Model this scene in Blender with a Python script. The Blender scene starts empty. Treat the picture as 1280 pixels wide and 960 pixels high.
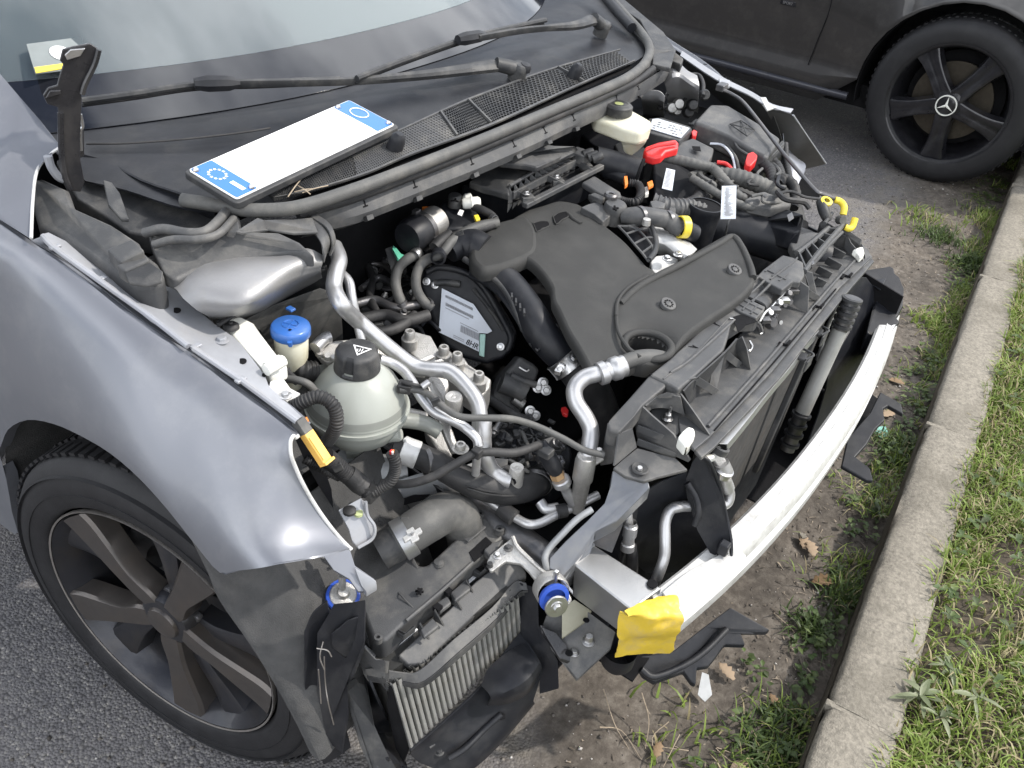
import bpy, math, random
import numpy as np
from mathutils import Vector, Matrix
from mathutils.geometry import tessellate_polygon
random.seed(7); rng = np.random.default_rng(7)
R = math.radians
sc = bpy.context.scene
COL = sc.collection
# ------------------------------------------------------------ camera
CAM = Vector((-1.319, -.159, 1.485)); YAW, PIT, ROL, FPX = .5688, .6421, .0987, 1088.4
_f = Vector((math.cos(PIT)*math.cos(YAW), math.cos(PIT)*math.sin(YAW), -math.sin(PIT)))
_r = _f.cross(Vector((0, 0, 1))).normalized(); _u = _r.cross(_f)
_c, _s = math.cos(ROL), math.sin(ROL)
RR = _r*_c + _u*_s; UU = -_r*_s + _u*_c
cam = bpy.data.cameras.new('camera'); co = bpy.data.objects.new('camera', cam); COL.objects.link(co)
m = Matrix((RR, UU, -_f)).transposed().to_4x4(); m.translation = CAM; co.matrix_world = m
cam.sensor_width = 36; cam.lens = FPX/1280*36; cam.clip_start = .02; cam.clip_end = 500
sc.camera = co
# ------------------------------------------------------------ light
SUN_EL = R(47); sd = Vector((.60, -.80)).normalized()
sdir = Vector((sd.x*math.cos(SUN_EL), sd.y*math.cos(SUN_EL), math.sin(SUN_EL)))
w = bpy.data.worlds.new('World'); sc.world = w; w.use_nodes = True
nt = w.node_tree; N = nt.nodes; L = nt.links
bg = N['Background']; sky = N.new('ShaderNodeTexSky'); sky.sky_type = 'NISHITA'; sky.sun_disc = False
sky.sun_elevation = SUN_EL; sky.sun_rotation = math.atan2(sd.x, sd.y); sky.air_density = 1.0; sky.dust_density = 1.5
geo = N.new('ShaderNodeTexCoord'); cn = N.new('ShaderNodeTexNoise'); cn.inputs['Scale'].default_value = 1.9
cn.inputs['Detail'].default_value = 6; cn.inputs['Roughness'].default_value = .55
cr = N.new('ShaderNodeValToRGB'); cr.color_ramp.elements[0].position = .40; cr.color_ramp.elements[1].position = .56
mx = N.new('ShaderNodeMixRGB'); mx.inputs[2].default_value = (24, 24.6, 25.6, 1)
mp = N.new('ShaderNodeMapping'); mp.inputs['Location'].default_value = (4.1, 0, 1.5); L.new(geo.outputs['Generated'], mp.inputs[0]); L.new(mp.outputs[0], cn.inputs['Vector']); L.new(cn.outputs['Fac'], cr.inputs[0]); L.new(cr.outputs[0], mx.inputs[0])
L.new(sky.outputs[0], mx.inputs[1]); L.new(mx.outputs[0], bg.inputs[0]); bg.inputs[1].default_value = .11
sl = bpy.data.lights.new('sun', 'SUN'); sl.energy = 3.8; sl.angle = R(1.6); sl.color = (1, .94, .86)
so = bpy.data.objects.new('sun', sl); COL.objects.link(so); so.rotation_euler = sdir.to_track_quat('Z', 'Y').to_euler()
so.location = (0, 0, 5)
sc.view_settings.view_transform = 'Standard'; sc.view_settings.look = 'None'; sc.view_settings.exposure = .18; sc.view_settings.gamma = 1
sc.render.engine = 'CYCLES'; sc.cycles.max_bounces = 8; sc.cycles.glossy_bounces = 4; sc.cycles.transmission_bounces = 6
sc.cycles.use_denoising = True

# ------------------------------------------------------------ placing: photo point -> place in the yard
REG = {'A':(0,0,2.977),'B':(400,0,2.977),'C':(800,0,2.667),'D':(0,280,2.977),'E':(0,560,2.4),'F':(250,360,4),'G':(430,230,4.267),
 'H':(470,440,4),'I':(660,220,4),'J':(380,600,2.667),'K':(640,560,3.2),'L':(760,260,2.824),'M':(700,560,2.207),'N':(960,360,2.667),
 'P':(0,0,1),'Q':(740,60,4),'S':(20,160,3.0476),'V':(360,480,5.333),'W':(590,150,4.571),'X':(740,430,5.333),'Y':(860,240,4.571),
 'a':(440,620,4.571),'b':(600,420,8),'c':(380,720,3.765),'d':(400,380,5.333)}
def at(u, v, z=None, x=None, y=None, pl=None):
    D = _f*FPX + RR*(u-640) - UU*(v-480)
    if x is not None: t = (x-CAM.x)/D.x
    elif y is not None: t = (y-CAM.y)/D.y
    elif pl is not None: t = ((pl[0]-CAM).dot(pl[1]))/D.dot(pl[1])
    else: t = (z-CAM.z)/D.z
    return CAM + D*t
def tr(reg, pts, z=None, x=None, y=None, pl=None):
    a, b, s = REG[reg]; out = []
    for p in pts:
        zz = p[2] if len(p) > 2 else z
        if len(p) > 2: out.append(at(a+p[0]/s, b+p[1]/s, z=zz))
        else: out.append(at(a+p[0]/s, b+p[1]/s, z=z, x=x, y=y, pl=pl))
    return out
def t1(reg, x, y, z): return tr(reg, [(x, y, z)])[0]

# ------------------------------------------------------------ materials
MATS = {}
def mat(name, col, rough=.5, metal=0, coat=0, var=.12, vs=30, bump=.0, bs=200, dirt=None, dirtamt=0, spec=.5, rvar=.1, ds=14, trans=0, ior=1.45, sss=0, em=None):
    m = bpy.data.materials.new(name); m.use_nodes = True; nt = m.node_tree; N = nt.nodes; L = nt.links
    b = N['Principled BSDF']; tc = N.new('ShaderNodeTexCoord')
    def noise(scale, det=4, ro=.6):
        n = N.new('ShaderNodeTexNoise'); n.inputs['Scale'].default_value = scale; n.inputs['Detail'].default_value = det
        n.inputs['Roughness'].default_value = ro; L.new(tc.outputs['Object'], n.inputs['Vector']); return n
    n1 = noise(vs)
    mr = N.new('ShaderNodeMapRange'); mr.inputs[1].default_value = .25; mr.inputs[2].default_value = .75
    mr.inputs[3].default_value = 1-var; mr.inputs[4].default_value = 1+var; L.new(n1.outputs['Fac'], mr.inputs[0])
    mul = N.new('ShaderNodeVectorMath'); mul.operation = 'SCALE'; mul.inputs[0].default_value = col[:3]
    L.new(mr.outputs[0], mul.inputs['Scale']); cout = mul.outputs[0]
    if dirt:
        n2 = noise(ds, 8, .7); cr = N.new('ShaderNodeValToRGB'); cr.color_ramp.elements[0].position = .48; cr.color_ramp.elements[1].position = .72
        cr.color_ramp.elements[1].color = (dirtamt,)*3+(1,)
        L.new(n2.outputs['Fac'], cr.inputs[0]); mm = N.new('ShaderNodeMixRGB'); L.new(cr.outputs[0], mm.inputs[0])
        L.new(cout, mm.inputs[1]); mm.inputs[2].default_value = (*dirt, 1); cout = mm.outputs[0]
    L.new(cout, b.inputs['Base Color'])
    r2 = N.new('ShaderNodeMapRange'); r2.inputs[3].default_value = max(.02, rough-rvar); r2.inputs[4].default_value = min(1, rough+rvar)
    n3 = noise(vs*.6, 6); L.new(n3.outputs['Fac'], r2.inputs[0]); L.new(r2.outputs[0], b.inputs['Roughness'])
    b.inputs['Metallic'].default_value = metal; b.inputs['Specular IOR Level'].default_value = spec
    b.inputs['Coat Weight'].default_value = coat; b.inputs['Coat Roughness'].default_value = .12 if name == 'silver_paint' else .04
    b.inputs['IOR'].default_value = ior; b.inputs['Transmission Weight'].default_value = trans
    if sss: b.inputs['Subsurface Weight'].default_value = sss; b.inputs['Subsurface Radius'].default_value = (.01, .01, .01)
    if bump:
        n4 = noise(bs, 3); bp = N.new('ShaderNodeBump'); bp.inputs['Strength'].default_value = bump; bp.inputs['Distance'].default_value = .002
        L.new(n4.outputs['Fac'], bp.inputs['Height']); L.new(bp.outputs[0], b.inputs['Normal'])
    MATS[name] = m; return m
DUST = (.30, .28, .25)
paint = mat('silver_paint', (.195, .203, .226), .40, .55, .35, .03, 6, .0, dirt=(.30,.305,.31), dirtamt=.35, rvar=.06)
paint_in = mat('inner_paint', (.33, .34, .365), .5, .3, .0, .08, 40, .05, 300, dirt=DUST, dirtamt=.4)
plast = mat('black_plastic', (.030, .031, .033), .48, 0, 0, .25, 25, .25, 900, dirt=(.13, .125, .115), dirtamt=.6, ds=18)
plast_g = mat('grey_plastic', (.060, .061, .063), .5, 0, 0, .2, 20, .25, 900, dirt=(.2, .19, .17), dirtamt=.55)
plast_d = mat('dark_plastic', (.013, .014, .0175), .42, 0, 0, .25, 30, .15, 700, dirt=(.06, .058, .055), dirtamt=.4, spec=.35)
cover_m = mat('cover_foam', (.034, .034, .033), .6, 0, 0, .12, 14, .5, 1300, dirt=(.08, .078, .072), dirtamt=.25, ds=13, spec=.4)
rub = mat('rubber', (.020, .020, .021), .6, 0, 0, .25, 40, .2, 500, dirt=(.10, .095, .09), dirtamt=.45)
rubg = mat('grey_rubber', (.075, .075, .073), .6, 0, 0, .2, 30, .2, 500, dirt=(.2, .19, .17), dirtamt=.5)
tyrem = mat('tyre_rubber', (.009, .009, .0105), .62, 0, 0, .2, 30, .2, 300, dirt=(.028, .028, .03), dirtamt=.4)
alu = mat('cast_aluminium', (.50, .49, .47), .45, .75, 0, .15, 30, .5, 500, dirt=(.16, .15, .13), dirtamt=.6)
pipe = mat('aluminium_pipe', (.47, .47, .475), .38, .75, 0, .1, 30, .05, 200, dirt=(.28, .265, .24), dirtamt=.6, ds=30)
steel = mat('steel', (.55, .55, .55), .3, .95, 0, .12, 60, .1, 300, dirt=(.2, .17, .14), dirtamt=.4)
steel_d = mat('dark_steel', (.12, .12, .125), .4, .7, 0, .2, 40, .2, 300, dirt=(.2, .17, .14), dirtamt=.4)
blackmetal = mat('black_painted_metal', (.022, .022, .025), .28, .2, .3, .2, 30, .15, 150, dirt=(.12, .11, .1), dirtamt=.3)
whitealu = mat('bumper_aluminium', (.60, .60, .59), .42, .25, 0, .07, 12, .15, 120, dirt=(.30, .29, .27), dirtamt=.75, ds=26)
brushed = mat('brushed_aluminium', (.40, .405, .41), .38, .85, 0, .08, 25, .1, 400, dirt=(.35, .34, .33), dirtamt=.5)
tower_m = mat('tower_zinc', (.27, .27, .275), .48, .5, 0, .08, 12, .15, 300, dirt=(.30, .285, .26), dirtamt=.55, ds=16)
tankm = mat('coolant_plastic', (.33, .345, .315), .35, 0, .1, .06, 10, .05, 200, dirt=(.26, .26, .23), dirtamt=.35, sss=.3)
tankdk = mat('coolant_plastic_wet', (.22, .23, .21), .35, 0, .1, .1, 20, 0, sss=.2)
whitep = mat('white_plastic', (.74, .74, .69), .38, 0, .1, .05, 20, .05, 200, dirt=(.5, .48, .4), dirtamt=.4, sss=.2)
yellowish = mat('fluid_plastic', (.70, .68, .55), .35, 0, .1, .08, 25, .05, 200, dirt=(.5, .42, .2), dirtamt=.5, sss=.3)
bluec = mat('blue_plastic', (.035, .13, .42), .32, 0, .2, .08, 40, .05, 200, dirt=(.2, .25, .35), dirtamt=.3)
redc = mat('red_plastic', (.65, .03, .03), .35, 0, .2, .08, 40)
yel = mat('yellow_plastic', (.75, .58, .05), .4, 0, .1, .1, 40, dirt=(.4, .33, .1), dirtamt=.4)
orange = mat('orange_plastic', (.75, .22, .04), .4, 0, 0, .1, 60)
amber = mat('amber_plastic', (.85, .50, .12), .4, 0, 0, .08, 60)
green = mat('green_plastic', (.10, .38, .26), .4, 0, 0, .1, 60)
mint = mat('mint_plastic', (.40, .62, .55), .4, 0, 0, .1, 60)
tape = mat('yellow_vinyl', (.62, .44, .045), .45, 0, .05, .1, 30, .5, 60, dirt=(.45, .34, .17), dirtamt=.7, ds=34)
white = mat('white_print', (.80, .80, .80), .45, 0, 0, .02, 20)
platew = mat('plate_white', (.86, .86, .86), .3, 0, .3, .02, 20)
plateb = mat('plate_blue', (.012, .13, .47), .3, 0, .3, .04, 20)
paper = mat('label_paper', (.62, .66, .72), .5, 0, .1, .05, 30, dirt=(.4, .4, .42), dirtamt=.4)
ink = mat('black_ink', (.02, .02, .022), .5, 0, 0, .1, 30)
inkg = mat('grey_ink', (.16, .16, .17), .5, 0, 0, .1, 30)
rust = mat('orange_stain', (.55, .26, .06), .6, 0, 0, .2, 60, dirt=(.3, .2, .1), dirtamt=.6)
bronze = mat('brass_tan', (.42, .27, .14), .45, .3, 0, .15, 60)
fin = mat('fin_aluminium', (.46, .46, .44), .42, .6, 0, .15, 60, .3, 900, dirt=(.22, .20, .17), dirtamt=.7, ds=30)
rimm = mat('grey_alloy', (.100, .090, .083), .36, .7, .2, .12, 30, .1, 300, dirt=(.11, .09, .075), dirtamt=.7)
rimd = mat('dark_alloy', (.035, .036, .042), .36, .6, .2, .15, 30, .1, 300, dirt=(.06, .052, .045), dirtamt=.6)
rimedge = mat('worn_alloy', (.33, .31, .29), .38, .8, 0, .2, 60)
blackrim = mat('black_alloy', (.014, .014, .017), .3, .3, .4, .15, 30, dirt=(.08, .08, .085), dirtamt=.3)
merc = mat('dark_grey_paint', (.042, .040, .039), .38, .6, .7, .04, 8, dirt=(.09, .085, .08), dirtamt=.4)
mercd = mat('dark_sill', (.035, .036, .045), .4, .3, .3, .08, 8, dirt=(.07, .065, .06), dirtamt=.4)
discm = mat('brake_disc', (.07, .062, .05), .4, .8, 0, .2, 50)
liner = mat('felt_liner', (.055, .055, .055), .85, 0, 0, .3, 30, .6, 500, dirt=(.10, .095, .09), dirtamt=.6)
voidm = mat('void_shade', (.010, .010, .011), .8, 0, 0, .3, 20, .5, 100, spec=.12)  # flat black puts the shade of holes, gaps and depths into colour
core = mat('core_black', (.028, .028, .027), .6, .1, 0, .3, 60, .4, 600, dirt=(.12, .11, .095), dirtamt=.5)
greenring = mat('gasket_metal', (.60, .60, .58), .4, .8)
bushb = mat('bush_blue', (.03, .08, .40), .35, 0, .2, .1, 60)
pinkish = mat('dash_grey', (.16, .18, .19), .6, 0, 0, .1, 10)
# glass
def glassmat():
    m = bpy.data.materials.new('windscreen_glass'); m.use_nodes = True; N = m.node_tree.nodes; L = m.node_tree.links; N.clear()
    o = N.new('ShaderNodeOutputMaterial'); g = N.new('ShaderNodeBsdfGlossy'); g.inputs['Roughness'].default_value = .03
    t = N.new('ShaderNodeBsdfTransparent'); t.inputs[0].default_value = (.62, .72, .70, 1)
    fr = N.new('ShaderNodeFresnel'); fr.inputs[0].default_value = 2.0; mx = N.new('ShaderNodeMixShader')
    L.new(fr.outputs[0], mx.inputs[0]); L.new(t.outputs[0], mx.inputs[1]); L.new(g.outputs[0], mx.inputs[2]); df = N.new('ShaderNodeBsdfDiffuse'); df.inputs[0].default_value = (.50, .58, .62, 1); m2 = N.new('ShaderNodeMixShader'); m2.inputs[0].default_value = .12; L.new(mx.outputs[0], m2.inputs[1]); L.new(df.outputs[0], m2.inputs[2]); L.new(m2.outputs[0], o.inputs[0])
    return m
glass = glassmat()
frit = mat('black_frit', (.010, .011, .015), .06, 0, 0, .05, 10, spec=.9, rvar=.02, dirt=(.06, .065, .07), dirtamt=.22, ds=12)

# ------------------------------------------------------------ mesh building
WL = {}
def link(o, parent, loc):
    COL.objects.link(o); o.location = loc; WL[o.name] = Vector(loc)
    if parent is not None:
        o.parent = parent; o.matrix_parent_inverse = Matrix.Translation(-WL[parent.name])
def empty(name, loc, label=None, cat=None, group=None):
    o = bpy.data.objects.new(name, None); o.empty_display_size = .1; link(o, None, Vector(loc))
    tag(o, label, cat, group); return o
def tag(o, label=None, cat=None, group=None, kind=None):
    if label: o['label'] = label
    if cat: o['category'] = cat
    if group: o['group'] = group
    if kind: o['kind'] = kind
    return o
def V(*a): return Vector(a)
def frame(ax):
    ax = Vector(ax).normalized(); h = Vector((0, 0, 1)) if abs(ax.z) < .9 else Vector((1, 0, 0))
    a = ax.cross(h).normalized(); b = ax.cross(a).normalized(); return a, b, ax
def cr_spline(pts, n):
    P = [Vector(p) for p in pts]
    if len(P) < 3: return [P[0].lerp(P[-1], i/n) for i in range(n+1)]
    out = []
    for i in range(len(P)-1):
        p0 = P[i-1] if i else P[0]*2-P[1]; p1, p2 = P[i], P[i+1]; p3 = P[i+2] if i+2 < len(P) else P[-1]*2-P[-2]
        for k in range(n):
            t = k/n; out.append(.5*((2*p1)+(p2-p0)*t+(2*p0-5*p1+4*p2-p3)*t*t+(3*p1-p0-3*p2+p3)*t**3))
    out.append(P[-1]); return out
class MB:
    def __init__(s): s.v = []; s.f = []; s.sm = []
    def add(s, vs, fs, smooth=False):
        b = len(s.v); s.v += [Vector(v) for v in vs]; s.f += [tuple(b+i for i in f) for f in fs]; s.sm += [smooth]*len(fs); return s
    def box(s, c, size, ax=None):
        c = Vector(c); a, b, n = ax if ax else (V(1,0,0), V(0,1,0), V(0,0,1)); a, b, n = Vector(a), Vector(b), Vector(n)
        vs = [c+a*(i*size[0]/2)+b*(j*size[1]/2)+n*(k*size[2]/2) for k in (-1,1) for j in (-1,1) for i in (-1,1)]
        return s.add(vs, [(0,2,3,1),(4,5,7,6),(0,1,5,4),(2,6,7,3),(0,4,6,2),(1,3,7,5)])
    def bar(s, p, q, w, h, up=(0,0,1)):
        p, q = Vector(p), Vector(q); d = (q-p); l = d.length; d.normalize(); sd_ = d.cross(Vector(up)).normalized(); u_ = sd_.cross(d)
        return s.box((p+q)/2, (l, w, h), (d, sd_, u_))
    def prism(s, pts, h, dv=(0,0,-1)):
        n = len(pts); dv = Vector(dv).normalized()*h; top = [Vector(p) for p in pts]; bot = [p+dv for p in top]
        nor = Vector((0,0,0))
        for i in range(n): nor += top[i].cross(top[(i+1) % n])
        if nor.dot(dv) > 0: top.reverse(); bot.reverse()
        return s.add(top+bot, [tuple(range(n)), tuple(range(2*n-1, n-1, -1))]+[(i, i+n, (i+1) % n+n, (i+1) % n) for i in range(n)])
    def tube(s, pts, r, n=10, seg=6, corr=0, cd=.25, flat=None, straight=False):
        P = [Vector(p) for p in pts] if straight else cr_spline(pts, seg)
        rr = r if isinstance(r, (list, tuple)) else None
        if corr:
            Ls = [0]
            for a, b in zip(P, P[1:]): Ls.append(Ls[-1]+(b-a).length)
            k = max(2, int(Ls[-1]/corr*4)); Q = []; j = 0
            for i in range(k+1):
                d = Ls[-1]*i/k
                while j < len(P)-2 and Ls[j+1] < d: j += 1
                Q.append(P[j].lerp(P[j+1], (d-Ls[j])/max(1e-9, Ls[j+1]-Ls[j])))
            P = Q
        m_ = len(P); tang = [(P[min(i+1, m_-1)]-P[max(i-1, 0)]).normalized() for i in range(m_)]
        a, b, _ = frame(tang[0]); vs = []
        for i in range(m_):
            t = tang[i]; a = (a-t*a.dot(t)).normalized(); b = t.cross(a)
            if rr:
                x = i/(m_-1)*(len(rr)-1); j = min(int(x), len(rr)-2); rad = rr[j]+(rr[j+1]-rr[j])*(x-j)
            else: rad = r
            if corr: rad *= (1, 1, 1-cd, 1-cd)[i % 4]
            for k in range(n):
                th = 2*math.pi*k/n; vs.append(P[i]+a*math.cos(th)*rad+b*math.sin(th)*rad)
        fs = [(i*n+k, i*n+(k+1) % n, (i+1)*n+(k+1) % n, (i+1)*n+k) for i in range(m_-1) for k in range(n)]
        s.add(vs, fs, True); e = len(s.v)-m_*n
        s.f += [tuple(e+k for k in range(n-1, -1, -1)), tuple(e+(m_-1)*n+k for k in range(n))]; s.sm += [False, False]; return s
    def lathe(s, prof, c, ax=(0,0,1), n=24, cap=False, mod=None):
        a, b, t = frame(ax); c = Vector(c); vs = []
        for i, (r_, h_) in enumerate(prof):
            for k in range(n):
                th = 2*math.pi*k/n; rr = r_*(mod(i, th) if mod else 1); vs.append(c+a*math.cos(th)*rr+b*math.sin(th)*rr+t*h_)
        m_ = len(prof)
        fs = [(i*n+k, (i+1)*n+k, (i+1)*n+(k+1) % n, i*n+(k+1) % n) for i in range(m_-1) for k in range(n)]
        s.add(vs, fs, True); e = len(s.v)-m_*n
        if cap and prof[0][0] > 1e-5: s.f.append(tuple(e+k for k in range(n))); s.sm.append(False)
        if cap and prof[-1][0] > 1e-5: s.f.append(tuple(e+(m_-1)*n+k for k in range(n-1, -1, -1))); s.sm.append(False)
        return s
    def grid(s, rows, up=1, vp=1, smooth=True):
        rows = [cr_spline(r_, up) if up > 1 else [Vector(p) for p in r_] for r_ in rows]
        if vp > 1:
            cols = [cr_spline([r_[i] for r_ in rows], vp) for i in range(len(rows[0]))]; rows = [[c[i] for c in cols] for i in range(len(cols[0]))]
        n = len(rows[0]); vs = [p for r_ in rows for p in r_]
        return s.add(vs, [(i*n+k, i*n+k+1, (i+1)*n+k+1, (i+1)*n+k) for i in range(len(rows)-1) for k in range(n-1)], smooth)
    def build(s, name, m_, parent=None, bevel=0, solid=0, off=-1, sharp=40, label=None, segs=2, wn=False, kind=None):
        me = bpy.data.meshes.new(name); c = sum(s.v, Vector())/len(s.v)
        me.from_pydata([v-c for v in s.v], [], s.f); me.polygons.foreach_set('use_smooth', [True]*len(s.f))
        me.set_sharp_from_angle(angle=R(sharp)); me.materials.append(m_)
        o = bpy.data.objects.new(name, me); link(o, parent, c)
        if solid: md = o.modifiers.new('solid', 'SOLIDIFY'); md.thickness = solid; md.offset = off
        if solid and not bevel: md = o.modifiers.new('edge', 'BEVEL'); md.width = min(.0006, solid*.25); md.segments = 1; md.limit_method = 'ANGLE'; md.angle_limit = R(50); md.harden_normals = True
        if bevel:
            md = o.modifiers.new('bevel', 'BEVEL'); md.width = bevel; md.segments = segs; md.limit_method = 'ANGLE'; md.angle_limit = R(35); md.harden_normals = True
        if label: o['label'] = label
        if kind: o['kind'] = kind
        return o
def slab(name, pts, h, m_, parent, bevel=.0015, dv=(0,0,-1), **k): return MB().prism(pts, h, dv).build(name, m_, parent, bevel=bevel, **k)
def tube(name, pts, r, m_, parent, n=12, seg=6, corr=0, cd=.25, **k): return MB().tube(pts, r, n, seg, corr, cd).build(name, m_, parent, **k)
def lathe(name, prof, c, m_, parent, ax=(0,0,1), n=28, **k):
    mod = k.pop('mod', None); return MB().lathe(prof, c, ax, n, mod=mod).build(name, m_, parent, **k)
def sheet(name, rows, m_, parent, solid=.002, up=3, vp=3, **k): return MB().grid(rows, up, vp).build(name, m_, parent, solid=solid, **k)
def bolt(c, r_, parent, ax=(0,0,1), m_=None, washer=True, h=.006, name='bolt', sock=False):
    b = MB()
    if washer: b.lathe([(0, 0), (r_*1.55, 0), (r_*1.55, .0015), (r_*1.1, .002), (0, .002)], c, ax, 18)
    b.lathe([(0, .0015), (r_, .0015), (r_, h*.8), (r_*.85, h), (r_*.5, h), (r_*.5, h*.6), (0, h*.6)] if sock else [(0, .0015), (r_, .0015), (r_, h*.8), (r_*.85, h), (0, h)], c, ax, 12 if sock else 6)
    return b.build(name, m_ or steel, parent, bevel=.0003)
def fast(name, verts, faces, m_, k, attr=None, parent=None):
    me = bpy.data.meshes.new(name); nv = len(verts); nf = len(faces)
    me.vertices.add(nv); me.vertices.foreach_set('co', np.asarray(verts, np.float32).ravel())
    me.loops.add(nf*k); me.loops.foreach_set('vertex_index', np.asarray(faces, np.int32).ravel())
    me.polygons.add(nf); me.polygons.foreach_set('loop_start', np.arange(0, nf*k, k, dtype=np.int32))
    if attr is not None:
        a = me.attributes.new('shade', 'FLOAT', 'POINT'); a.data.foreach_set('value', np.asarray(attr, np.float32))
    me.update(calc_edges=True); me.validate(); me.materials.append(m_)
    o = bpy.data.objects.new(name, me)
    link(o, parent, Vector((0,0,0))); return o
def text_mesh(s, size, o_, ax_x, ax_y, name, m_, parent, ext=.0003, bold=False):
    cu = bpy.data.curves.new('t', 'FONT'); cu.body = s; cu.size = size; cu.align_x = 'CENTER'; cu.align_y = 'CENTER'; cu.extrude = ext; cu.resolution_u = 3
    if bold: cu.offset = size*.02
    t = bpy.data.objects.new('t', cu); COL.objects.link(t); dg = bpy.context.evaluated_depsgraph_get()
    me = bpy.data.meshes.new_from_object(t.evaluated_get(dg)); bpy.data.objects.remove(t)
    ax_x = Vector(ax_x).normalized(); n = ax_x.cross(Vector(ax_y)).normalized(); ay = n.cross(ax_x)
    M = Matrix((ax_x, ay, n)).transposed()
    for v in me.vertices: v.co = M @ v.co
    me.materials.clear(); me.materials.append(m_); o = bpy.data.objects.new(name, me); link(o, parent, Vector(o_)); return o
# ============================================================ THE SETTING
def ground_material():
    m = bpy.data.materials.new('yard_ground'); m.use_nodes = True; N = m.node_tree.nodes; L = m.node_tree.links; b = N['Principled BSDF']
    g = N.new('ShaderNodeTexCoord'); P = g.outputs['Object']
    def noise(sc_, det=4, ro=.6, v=P):
        n = N.new('ShaderNodeTexNoise'); n.inputs['Scale'].default_value = sc_; n.inputs['Detail'].default_value = det; n.inputs['Roughness'].default_value = ro; L.new(v, n.inputs['Vector']); return n.outputs['Fac']
    def ramp(fac, stops):
        r = N.new('ShaderNodeValToRGB'); L.new(fac, r.inputs[0]); e = r.color_ramp.elements
        while len(e) < len(stops): e.new(.5)
        for k, (p, c) in enumerate(stops): e[k].position = p; e[k].color = (*c, 1) if len(c) == 3 else c
        return r.outputs[0]
    def mix(f_, a, c, mode='MIX'):
        x = N.new('ShaderNodeMixRGB'); x.blend_type = mode
        for i, q in ((0, f_), (1, a), (2, c)):
            if isinstance(q, (tuple, float, int)): x.inputs[i].default_value = q if isinstance(q, (float, int)) else (*q, 1)
            else: L.new(q, x.inputs[i])
        return x.outputs[0]
    def math_(op, a, c):
        x = N.new('ShaderNodeMath'); x.operation = op
        for i, q in ((0, a), (1, c)):
            if isinstance(q, (int, float)): x.inputs[i].default_value = q
            else: L.new(q, x.inputs[i])
        return x.outputs[0]
    # asphalt: binder, stones of different greys, worn flecks
    vo = N.new('ShaderNodeTexVoronoi'); vo.inputs['Scale'].default_value = 190; L.new(P, vo.inputs['Vector'])
    sx = N.new('ShaderNodeSeparateColor'); L.new(vo.outputs['Color'], sx.inputs[0])
    stone = ramp(sx.outputs[0], [(0, (.105, .103, .110)), (.5, (.135, .132, .139)), (.85, (.16, .157, .158)), (.95, (.20, .195, .19)), (1, (.28, .27, .26))])
    edge = ramp(vo.outputs['Distance'], [(.0, (1, 1, 1)), (.55, (1, 1, 1)), (.9, (.35, .35, .35))])
    asp = mix(.8, stone, edge, 'MULTIPLY')
    patch = ramp(noise(2.2, 6, .65), [(.35, (.72, .72, .74)), (.62, (1.18, 1.14, 1.08))]); asp = mix(1, asp, patch, 'MULTIPLY')
    blot = ramp(noise(7, 3, .5), [(.70, (0, 0, 0)), (.76, (1, 1, 1))]); asp = mix(math_('MULTIPLY', blot, .6), asp, (.02, .02, .024))
    # grit: pale sandy film
    grit = ramp(noise(90, 8, .75), [(.35, (.10, .09, .078)), (.55, (.17, .155, .135)), (.75, (.30, .275, .24))])
    # dirt: damp brown soil
    dirt = ramp(noise(38, 9, .75), [(.3, (.045, .038, .032)), (.5, (.095, .083, .071)), (.66, (.155, .140, .122)), (.8, (.26, .24, .215))])
    dirt = mix(.75, dirt, ramp(noise(5, 5, .6), [(.35, (.6, .58, .55)), (.65, (1.4, 1.36, 1.3))]), 'MULTIPLY')
    sp = N.new('ShaderNodeSeparateXYZ'); L.new(P, sp.inputs[0])
    n = noise(2.3, 7, .6); yy = math_('ADD', sp.outputs[1], math_('MULTIPLY', math_('SUBTRACT', n, .5), -.75))
    yy = math_('SUBTRACT', yy, math_('MULTIPLY', sp.outputs[0], .06))
    md = ramp(yy, [(.16, (1, 1, 1)), (.34, (0, 0, 0))]); mg = ramp(yy, [(.34, (1, 1, 1)), (.62, (0, 0, 0))])
    mg = mix(1, mg, ramp(noise(16, 6, .7), [(.38, (0, 0, 0)), (.6, (1, 1, 1))]), 'MULTIPLY')
    c = mix(mg, asp, grit); c = mix(md, c, dirt); L.new(c, b.inputs['Base Color'])
    rr = mix(md, (.78, .78, .78), (.95, .95, .95)); L.new(rr, b.inputs['Roughness'])
    bp = N.new('ShaderNodeBump'); bp.inputs['Distance'].default_value = .0035; bp.inputs['Strength'].default_value = .8
    hh = mix(md, vo.outputs['Distance'], noise(60, 8, .7)); L.new(hh, bp.inputs['Height'])
    inv = N.new('ShaderNodeInvert'); L.new(vo.outputs['Distance'], inv.inputs[1]); hh2 = mix(md, inv.outputs[0], noise(60, 8, .7)); L.new(hh2, bp.inputs['Height'])
    L.new(bp.outputs[0], b.inputs['Normal']); return m
def vnoise(x, y, s, seed=0):
    r_ = np.random.default_rng(seed).random((64, 64)); X = x*s; Y = y*s; i = np.floor(X).astype(int); j = np.floor(Y).astype(int); fx = X-i; fy = Y-j
    fx = fx*fx*(3-2*fx); fy = fy*fy*(3-2*fy); g = lambda a, b: r_[a % 64, b % 64]
    return (g(i, j)*(1-fx)+g(i+1, j)*fx)*(1-fy)+(g(i, j+1)*(1-fx)+g(i+1, j+1)*fx)*fy
def gheight(x, y):
    x = np.asarray(x, float); y = np.asarray(y, float)
    k = np.clip((.45+.05*x-y)/.3, 0, 1)
    h = k*((vnoise(x, y, 9, 1)-.5)*.016+(vnoise(x, y, 26, 2)-.5)*.010+(vnoise(x, y, 60, 3)-.5)*.005+.004)
    return h
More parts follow.
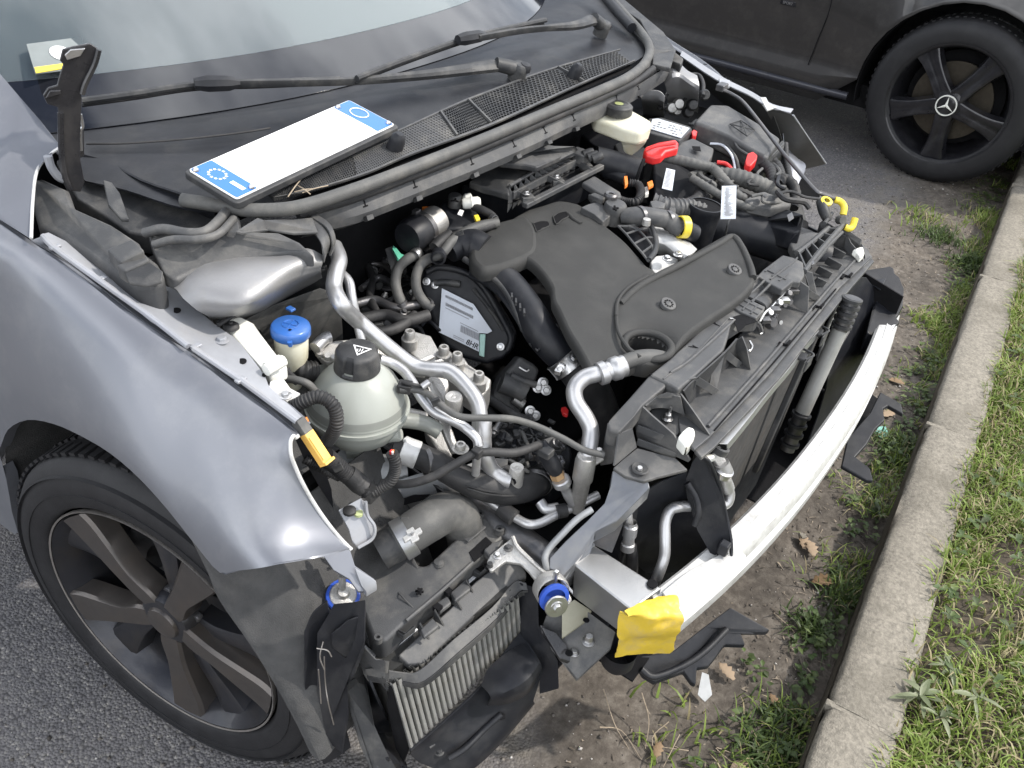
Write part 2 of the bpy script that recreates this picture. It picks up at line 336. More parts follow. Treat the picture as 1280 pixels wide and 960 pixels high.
KD = Vector((math.cos(.0786), math.sin(.0786), 0)); KN = Vector((-KD.y, KD.x, 0)); K0 = Vector((-.238, -.176, 0))   # kerb line, its normal towards the cars
def build_ground():
    xs = np.unique(np.round(np.concatenate([np.linspace(-150, -3, 14), np.arange(-3, -1.2, .1), np.arange(-1.2, 4, .025), np.linspace(4, 8, 12), np.linspace(8, 150, 12)]), 4))
    ys = np.unique(np.round(np.concatenate([np.linspace(-150, -2, 12), np.arange(-1.6, -.35, .2), np.arange(-.35, .9, .022), np.arange(.9, 3.5, .1), np.linspace(3.6, 9, 9), np.linspace(10, 150, 12)]), 4))
    X, Y = np.meshgrid(xs, ys); Z = gheight(X, Y); Z[(Y < -.5)] = 0
    vs = np.stack([X.ravel(), Y.ravel(), Z.ravel()], 1); nx = len(xs); ny = len(ys)
    i = np.arange(ny-1)[:, None]*nx+np.arange(nx-1)[None]; fs = np.stack([i, i+1, i+nx+1, i+nx], -1).reshape(-1, 4)
    o = fast('ground', vs, fs, ground_material(), 4); o.data.polygons.foreach_set('use_smooth', [True]*len(fs)); tag(o, kind='structure'); return o
ground = build_ground()
concrete = mat('kerb_concrete', (.225, .205, .17), .9, 0, 0, .42, 130, 1.0, 330, dirt=(.12, .108, .085), dirtamt=.75, ds=6)
kerb = empty('kerb', K0); tag(kerb, kind='structure')
def kerb_stones():
    L_ = .990
    for k in range(-3, 8):
        s0 = .075-.0+(k)*1.0 - .0; b = MB(); n = 26; prof = []
        W_ = .132; H_ = .118
        base = [(0, -.06), (0, .03), (.002, .06), (.003, .100), (.006, .113), (.012, H_), (.05, H_+.001), (.08, H_), (.105, H_-.001), (W_-.006, H_-.003), (W_, H_-.012), (W_+.002, -.02)]
        rows = []
        for q in range(n+1):
            s = s0+L_*q/n; r_ = []
            for j, (d, h) in enumerate(base):
                je = .0025*(random.random()-.5); eat = 0
                if j in (4, 5): eat = .006*max(0, float(vnoise(s, k*.1, 14, 5))-.55)*4
                if q in (0, n): eat += .004
                p = K0+KD*s-KN*(d+je*.5+(eat if j < 6 else 0)); p.z = h+je-(eat if j > 3 else 0); r_.append(p)
            rows.append(r_)
        b.grid(rows); m_ = len(base); v = b.v
        b.f += [tuple(range(m_)), tuple(range(n*m_+m_-1, n*m_-1, -1))]; b.sm += [False, False]
        b.build('kerb_stone', concrete, kerb, sharp=50)
        if k < 7: b = MB(); c = K0+KD*(s0+L_+.0075)-KN*.062; c.z = .0455; b.box(c, (.014, .126, .135), (KD, KN, V(0,0,1))); b.build('mortar_joint', concrete, kerb, bevel=.002)
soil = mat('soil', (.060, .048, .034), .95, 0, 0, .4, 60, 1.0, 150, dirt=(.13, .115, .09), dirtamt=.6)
kerb_stones()
def kerb_shade_strip():  # dark strip paints the road face's shade, along with some soil
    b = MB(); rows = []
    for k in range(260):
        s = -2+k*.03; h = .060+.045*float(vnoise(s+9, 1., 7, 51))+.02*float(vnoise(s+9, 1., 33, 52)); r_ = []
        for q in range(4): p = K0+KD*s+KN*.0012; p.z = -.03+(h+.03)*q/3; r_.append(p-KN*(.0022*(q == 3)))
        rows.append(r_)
    b.grid(rows).build('shade_soil_strip', soil, kerb)
kerb_shade_strip()
def verge():
    o_ = MB(); rows = []
    for d in (0, .03, .08, .15, .25, .4, .7, 1.2, 2, 4, 10, 60):
        r_ = []
        for s in np.concatenate([np.linspace(-60, -2, 8), np.arange(-1.8, 5, .08), np.linspace(5.5, 70, 10)]):
            p = K0+KD*float(s)-KN*(.134+d); p.z = .088+.018*float(vnoise(p.x+50, p.y+50, 7, 8))+min(d, 1.2)*.03; r_.append(p)
        rows.append(r_)
    o = o_.grid(rows).build('verge_soil', soil); tag(o, kind='structure')
verge()
def leafmat(name, cols, rough=.5, tr_=.25):
    m = bpy.data.materials.new(name); m.use_nodes = True; N = m.node_tree.nodes; L = m.node_tree.links; b = N['Principled BSDF']
    a = N.new('ShaderNodeAttribute'); a.attribute_name = 'shade'; r = N.new('ShaderNodeValToRGB'); L.new(a.outputs['Fac'], r.inputs[0]); e = r.color_ramp.elements
    while len(e) < len(cols): e.new(.5)
    for k, (p, c) in enumerate(cols): e[k].position = p; e[k].color = (*c, 1)
    L.new(r.outputs[0], b.inputs['Base Color']); b.inputs['Roughness'].default_value = rough; b.inputs['Specular IOR Level'].default_value = .35
    t = N.new('ShaderNodeBsdfTranslucent'); L.new(r.outputs[0], t.inputs[0]); mx = N.new('ShaderNodeMixShader'); mx.inputs[0].default_value = tr_
    o = N['Material Output']; L.new(b.outputs[0], mx.inputs[1]); L.new(t.outputs[0], mx.inputs[2]); L.new(mx.outputs[0], o.inputs[0]); return m
grassm = leafmat('grass_blades', [(0, (.30, .25, .14)), (.14, (.36, .32, .18)), (.2, (.11, .15, .03)), (.55, (.17, .24, .045)), (.85, (.25, .32, .075)), (1, (.34, .38, .13))])
weedm = leafmat('weed_leaves', [(0, (.045, .06, .02)), (.5, (.06, .10, .028)), (1, (.12, .16, .05))])
drym = leafmat('dry_leaf', [(0, (.16, .10, .05)), (.5, (.30, .21, .13)), (1, (.42, .33, .24))], .7, .15)
plantm = leafmat('plantain_leaf', [(0, (.10, .12, .06)), (.5, (.15, .18, .09)), (1, (.21, .23, .14))], .45)
def blades(name, x, y, z, ln, wd, m_, shade, lean=.6, segs=3, seed=1, curl=1.0, label=None, cat='grass', up=1.0):
    g = np.random.default_rng(seed); n = len(x); th = g.random(n)*2*np.pi; le = lean*(.3+.9*g.random(n))
    D = np.stack([np.cos(th), np.sin(th)], 1); S = np.stack([-np.sin(th), np.cos(th)], 1)
    V_ = []; base = np.stack([x, y, z], 1)
    for k in range(segs+1):
        t = k/segs; hor = ln*le*(t**1.5 if curl else t); ver = ln*up*np.sqrt(np.clip(1-(le*t)**2*.8, .05, 1))*t*(1-.25*t*le)
        w = wd*(1-t**2)*.5+.0002; c = base.copy(); c[:, 0] += D[:, 0]*hor; c[:, 1] += D[:, 1]*hor; c[:, 2] += ver
        for sg in (-1, 1):
            p = c.copy(); p[:, :2] += S*(w*sg)[:, None]; V_.append(p)
    V_ = np.stack(V_, 1); nv = 2*(segs+1); vs = V_.reshape(-1, 3); b = (np.arange(n)*nv)[:, None]
    fs = np.concatenate([b+np.array([[2*k, 2*k+1, 2*k+3, 2*k+2]]) for k in range(segs)], 1).reshape(-1, 4)
    o = fast(name, vs, fs, m_, 4, np.repeat(shade, nv)); tag(o, label, cat, kind='stuff'); return o
def verge_grass():
    g = np.random.default_rng(3); n = 150000; s = g.random(n)*5.4-1.1; d = g.random(n)**1.3*1.5
    dens = vnoise(s+20, d+20, 5, 11)*.6+vnoise(s+20, d+20, 14, 12)*.4; keep = (dens > .30+.28*np.exp(-d/.04)*g.random(n)) | (g.random(n) < .25)
    s, d, dens = s[keep], d[keep], dens[keep]
    ed = .119+d+(vnoise(s+9, d*0, 11, 4)-.65)*.03; x = K0.x+KD.x*s-KN.x*ed; y = K0.y+KD.y*s-KN.y*ed; z = .088+.02*vnoise(x+50, y+50, 7, 8)+np.minimum(d, 1.2)*.03
    clump = vnoise(s+3, d+7, 18, 6); ln = (.014+.036*g.random(len(s))*(.5+clump)); col = np.clip(.2+.62*vnoise(s, d, 9, 9)+.35*(g.random(len(s))-.5), .16, 1)
    dry = g.random(len(s)) < .30; col[dry] = g.random(dry.sum())*.12
    blades('grass', x, y, z, ln, .0022+.0028*g.random(len(s)), grassm, col, .95, 3, 5, label='short mixed green grass with dry blades behind the kerb')
    # tufts and ground cover at the kerb foot
    n = 9000; s = g.random(n)*5.2-.7; d = np.abs(g.normal(0, .055, n))+.004
    dn = vnoise(s+31, d+3, 6, 21)*.7+.3*vnoise(s+31, d+3, 20, 22); den = .58-np.clip(.1-d, 0, .1)*1.9
    keep = dn > den; s, d = s[keep], d[keep]; x = K0.x+KD.x*s+KN.x*d; y = K0.y+KD.y*s+KN.y*d; z = gheight(x, y)
    col = np.clip(.3+.5*g.random(len(s)), 0, 1); dry = g.random(len(s)) < .22; col[dry] = g.random(dry.sum())*.12
    blades('kerb_foot_grass', x, y, z, .012+.045*g.random(len(s))**1.5, .0018+.0018*g.random(len(s)), grassm, col, 1.0, 3, 8, label='straggly green tufts growing along the foot of the kerb')
verge_grass()
def leaf_shape(c, dr, ln, wd, tilt, nrm, droop=.3, lobed=False, n=5):
    """one broad leaf as a bent strip with a mid fold"""
    dr = dr.normalized(); sd_ = dr.cross(V(0,0,1)).normalized(); vs = []; fs = []
    for k in range(n+1):
        t = k/n; w_ = wd*math.sin(math.pi*min(1, (t*.92+.06)))**.8*.5
        if lobed and k % 2: w_ *= .6
        p = c+dr*(ln*t*math.cos(tilt))+V(0,0,1)*(ln*t*math.sin(tilt)-droop*ln*t*t)
        vs += [p-sd_*w_+V(0,0,w_*.35), p, p+sd_*w_+V(0,0,w_*.35)]
    for k in range(n): fs += [(3*k, 3*k+1, 3*k+4, 3*k+3), (3*k+1, 3*k+2, 3*k+5, 3*k+4)]
    return vs, fs
def leaf_mesh(name, items, m_, seeds=0):
    vs = []; fs = []; at_ = []
    for (v, f) in items:
        b = len(vs); vs += [tuple(p) for p in v]; fs += [tuple(i+b for i in q) for q in f]; s = random.random(); at_ += [s]*len(v)
    vs = np.array(vs); c = vs.mean(0); o = fast(name, vs-c, fs, m_, 4, at_); return o, Vector(c)
def weeds():
    it = []; g = random.Random(5)
    for _ in range(650):
        s = g.random()*4.6-.5; d = abs(g.gauss(0, .05))+.01
        if vnoise(np.array(s+31), np.array(3.), 4, 21) < .42: continue
        p = K0+KD*s+KN*d; p.z = float(gheight(p.x, p.y)); h = g.random()*.03+.006
        for q in range(g.randint(2, 4)):
            a = g.random()*6.28; it.append(leaf_shape(p+V(0,0,h*g.random())+V(math.cos(a), math.sin(a), 0)*.006, V(math.cos(a), math.sin(a), 0), .009+.014*g.random(), .007+.010*g.random(), .3, 0, .2, n=2))
    o, c = leaf_mesh('ground_cover', it, weedm); o.location = c; tag(o, 'small clover like weeds massed at the foot of the kerb', 'weeds', kind='stuff')
    it = []
    for _ in range(260):
        s = g.random()*3.2-.4; d = .13+abs(g.gauss(0, .35)); p = K0+KD*s-KN*d; p.z = .11+d*.03; a = g.random()*6.28
        for q in range(3):
            a += 2.1; it.append(leaf_shape(p+V(0,0,.012), V(math.cos(a), math.sin(a), 0), .012+.016*g.random(), .008+.010*g.random(), .35, 0, .2, n=2))
    o, c = leaf_mesh('clover', it, weedm); o.location = c; tag(o, 'scattered clover leaves among the verge grass', 'clover', kind='stuff')
weeds()
def rosette(reg, x, y, z, n, ln, label, seed):
    g = random.Random(seed); c = t1(reg, x, y, z); it = []
    for k in range(n):
        a = k*2.4+g.random()*.5; l = ln*(.55+.5*g.random()); it.append(leaf_shape(c+V(g.uniform(-.008, .008), g.uniform(-.008, .008), .004+.0006*k), V(math.cos(a), math.sin(a), 0), l*g.uniform(.6, 1.1), l*g.uniform(.14, .27), g.uniform(.0, .38), 0, g.uniform(.05, .45)))
    o, cc = leaf_mesh('plantain_plant', it, plantm); o.location = cc; tag(o, label, 'plant', 'plantain rosettes on the verge')
rosette('M', 985, 690, .118, 15, .058, 'broad plantain rosette beside the kerb top, nearest the kerb edge', 1)
rosette('M', 1065, 610, .122, 9, .04, 'smaller plantain plant just behind the nearest rosette', 2)
rosette('M', 1150, 700, .13, 9, .045, 'plantain plant at the right of the verge with long pale leaves', 3)
rosette('M', 1040, 740, .12, 8, .045, 'low plantain plant in front of the broad rosette', 4)
def tuft(reg, x, y, z, n, ln, label, seed, sp=.03):
    g = np.random.default_rng(seed); c = t1(reg, x, y, z); X = c.x+g.normal(0, sp, n); Y = c.y+g.normal(0, sp, n)
    col = .2+.6*g.random(n); dry = g.random(n) < .15; col[dry] = .05
    th = blades('weed_tuft', X-c.x, Y-c.y, gheight(X, Y)-c.z if z < .05 else np.zeros(n), ln*(.4+.8*g.random(n)), .003+.003*g.random(n), weedm if seed % 2 else grassm, col, 1.0, 3, seed, label=label, cat='weed')
    th.location = c; del th['kind']; tag(th, group='tufts in the dirt by the kerb')
tuft('C', 1000, 800, 0, 260, .05, 'yellowish weed tuft on the dirt beyond the bumper, near the dark car wheel', 11, .05)
tuft('C', 950, 740, 0, 160, .05, 'dry straw coloured weed patch left of the leafy tuft near the dark wheel', 12, .06)
tuft('C', 1110, 890, 0, 320, .055, 'bright green leafy weed growing against the far kerb stone', 13, .035)
tuft('N', 560, 130, 0, 320, .05, 'thick grass tuft beyond the far end of the bumper beam', 14, .045)
tuft('N', 440, 560, 0, 260, .05, 'green grass tuft beside the green shard', 15, .04)
tuft('M', 680, 500, 0, 160, .04, 'small upright weed below the kerb in the brown dirt', 17, .025)
tuft('M', 790, 420, 0, 200, .045, 'weed tuft by the dry leaf at the kerb foot', 19, .035)
tuft('M', 600, 840, 0, 260, .05, 'grass tuft near the twigs at the bottom of the photo', 21, .05)
tuft('M', 330, 820, 0, 60, .05, 'sparse dry stalks beside the bare twigs', 22, .05)
def dry_leaf(reg, x, y, ln, ang, label, lob=True, z=.012):
    c = t1(reg, x, y, z); it = [leaf_shape(c, V(math.cos(ang), math.sin(ang), 0), ln, ln*.62, .15, 0, .1, lob, 8)]
    o, cc = leaf_mesh('dry_leaf', it, drym); o.location = cc; tag(o, label, 'leaf', 'dry leaves on the dirt')
    md = o.modifiers.new('solid', 'SOLIDIFY'); md.thickness = .0006
dry_leaf('M', 760, 365, .062, 2.4, 'large curled brown leaf on the dirt by the kerb')
dry_leaf('M', 700, 300, .05, .6, 'pale torn leaf lying behind the large brown leaf')
dry_leaf('M', 480, 640, .045, 1.2, 'small dry leaf in front of the black undertray')
dry_leaf('M', 520, 872, .05, 2.8, 'orange brown leaf at the bottom edge of the photo', False)
dry_leaf('M', 262, 855, .035, .2, 'tan leaf caught among the bare twigs')
dry_leaf('M', 600, 715, .03, .9, 'tiny brown leaf on the dirt near the kerb face')
dry_leaf('N', 455, 320, .05, 1.9, 'dead leaf beside the bumper end near the kerb')
dry_leaf('N', 420, 415, .055, 2.7, 'grey curled leaf behind the green shard')
dry_leaf('N', 120, 870, .045, .4, 'pair of grey leaf scraps in the dirt under the bumper')
twigm = mat('dry_twig', (.32, .26, .19), .8, 0, 0, .2, 60)
def twig(reg, pts, r_, label):
    P = tr(reg, pts); o = tube('twig', P, [r_, r_*.4], twigm, None, 5, 4); tag(o, label, 'twig', 'bare twigs in the dirt')
for pts, l in [(([(225, 675, .06), (245, 750, .03), (235, 830, .006)]), 'tall bare twig leaning left of the middle of the twig heap'),
               ([(120, 665, .05), (150, 760, .02), (190, 830, .006)], 'long twig at the left side of the twig heap'),
               ([(110, 770, .02), (170, 780, .012), (225, 860, .006)], 'bent twig lying low at the left of the heap'),
               ([(300, 755, .04), (255, 800, .02), (270, 870, .006)], 'forked twig in the middle of the heap'),
               ([(330, 790, .03), (300, 850, .01), (285, 880, .006)], 'short twig at the right of the heap'),
               ([(355, 835, .012), (280, 825, .008), (235, 820, .006)], 'straight twig lying across the heap'),
               ([(600, 750, .01), (640, 712, .01), (560, 700, .008)], 'thin dry stalk lying near the kerb face'),
               ([(470, 840, .01), (430, 828, .012), (490, 880, .006)], 'small dry stalk right of the twig heap'),
               ([(590, 455, .01), (640, 500, .012), (650, 520, .008)], 'dry straw below the yellow taped end of the beam')]:
    twig('M', pts, .0013, l)
def scrap(name, reg, pts, m_, label, cat, th=.0015):
    o = slab(name, tr(reg, pts), th, m_, None, .0004); tag(o, label, cat)
glassg = mat('green_shard', (.30, .62, .52), .2, 0, .5, .1, 40, sss=.2)
milky = mat('milky_film', (.45, .46, .46), .35, 0, .2, .1, 30, sss=.3)
scrap('plastic_shard', 'N', [(368, 462, .03), (392, 460, .03), (404, 490, .014), (378, 502, .01), (358, 482, .012)], glassg, 'pale green plastic shard lying in the weeds beyond the bumper', 'shard')
scrap('plastic_scrap', 'M', [(392, 618, .04), (410, 625, .04), (420, 680, .02), (400, 700, .008), (380, 680, .02)], milky, 'torn milky plastic scrap under the black undertray', 'scrap')
scrap('pebble', 'M', [(660, 232, .02), (678, 236, .02), (682, 246, .02), (668, 248, .02)], concrete, 'small grey stone in the dirt behind the bumper', 'stone', .012)
def gravel():
    n = 9000; g = np.random.default_rng(9); x = g.random(n)*4.6-1.3; y = g.random(n)**1.4*1.2-.19
    k = y > K0.y+.02+(x-K0.x)*.079; k &= (vnoise(x+5, y+5, 5, 31) > .3); x, y = x[k], y[k]; n = len(x); z = gheight(x, y)
    s = .0012+.0045*g.random(n)**3; base = np.array([(1,0,0),(0,1,0),(-1,0,0),(0,-1,0),(0,0,1),(0,0,-1)], float); F = np.array([(0,1,4),(1,2,4),(2,3,4),(3,0,4),(1,0,5),(2,1,5),(3,2,5),(0,3,5)])
    th = g.random(n)*6.28; v = base[None]*s[:, None, None]*(.6+.7*g.random((n, 6, 1))); v[:, :, 2] *= .6
    c, sn = np.cos(th)[:, None], np.sin(th)[:, None]; X = v[:, :, 0]*c-v[:, :, 1]*sn+x[:, None]; Y = v[:, :, 0]*sn+v[:, :, 1]*c+y[:, None]; Z = v[:, :, 2]+(z+s*.25)[:, None]
    vs = np.stack([X, Y, Z], -1).reshape(-1, 3); fs = (F[None]+(np.arange(n)*6)[:, None, None]).reshape(-1, 3)
    gm = leafmat('gravel_stone', [(0, (.05, .045, .04)), (.5, (.14, .125, .11)), (.85, (.24, .22, .2)), (1, (.5, .48, .45))], .85, 0)
    o = fast('gravel', vs, fs, gm, 3, np.repeat(g.random(n), 6)); tag(o, 'loose grit and small stones on the dirt and asphalt', 'gravel', kind='stuff')
    # leaf litter crumbs
    n = 2600; litm = leafmat('litter', [(0, (.05, .042, .034)), (.6, (.12, .10, .08)), (1, (.30, .25, .19))], .8, 0); x = g.random(n)*4.2-.6; y = K0.y+(x-K0.x)*.079+.01+np.abs(g.normal(0, .16, n)); z = gheight(x, y)+.002
    col = g.random(n)
    o = blades('leaf_litter', x, y, z, .006+.018*g.random(n)**1.5, .0012+.004*g.random(n)**2, litm, col, 1.05, 2, 77, up=.15, label='crumbled dry leaf litter along the dirt strip', cat='litter')
gravel()

# ============================================================ THE DARK CAR
def dark_car():
    car = empty('parked_car', (2.9, 1.75, 0), 'dark grey car parked beyond with black five spoke wheel', 'car')
    XW = 2.86; wy = .431; wz = .35; ra = .405
    # side panel: columns along Y, bottom follows sill and wheel arch
    def prof(z):   # x of the flank at a height
        pts = [(.20, 2.915), (.24, 2.875), (.33, 2.862), (.36, 2.885), (.42, 2.875), (.60, 2.85), (.80, 2.855), (.92, 2.885), (1.0, 2.93)]
        for (z0, x0), (z1, x1) in zip(pts, pts[1:]):
            if z <= z1: t = (z-z0)/(z1-z0); return x0+(x1-x0)*max(0, t)
        return pts[-1][1]
    def side(x_of, mirror):
        b = MB(); rows = []
        ysA = [-.62, -.55, -.45, -.30, -.15, 0]+[wy+ra*math.cos(math.pi-k*math.pi/16) for k in range(17)]+[1.0, 1.3, 1.6, 2.0, 2.4, 2.7, 2.9]+[3.2+ra*math.cos(math.pi-k*math.pi/16) for k in range(17)]+[3.8, 4.0]
        for y in sorted(ysA):
            zb = .20
            for cy in (wy, 3.2):
                d = abs(y-cy)
                if d <= ra+1e-6: zb = max(zb, wz+math.sqrt(max(0, ra*ra-d*d)))
            r_ = []
            top = .98-.06*max(0, (.6-y)) ; lv = [.20, .24, .33, .36, .42, .5, .6, .7, .8, .9, top]
            for z in lv:
                z2 = max(z, zb+(.003*lv.index(z))); fl = max(0, (.15-y))**2*.55+max(0, y-3.6)**2*.5
                bulge = 0
                for cy in (wy, 3.2):
                    dd = math.hypot(y-cy, z2-wz); bulge += .022*math.exp(-((dd-ra)/.05)**2)
                x = prof(z2)+fl-bulge if not mirror else 2*3.80-(prof(z2)+fl-bulge)
                r_.append(V(x, y, z2))
            rows.append(r_)
        b.grid(rows); return b
    body = side(prof, False).build('body', merc, car, solid=.002, sharp=60)
    side(prof, True).build('body_far_side', merc, car, solid=.002, sharp=60)
    b = MB(); rows = []
    for y, zc in [(-.62, .6), (-.6, .80), (-.5, .90), (0, .99), (.6, 1.03), (.9, 1.06), (1.7, 1.42), (2.2, 1.46), (3.0, 1.43), (3.7, 1.1), (4.0, 1.02), (4.02, .6)]:
        fl = max(0, (.15-y))**2*.55+max(0, y-3.6)**2*.5; k = .26 if zc > 1.2 else (0.02)
        zs = .98-.06*max(0, .6-y) if zc < 1.2 else zc-.05; rows.append([V(2.93+fl+k, y, min(zc-.01, zs)), V(3.15+fl*.6+k*.5, y, zc), V(3.8, y, zc+.012), V(4.45-fl*.6-k*.5, y, zc), V(4.67-fl-k, y, min(zc-.01, zs))])
    b.grid(rows, 3, 3); b.build('roof_and_bonnet', merc, car, solid=.003)
    gl = MB()
    for s, x0, x1 in ((1, 2.94, 3.18), (-1, 4.66, 4.42)): gl.add([V(x0, .95, .975), V(x0, 3.6, .975), V(x1, 2.9, 1.375), V(x1, 1.75, 1.375)], [(0, 1, 2, 3)])
    gl.build('side_window', frit, car, solid=.004)
    bt = MB(); bt.box((3.8, 1.7, .26), (1.7, 4.2, .1)); bt.box((3.8, wy, .45), (1.2, .9, .35)); bt.build('underbody', voidm, car)
    # sill strip, door seam, wheel arch shade liner
    b = MB(); b.tube([V(2.885, .86, .262), V(2.873, 1.2, .262), V(2.873, 2.75, .262)], .018, 10, 3); b.build('sill_strip', mercd, car)
    sp_ = [at(1010, 81, x=prof(.40)-.0015), at(1022, 50, x=prof(.52)-.0015), at(1036, 15, x=prof(.66)-.0015), at(1042, -15, x=prof(.78)-.0015)]
    tube('door_seam', sp_, .0022, voidm, car, 6)
    for cy in (wy, 3.2): MB().grid([[V(x, cy+(ra-.002)*math.cos(R(a)), wz+(ra-.002)*math.sin(R(a))) for a in range(-14, 195, 8)] for x in (2.866, 3.15)], 1, 1).build('arch_liner', voidm, car, solid=.003)
    bd = at(985, 4, x=prof(.62)-.002); b = MB(); b.box(bd, (.075, .020, .004), (V(0, -1, 0), V(0, 0, 1), V(-1, 0, 0))); q = b.build('badge', blackrim, car, bevel=.002)
    text_mesh('SPORT', .016, bd+V(-.0024, 0, 0), (0, -1, 0), (0, 0, 1), 'badge_lettering', steel, q)
    def mwheel(cx, cy):
        ax = V(-1, 0, 0) if cx < 3.8 else V(1, 0, 0); c = V(cx, cy, wz)
        e = bpy.data.objects.new('wheel', None); link(e, car, c)
        prof_ = [(.235, -.10), (.262, -.105), (.30, -.108), (.328, -.095), (.343, -.07), (.346, -.03), (.346, .03), (.343, .065), (.330, .090), (.312, .1), (.29, .103), (.262, .102), (.245, .098), (.238, .09)]
        lathe('tyre', prof_, c-ax*.10, tyrem, e, ax, 72)
        tread = MB()
        for k in range(72):
            th = k*2*math.pi/72; a_, b_, _ = frame(ax); d = a_*math.cos(th)+b_*math.sin(th); tread.box(c-ax*.10+d*.347+ax*.045, (.030, .013, .004), (ax, d.cross(ax), d)); tread.box(c-ax*.10+d*.347-ax*.045, (.030, .013, .004), (ax, d.cross(ax), d))
        tread.build('tread_blocks', tyrem, e, kind='stuff')
        lathe('rim', [(.246, .0), (.252, .002), (.252, -.006), (.240, -.02), (.225, -.05), (.215, -.12), (.20, -.17)], c, blackrim, e, ax, 64)
        lathe('brake_disc', [(.05, 0), (.165, 0), (.165, -.012), (.05, -.012)], c-ax*.085, discm, e, ax, 48)
        lathe('wheel_back', [(0, 0), (.20, 0), (.20, -.005)], c-ax*.15, voidm, e, ax, 40)
        a_ = V(0, -1, 0) if ax.x < 0 else V(0, 1, 0); u_ = V(0, 0, 1)
        def W(r_, th, d): return c+(a_*math.cos(th)+u_*math.sin(th))*r_+ax*d
        for k in range(5):
            t0 = R(57+72*k); rows = []
            for r_, hw, d in ((.03, .034, -.006), (.06, .033, -.004), (.10, .031, -.006), (.15, .032, -.010), (.20, .038, -.014), (.242, .050, -.016)):
                rows.append([W(r_, t0, d-.03)+0*u_ + (W(1, t0+math.pi/2, 0)-c)*hw*1.25*sg if False else c+(a_*math.cos(t0)+u_*math.sin(t0))*r_+((-a_*math.sin(t0)+u_*math.cos(t0))*(hw*q))+ax*(d+e_) for q, e_ in ((-1.25, -.04), (-1, -.004), (-.75, .0), (-.2, -.006), (.2, -.006), (.75, 0), (1, -.004), (1.25, -.04))])
            MB().grid(rows, 1, 2).build('spoke', blackrim, e, sharp=50)
        lathe('hub_cap', [(0, .001), (.040, .0), (.045, -.003), (.047, -.010), (.060, -.013), (.066, -.03)], c+ax*.004, blackrim, e, ax, 40)
        st = MB(); st.lathe([(.0385, .006), (.0435, .006), (.0435, .0), (.0385, .0), (.0385, .006)], c+ax*.003, ax, 40)
        for k in range(3):
            th = math.pi/2+k*2*math.pi/3; p = W(.040, th, .0075); q1 = W(.0062, th+math.pi/3, .0075); q2 = W(.0062, th-math.pi/3, .0075); o0 = W(0, 0, .010); st.add([p, q1, o0, q2], [(0, 1, 2), (0, 2, 3)])
        st.build('star_emblem', whitep, e, solid=.0008)
        for k in range(5): bolt(W(.052, R(93+72*k), -.014), .008, e, ax, blackrim, False, .006, 'wheel_bolt')
        v = c-ax*.0+W(.215, R(25), -.02)-c
        return e
    mwheel(2.823, wy); mwheel(2.823, 3.2); mwheel(4.777, wy); mwheel(4.777, 3.2)
dark_car()
# ============================================================ THE SILVER CAR
car = empty('stripped_car', (0, .9, 0), 'silver car with its bonnet, bumper and headlamps removed and engine bay open', 'car')
E3 = bpy.data.objects.new
def node(name, loc, parent=None):
    o = E3(name, None); o.empty_display_size = .05; link(o, parent or car, Vector(loc)); return o
def zr(u): return .905-(u-45)*.000385          # height of the wing rail along the photo
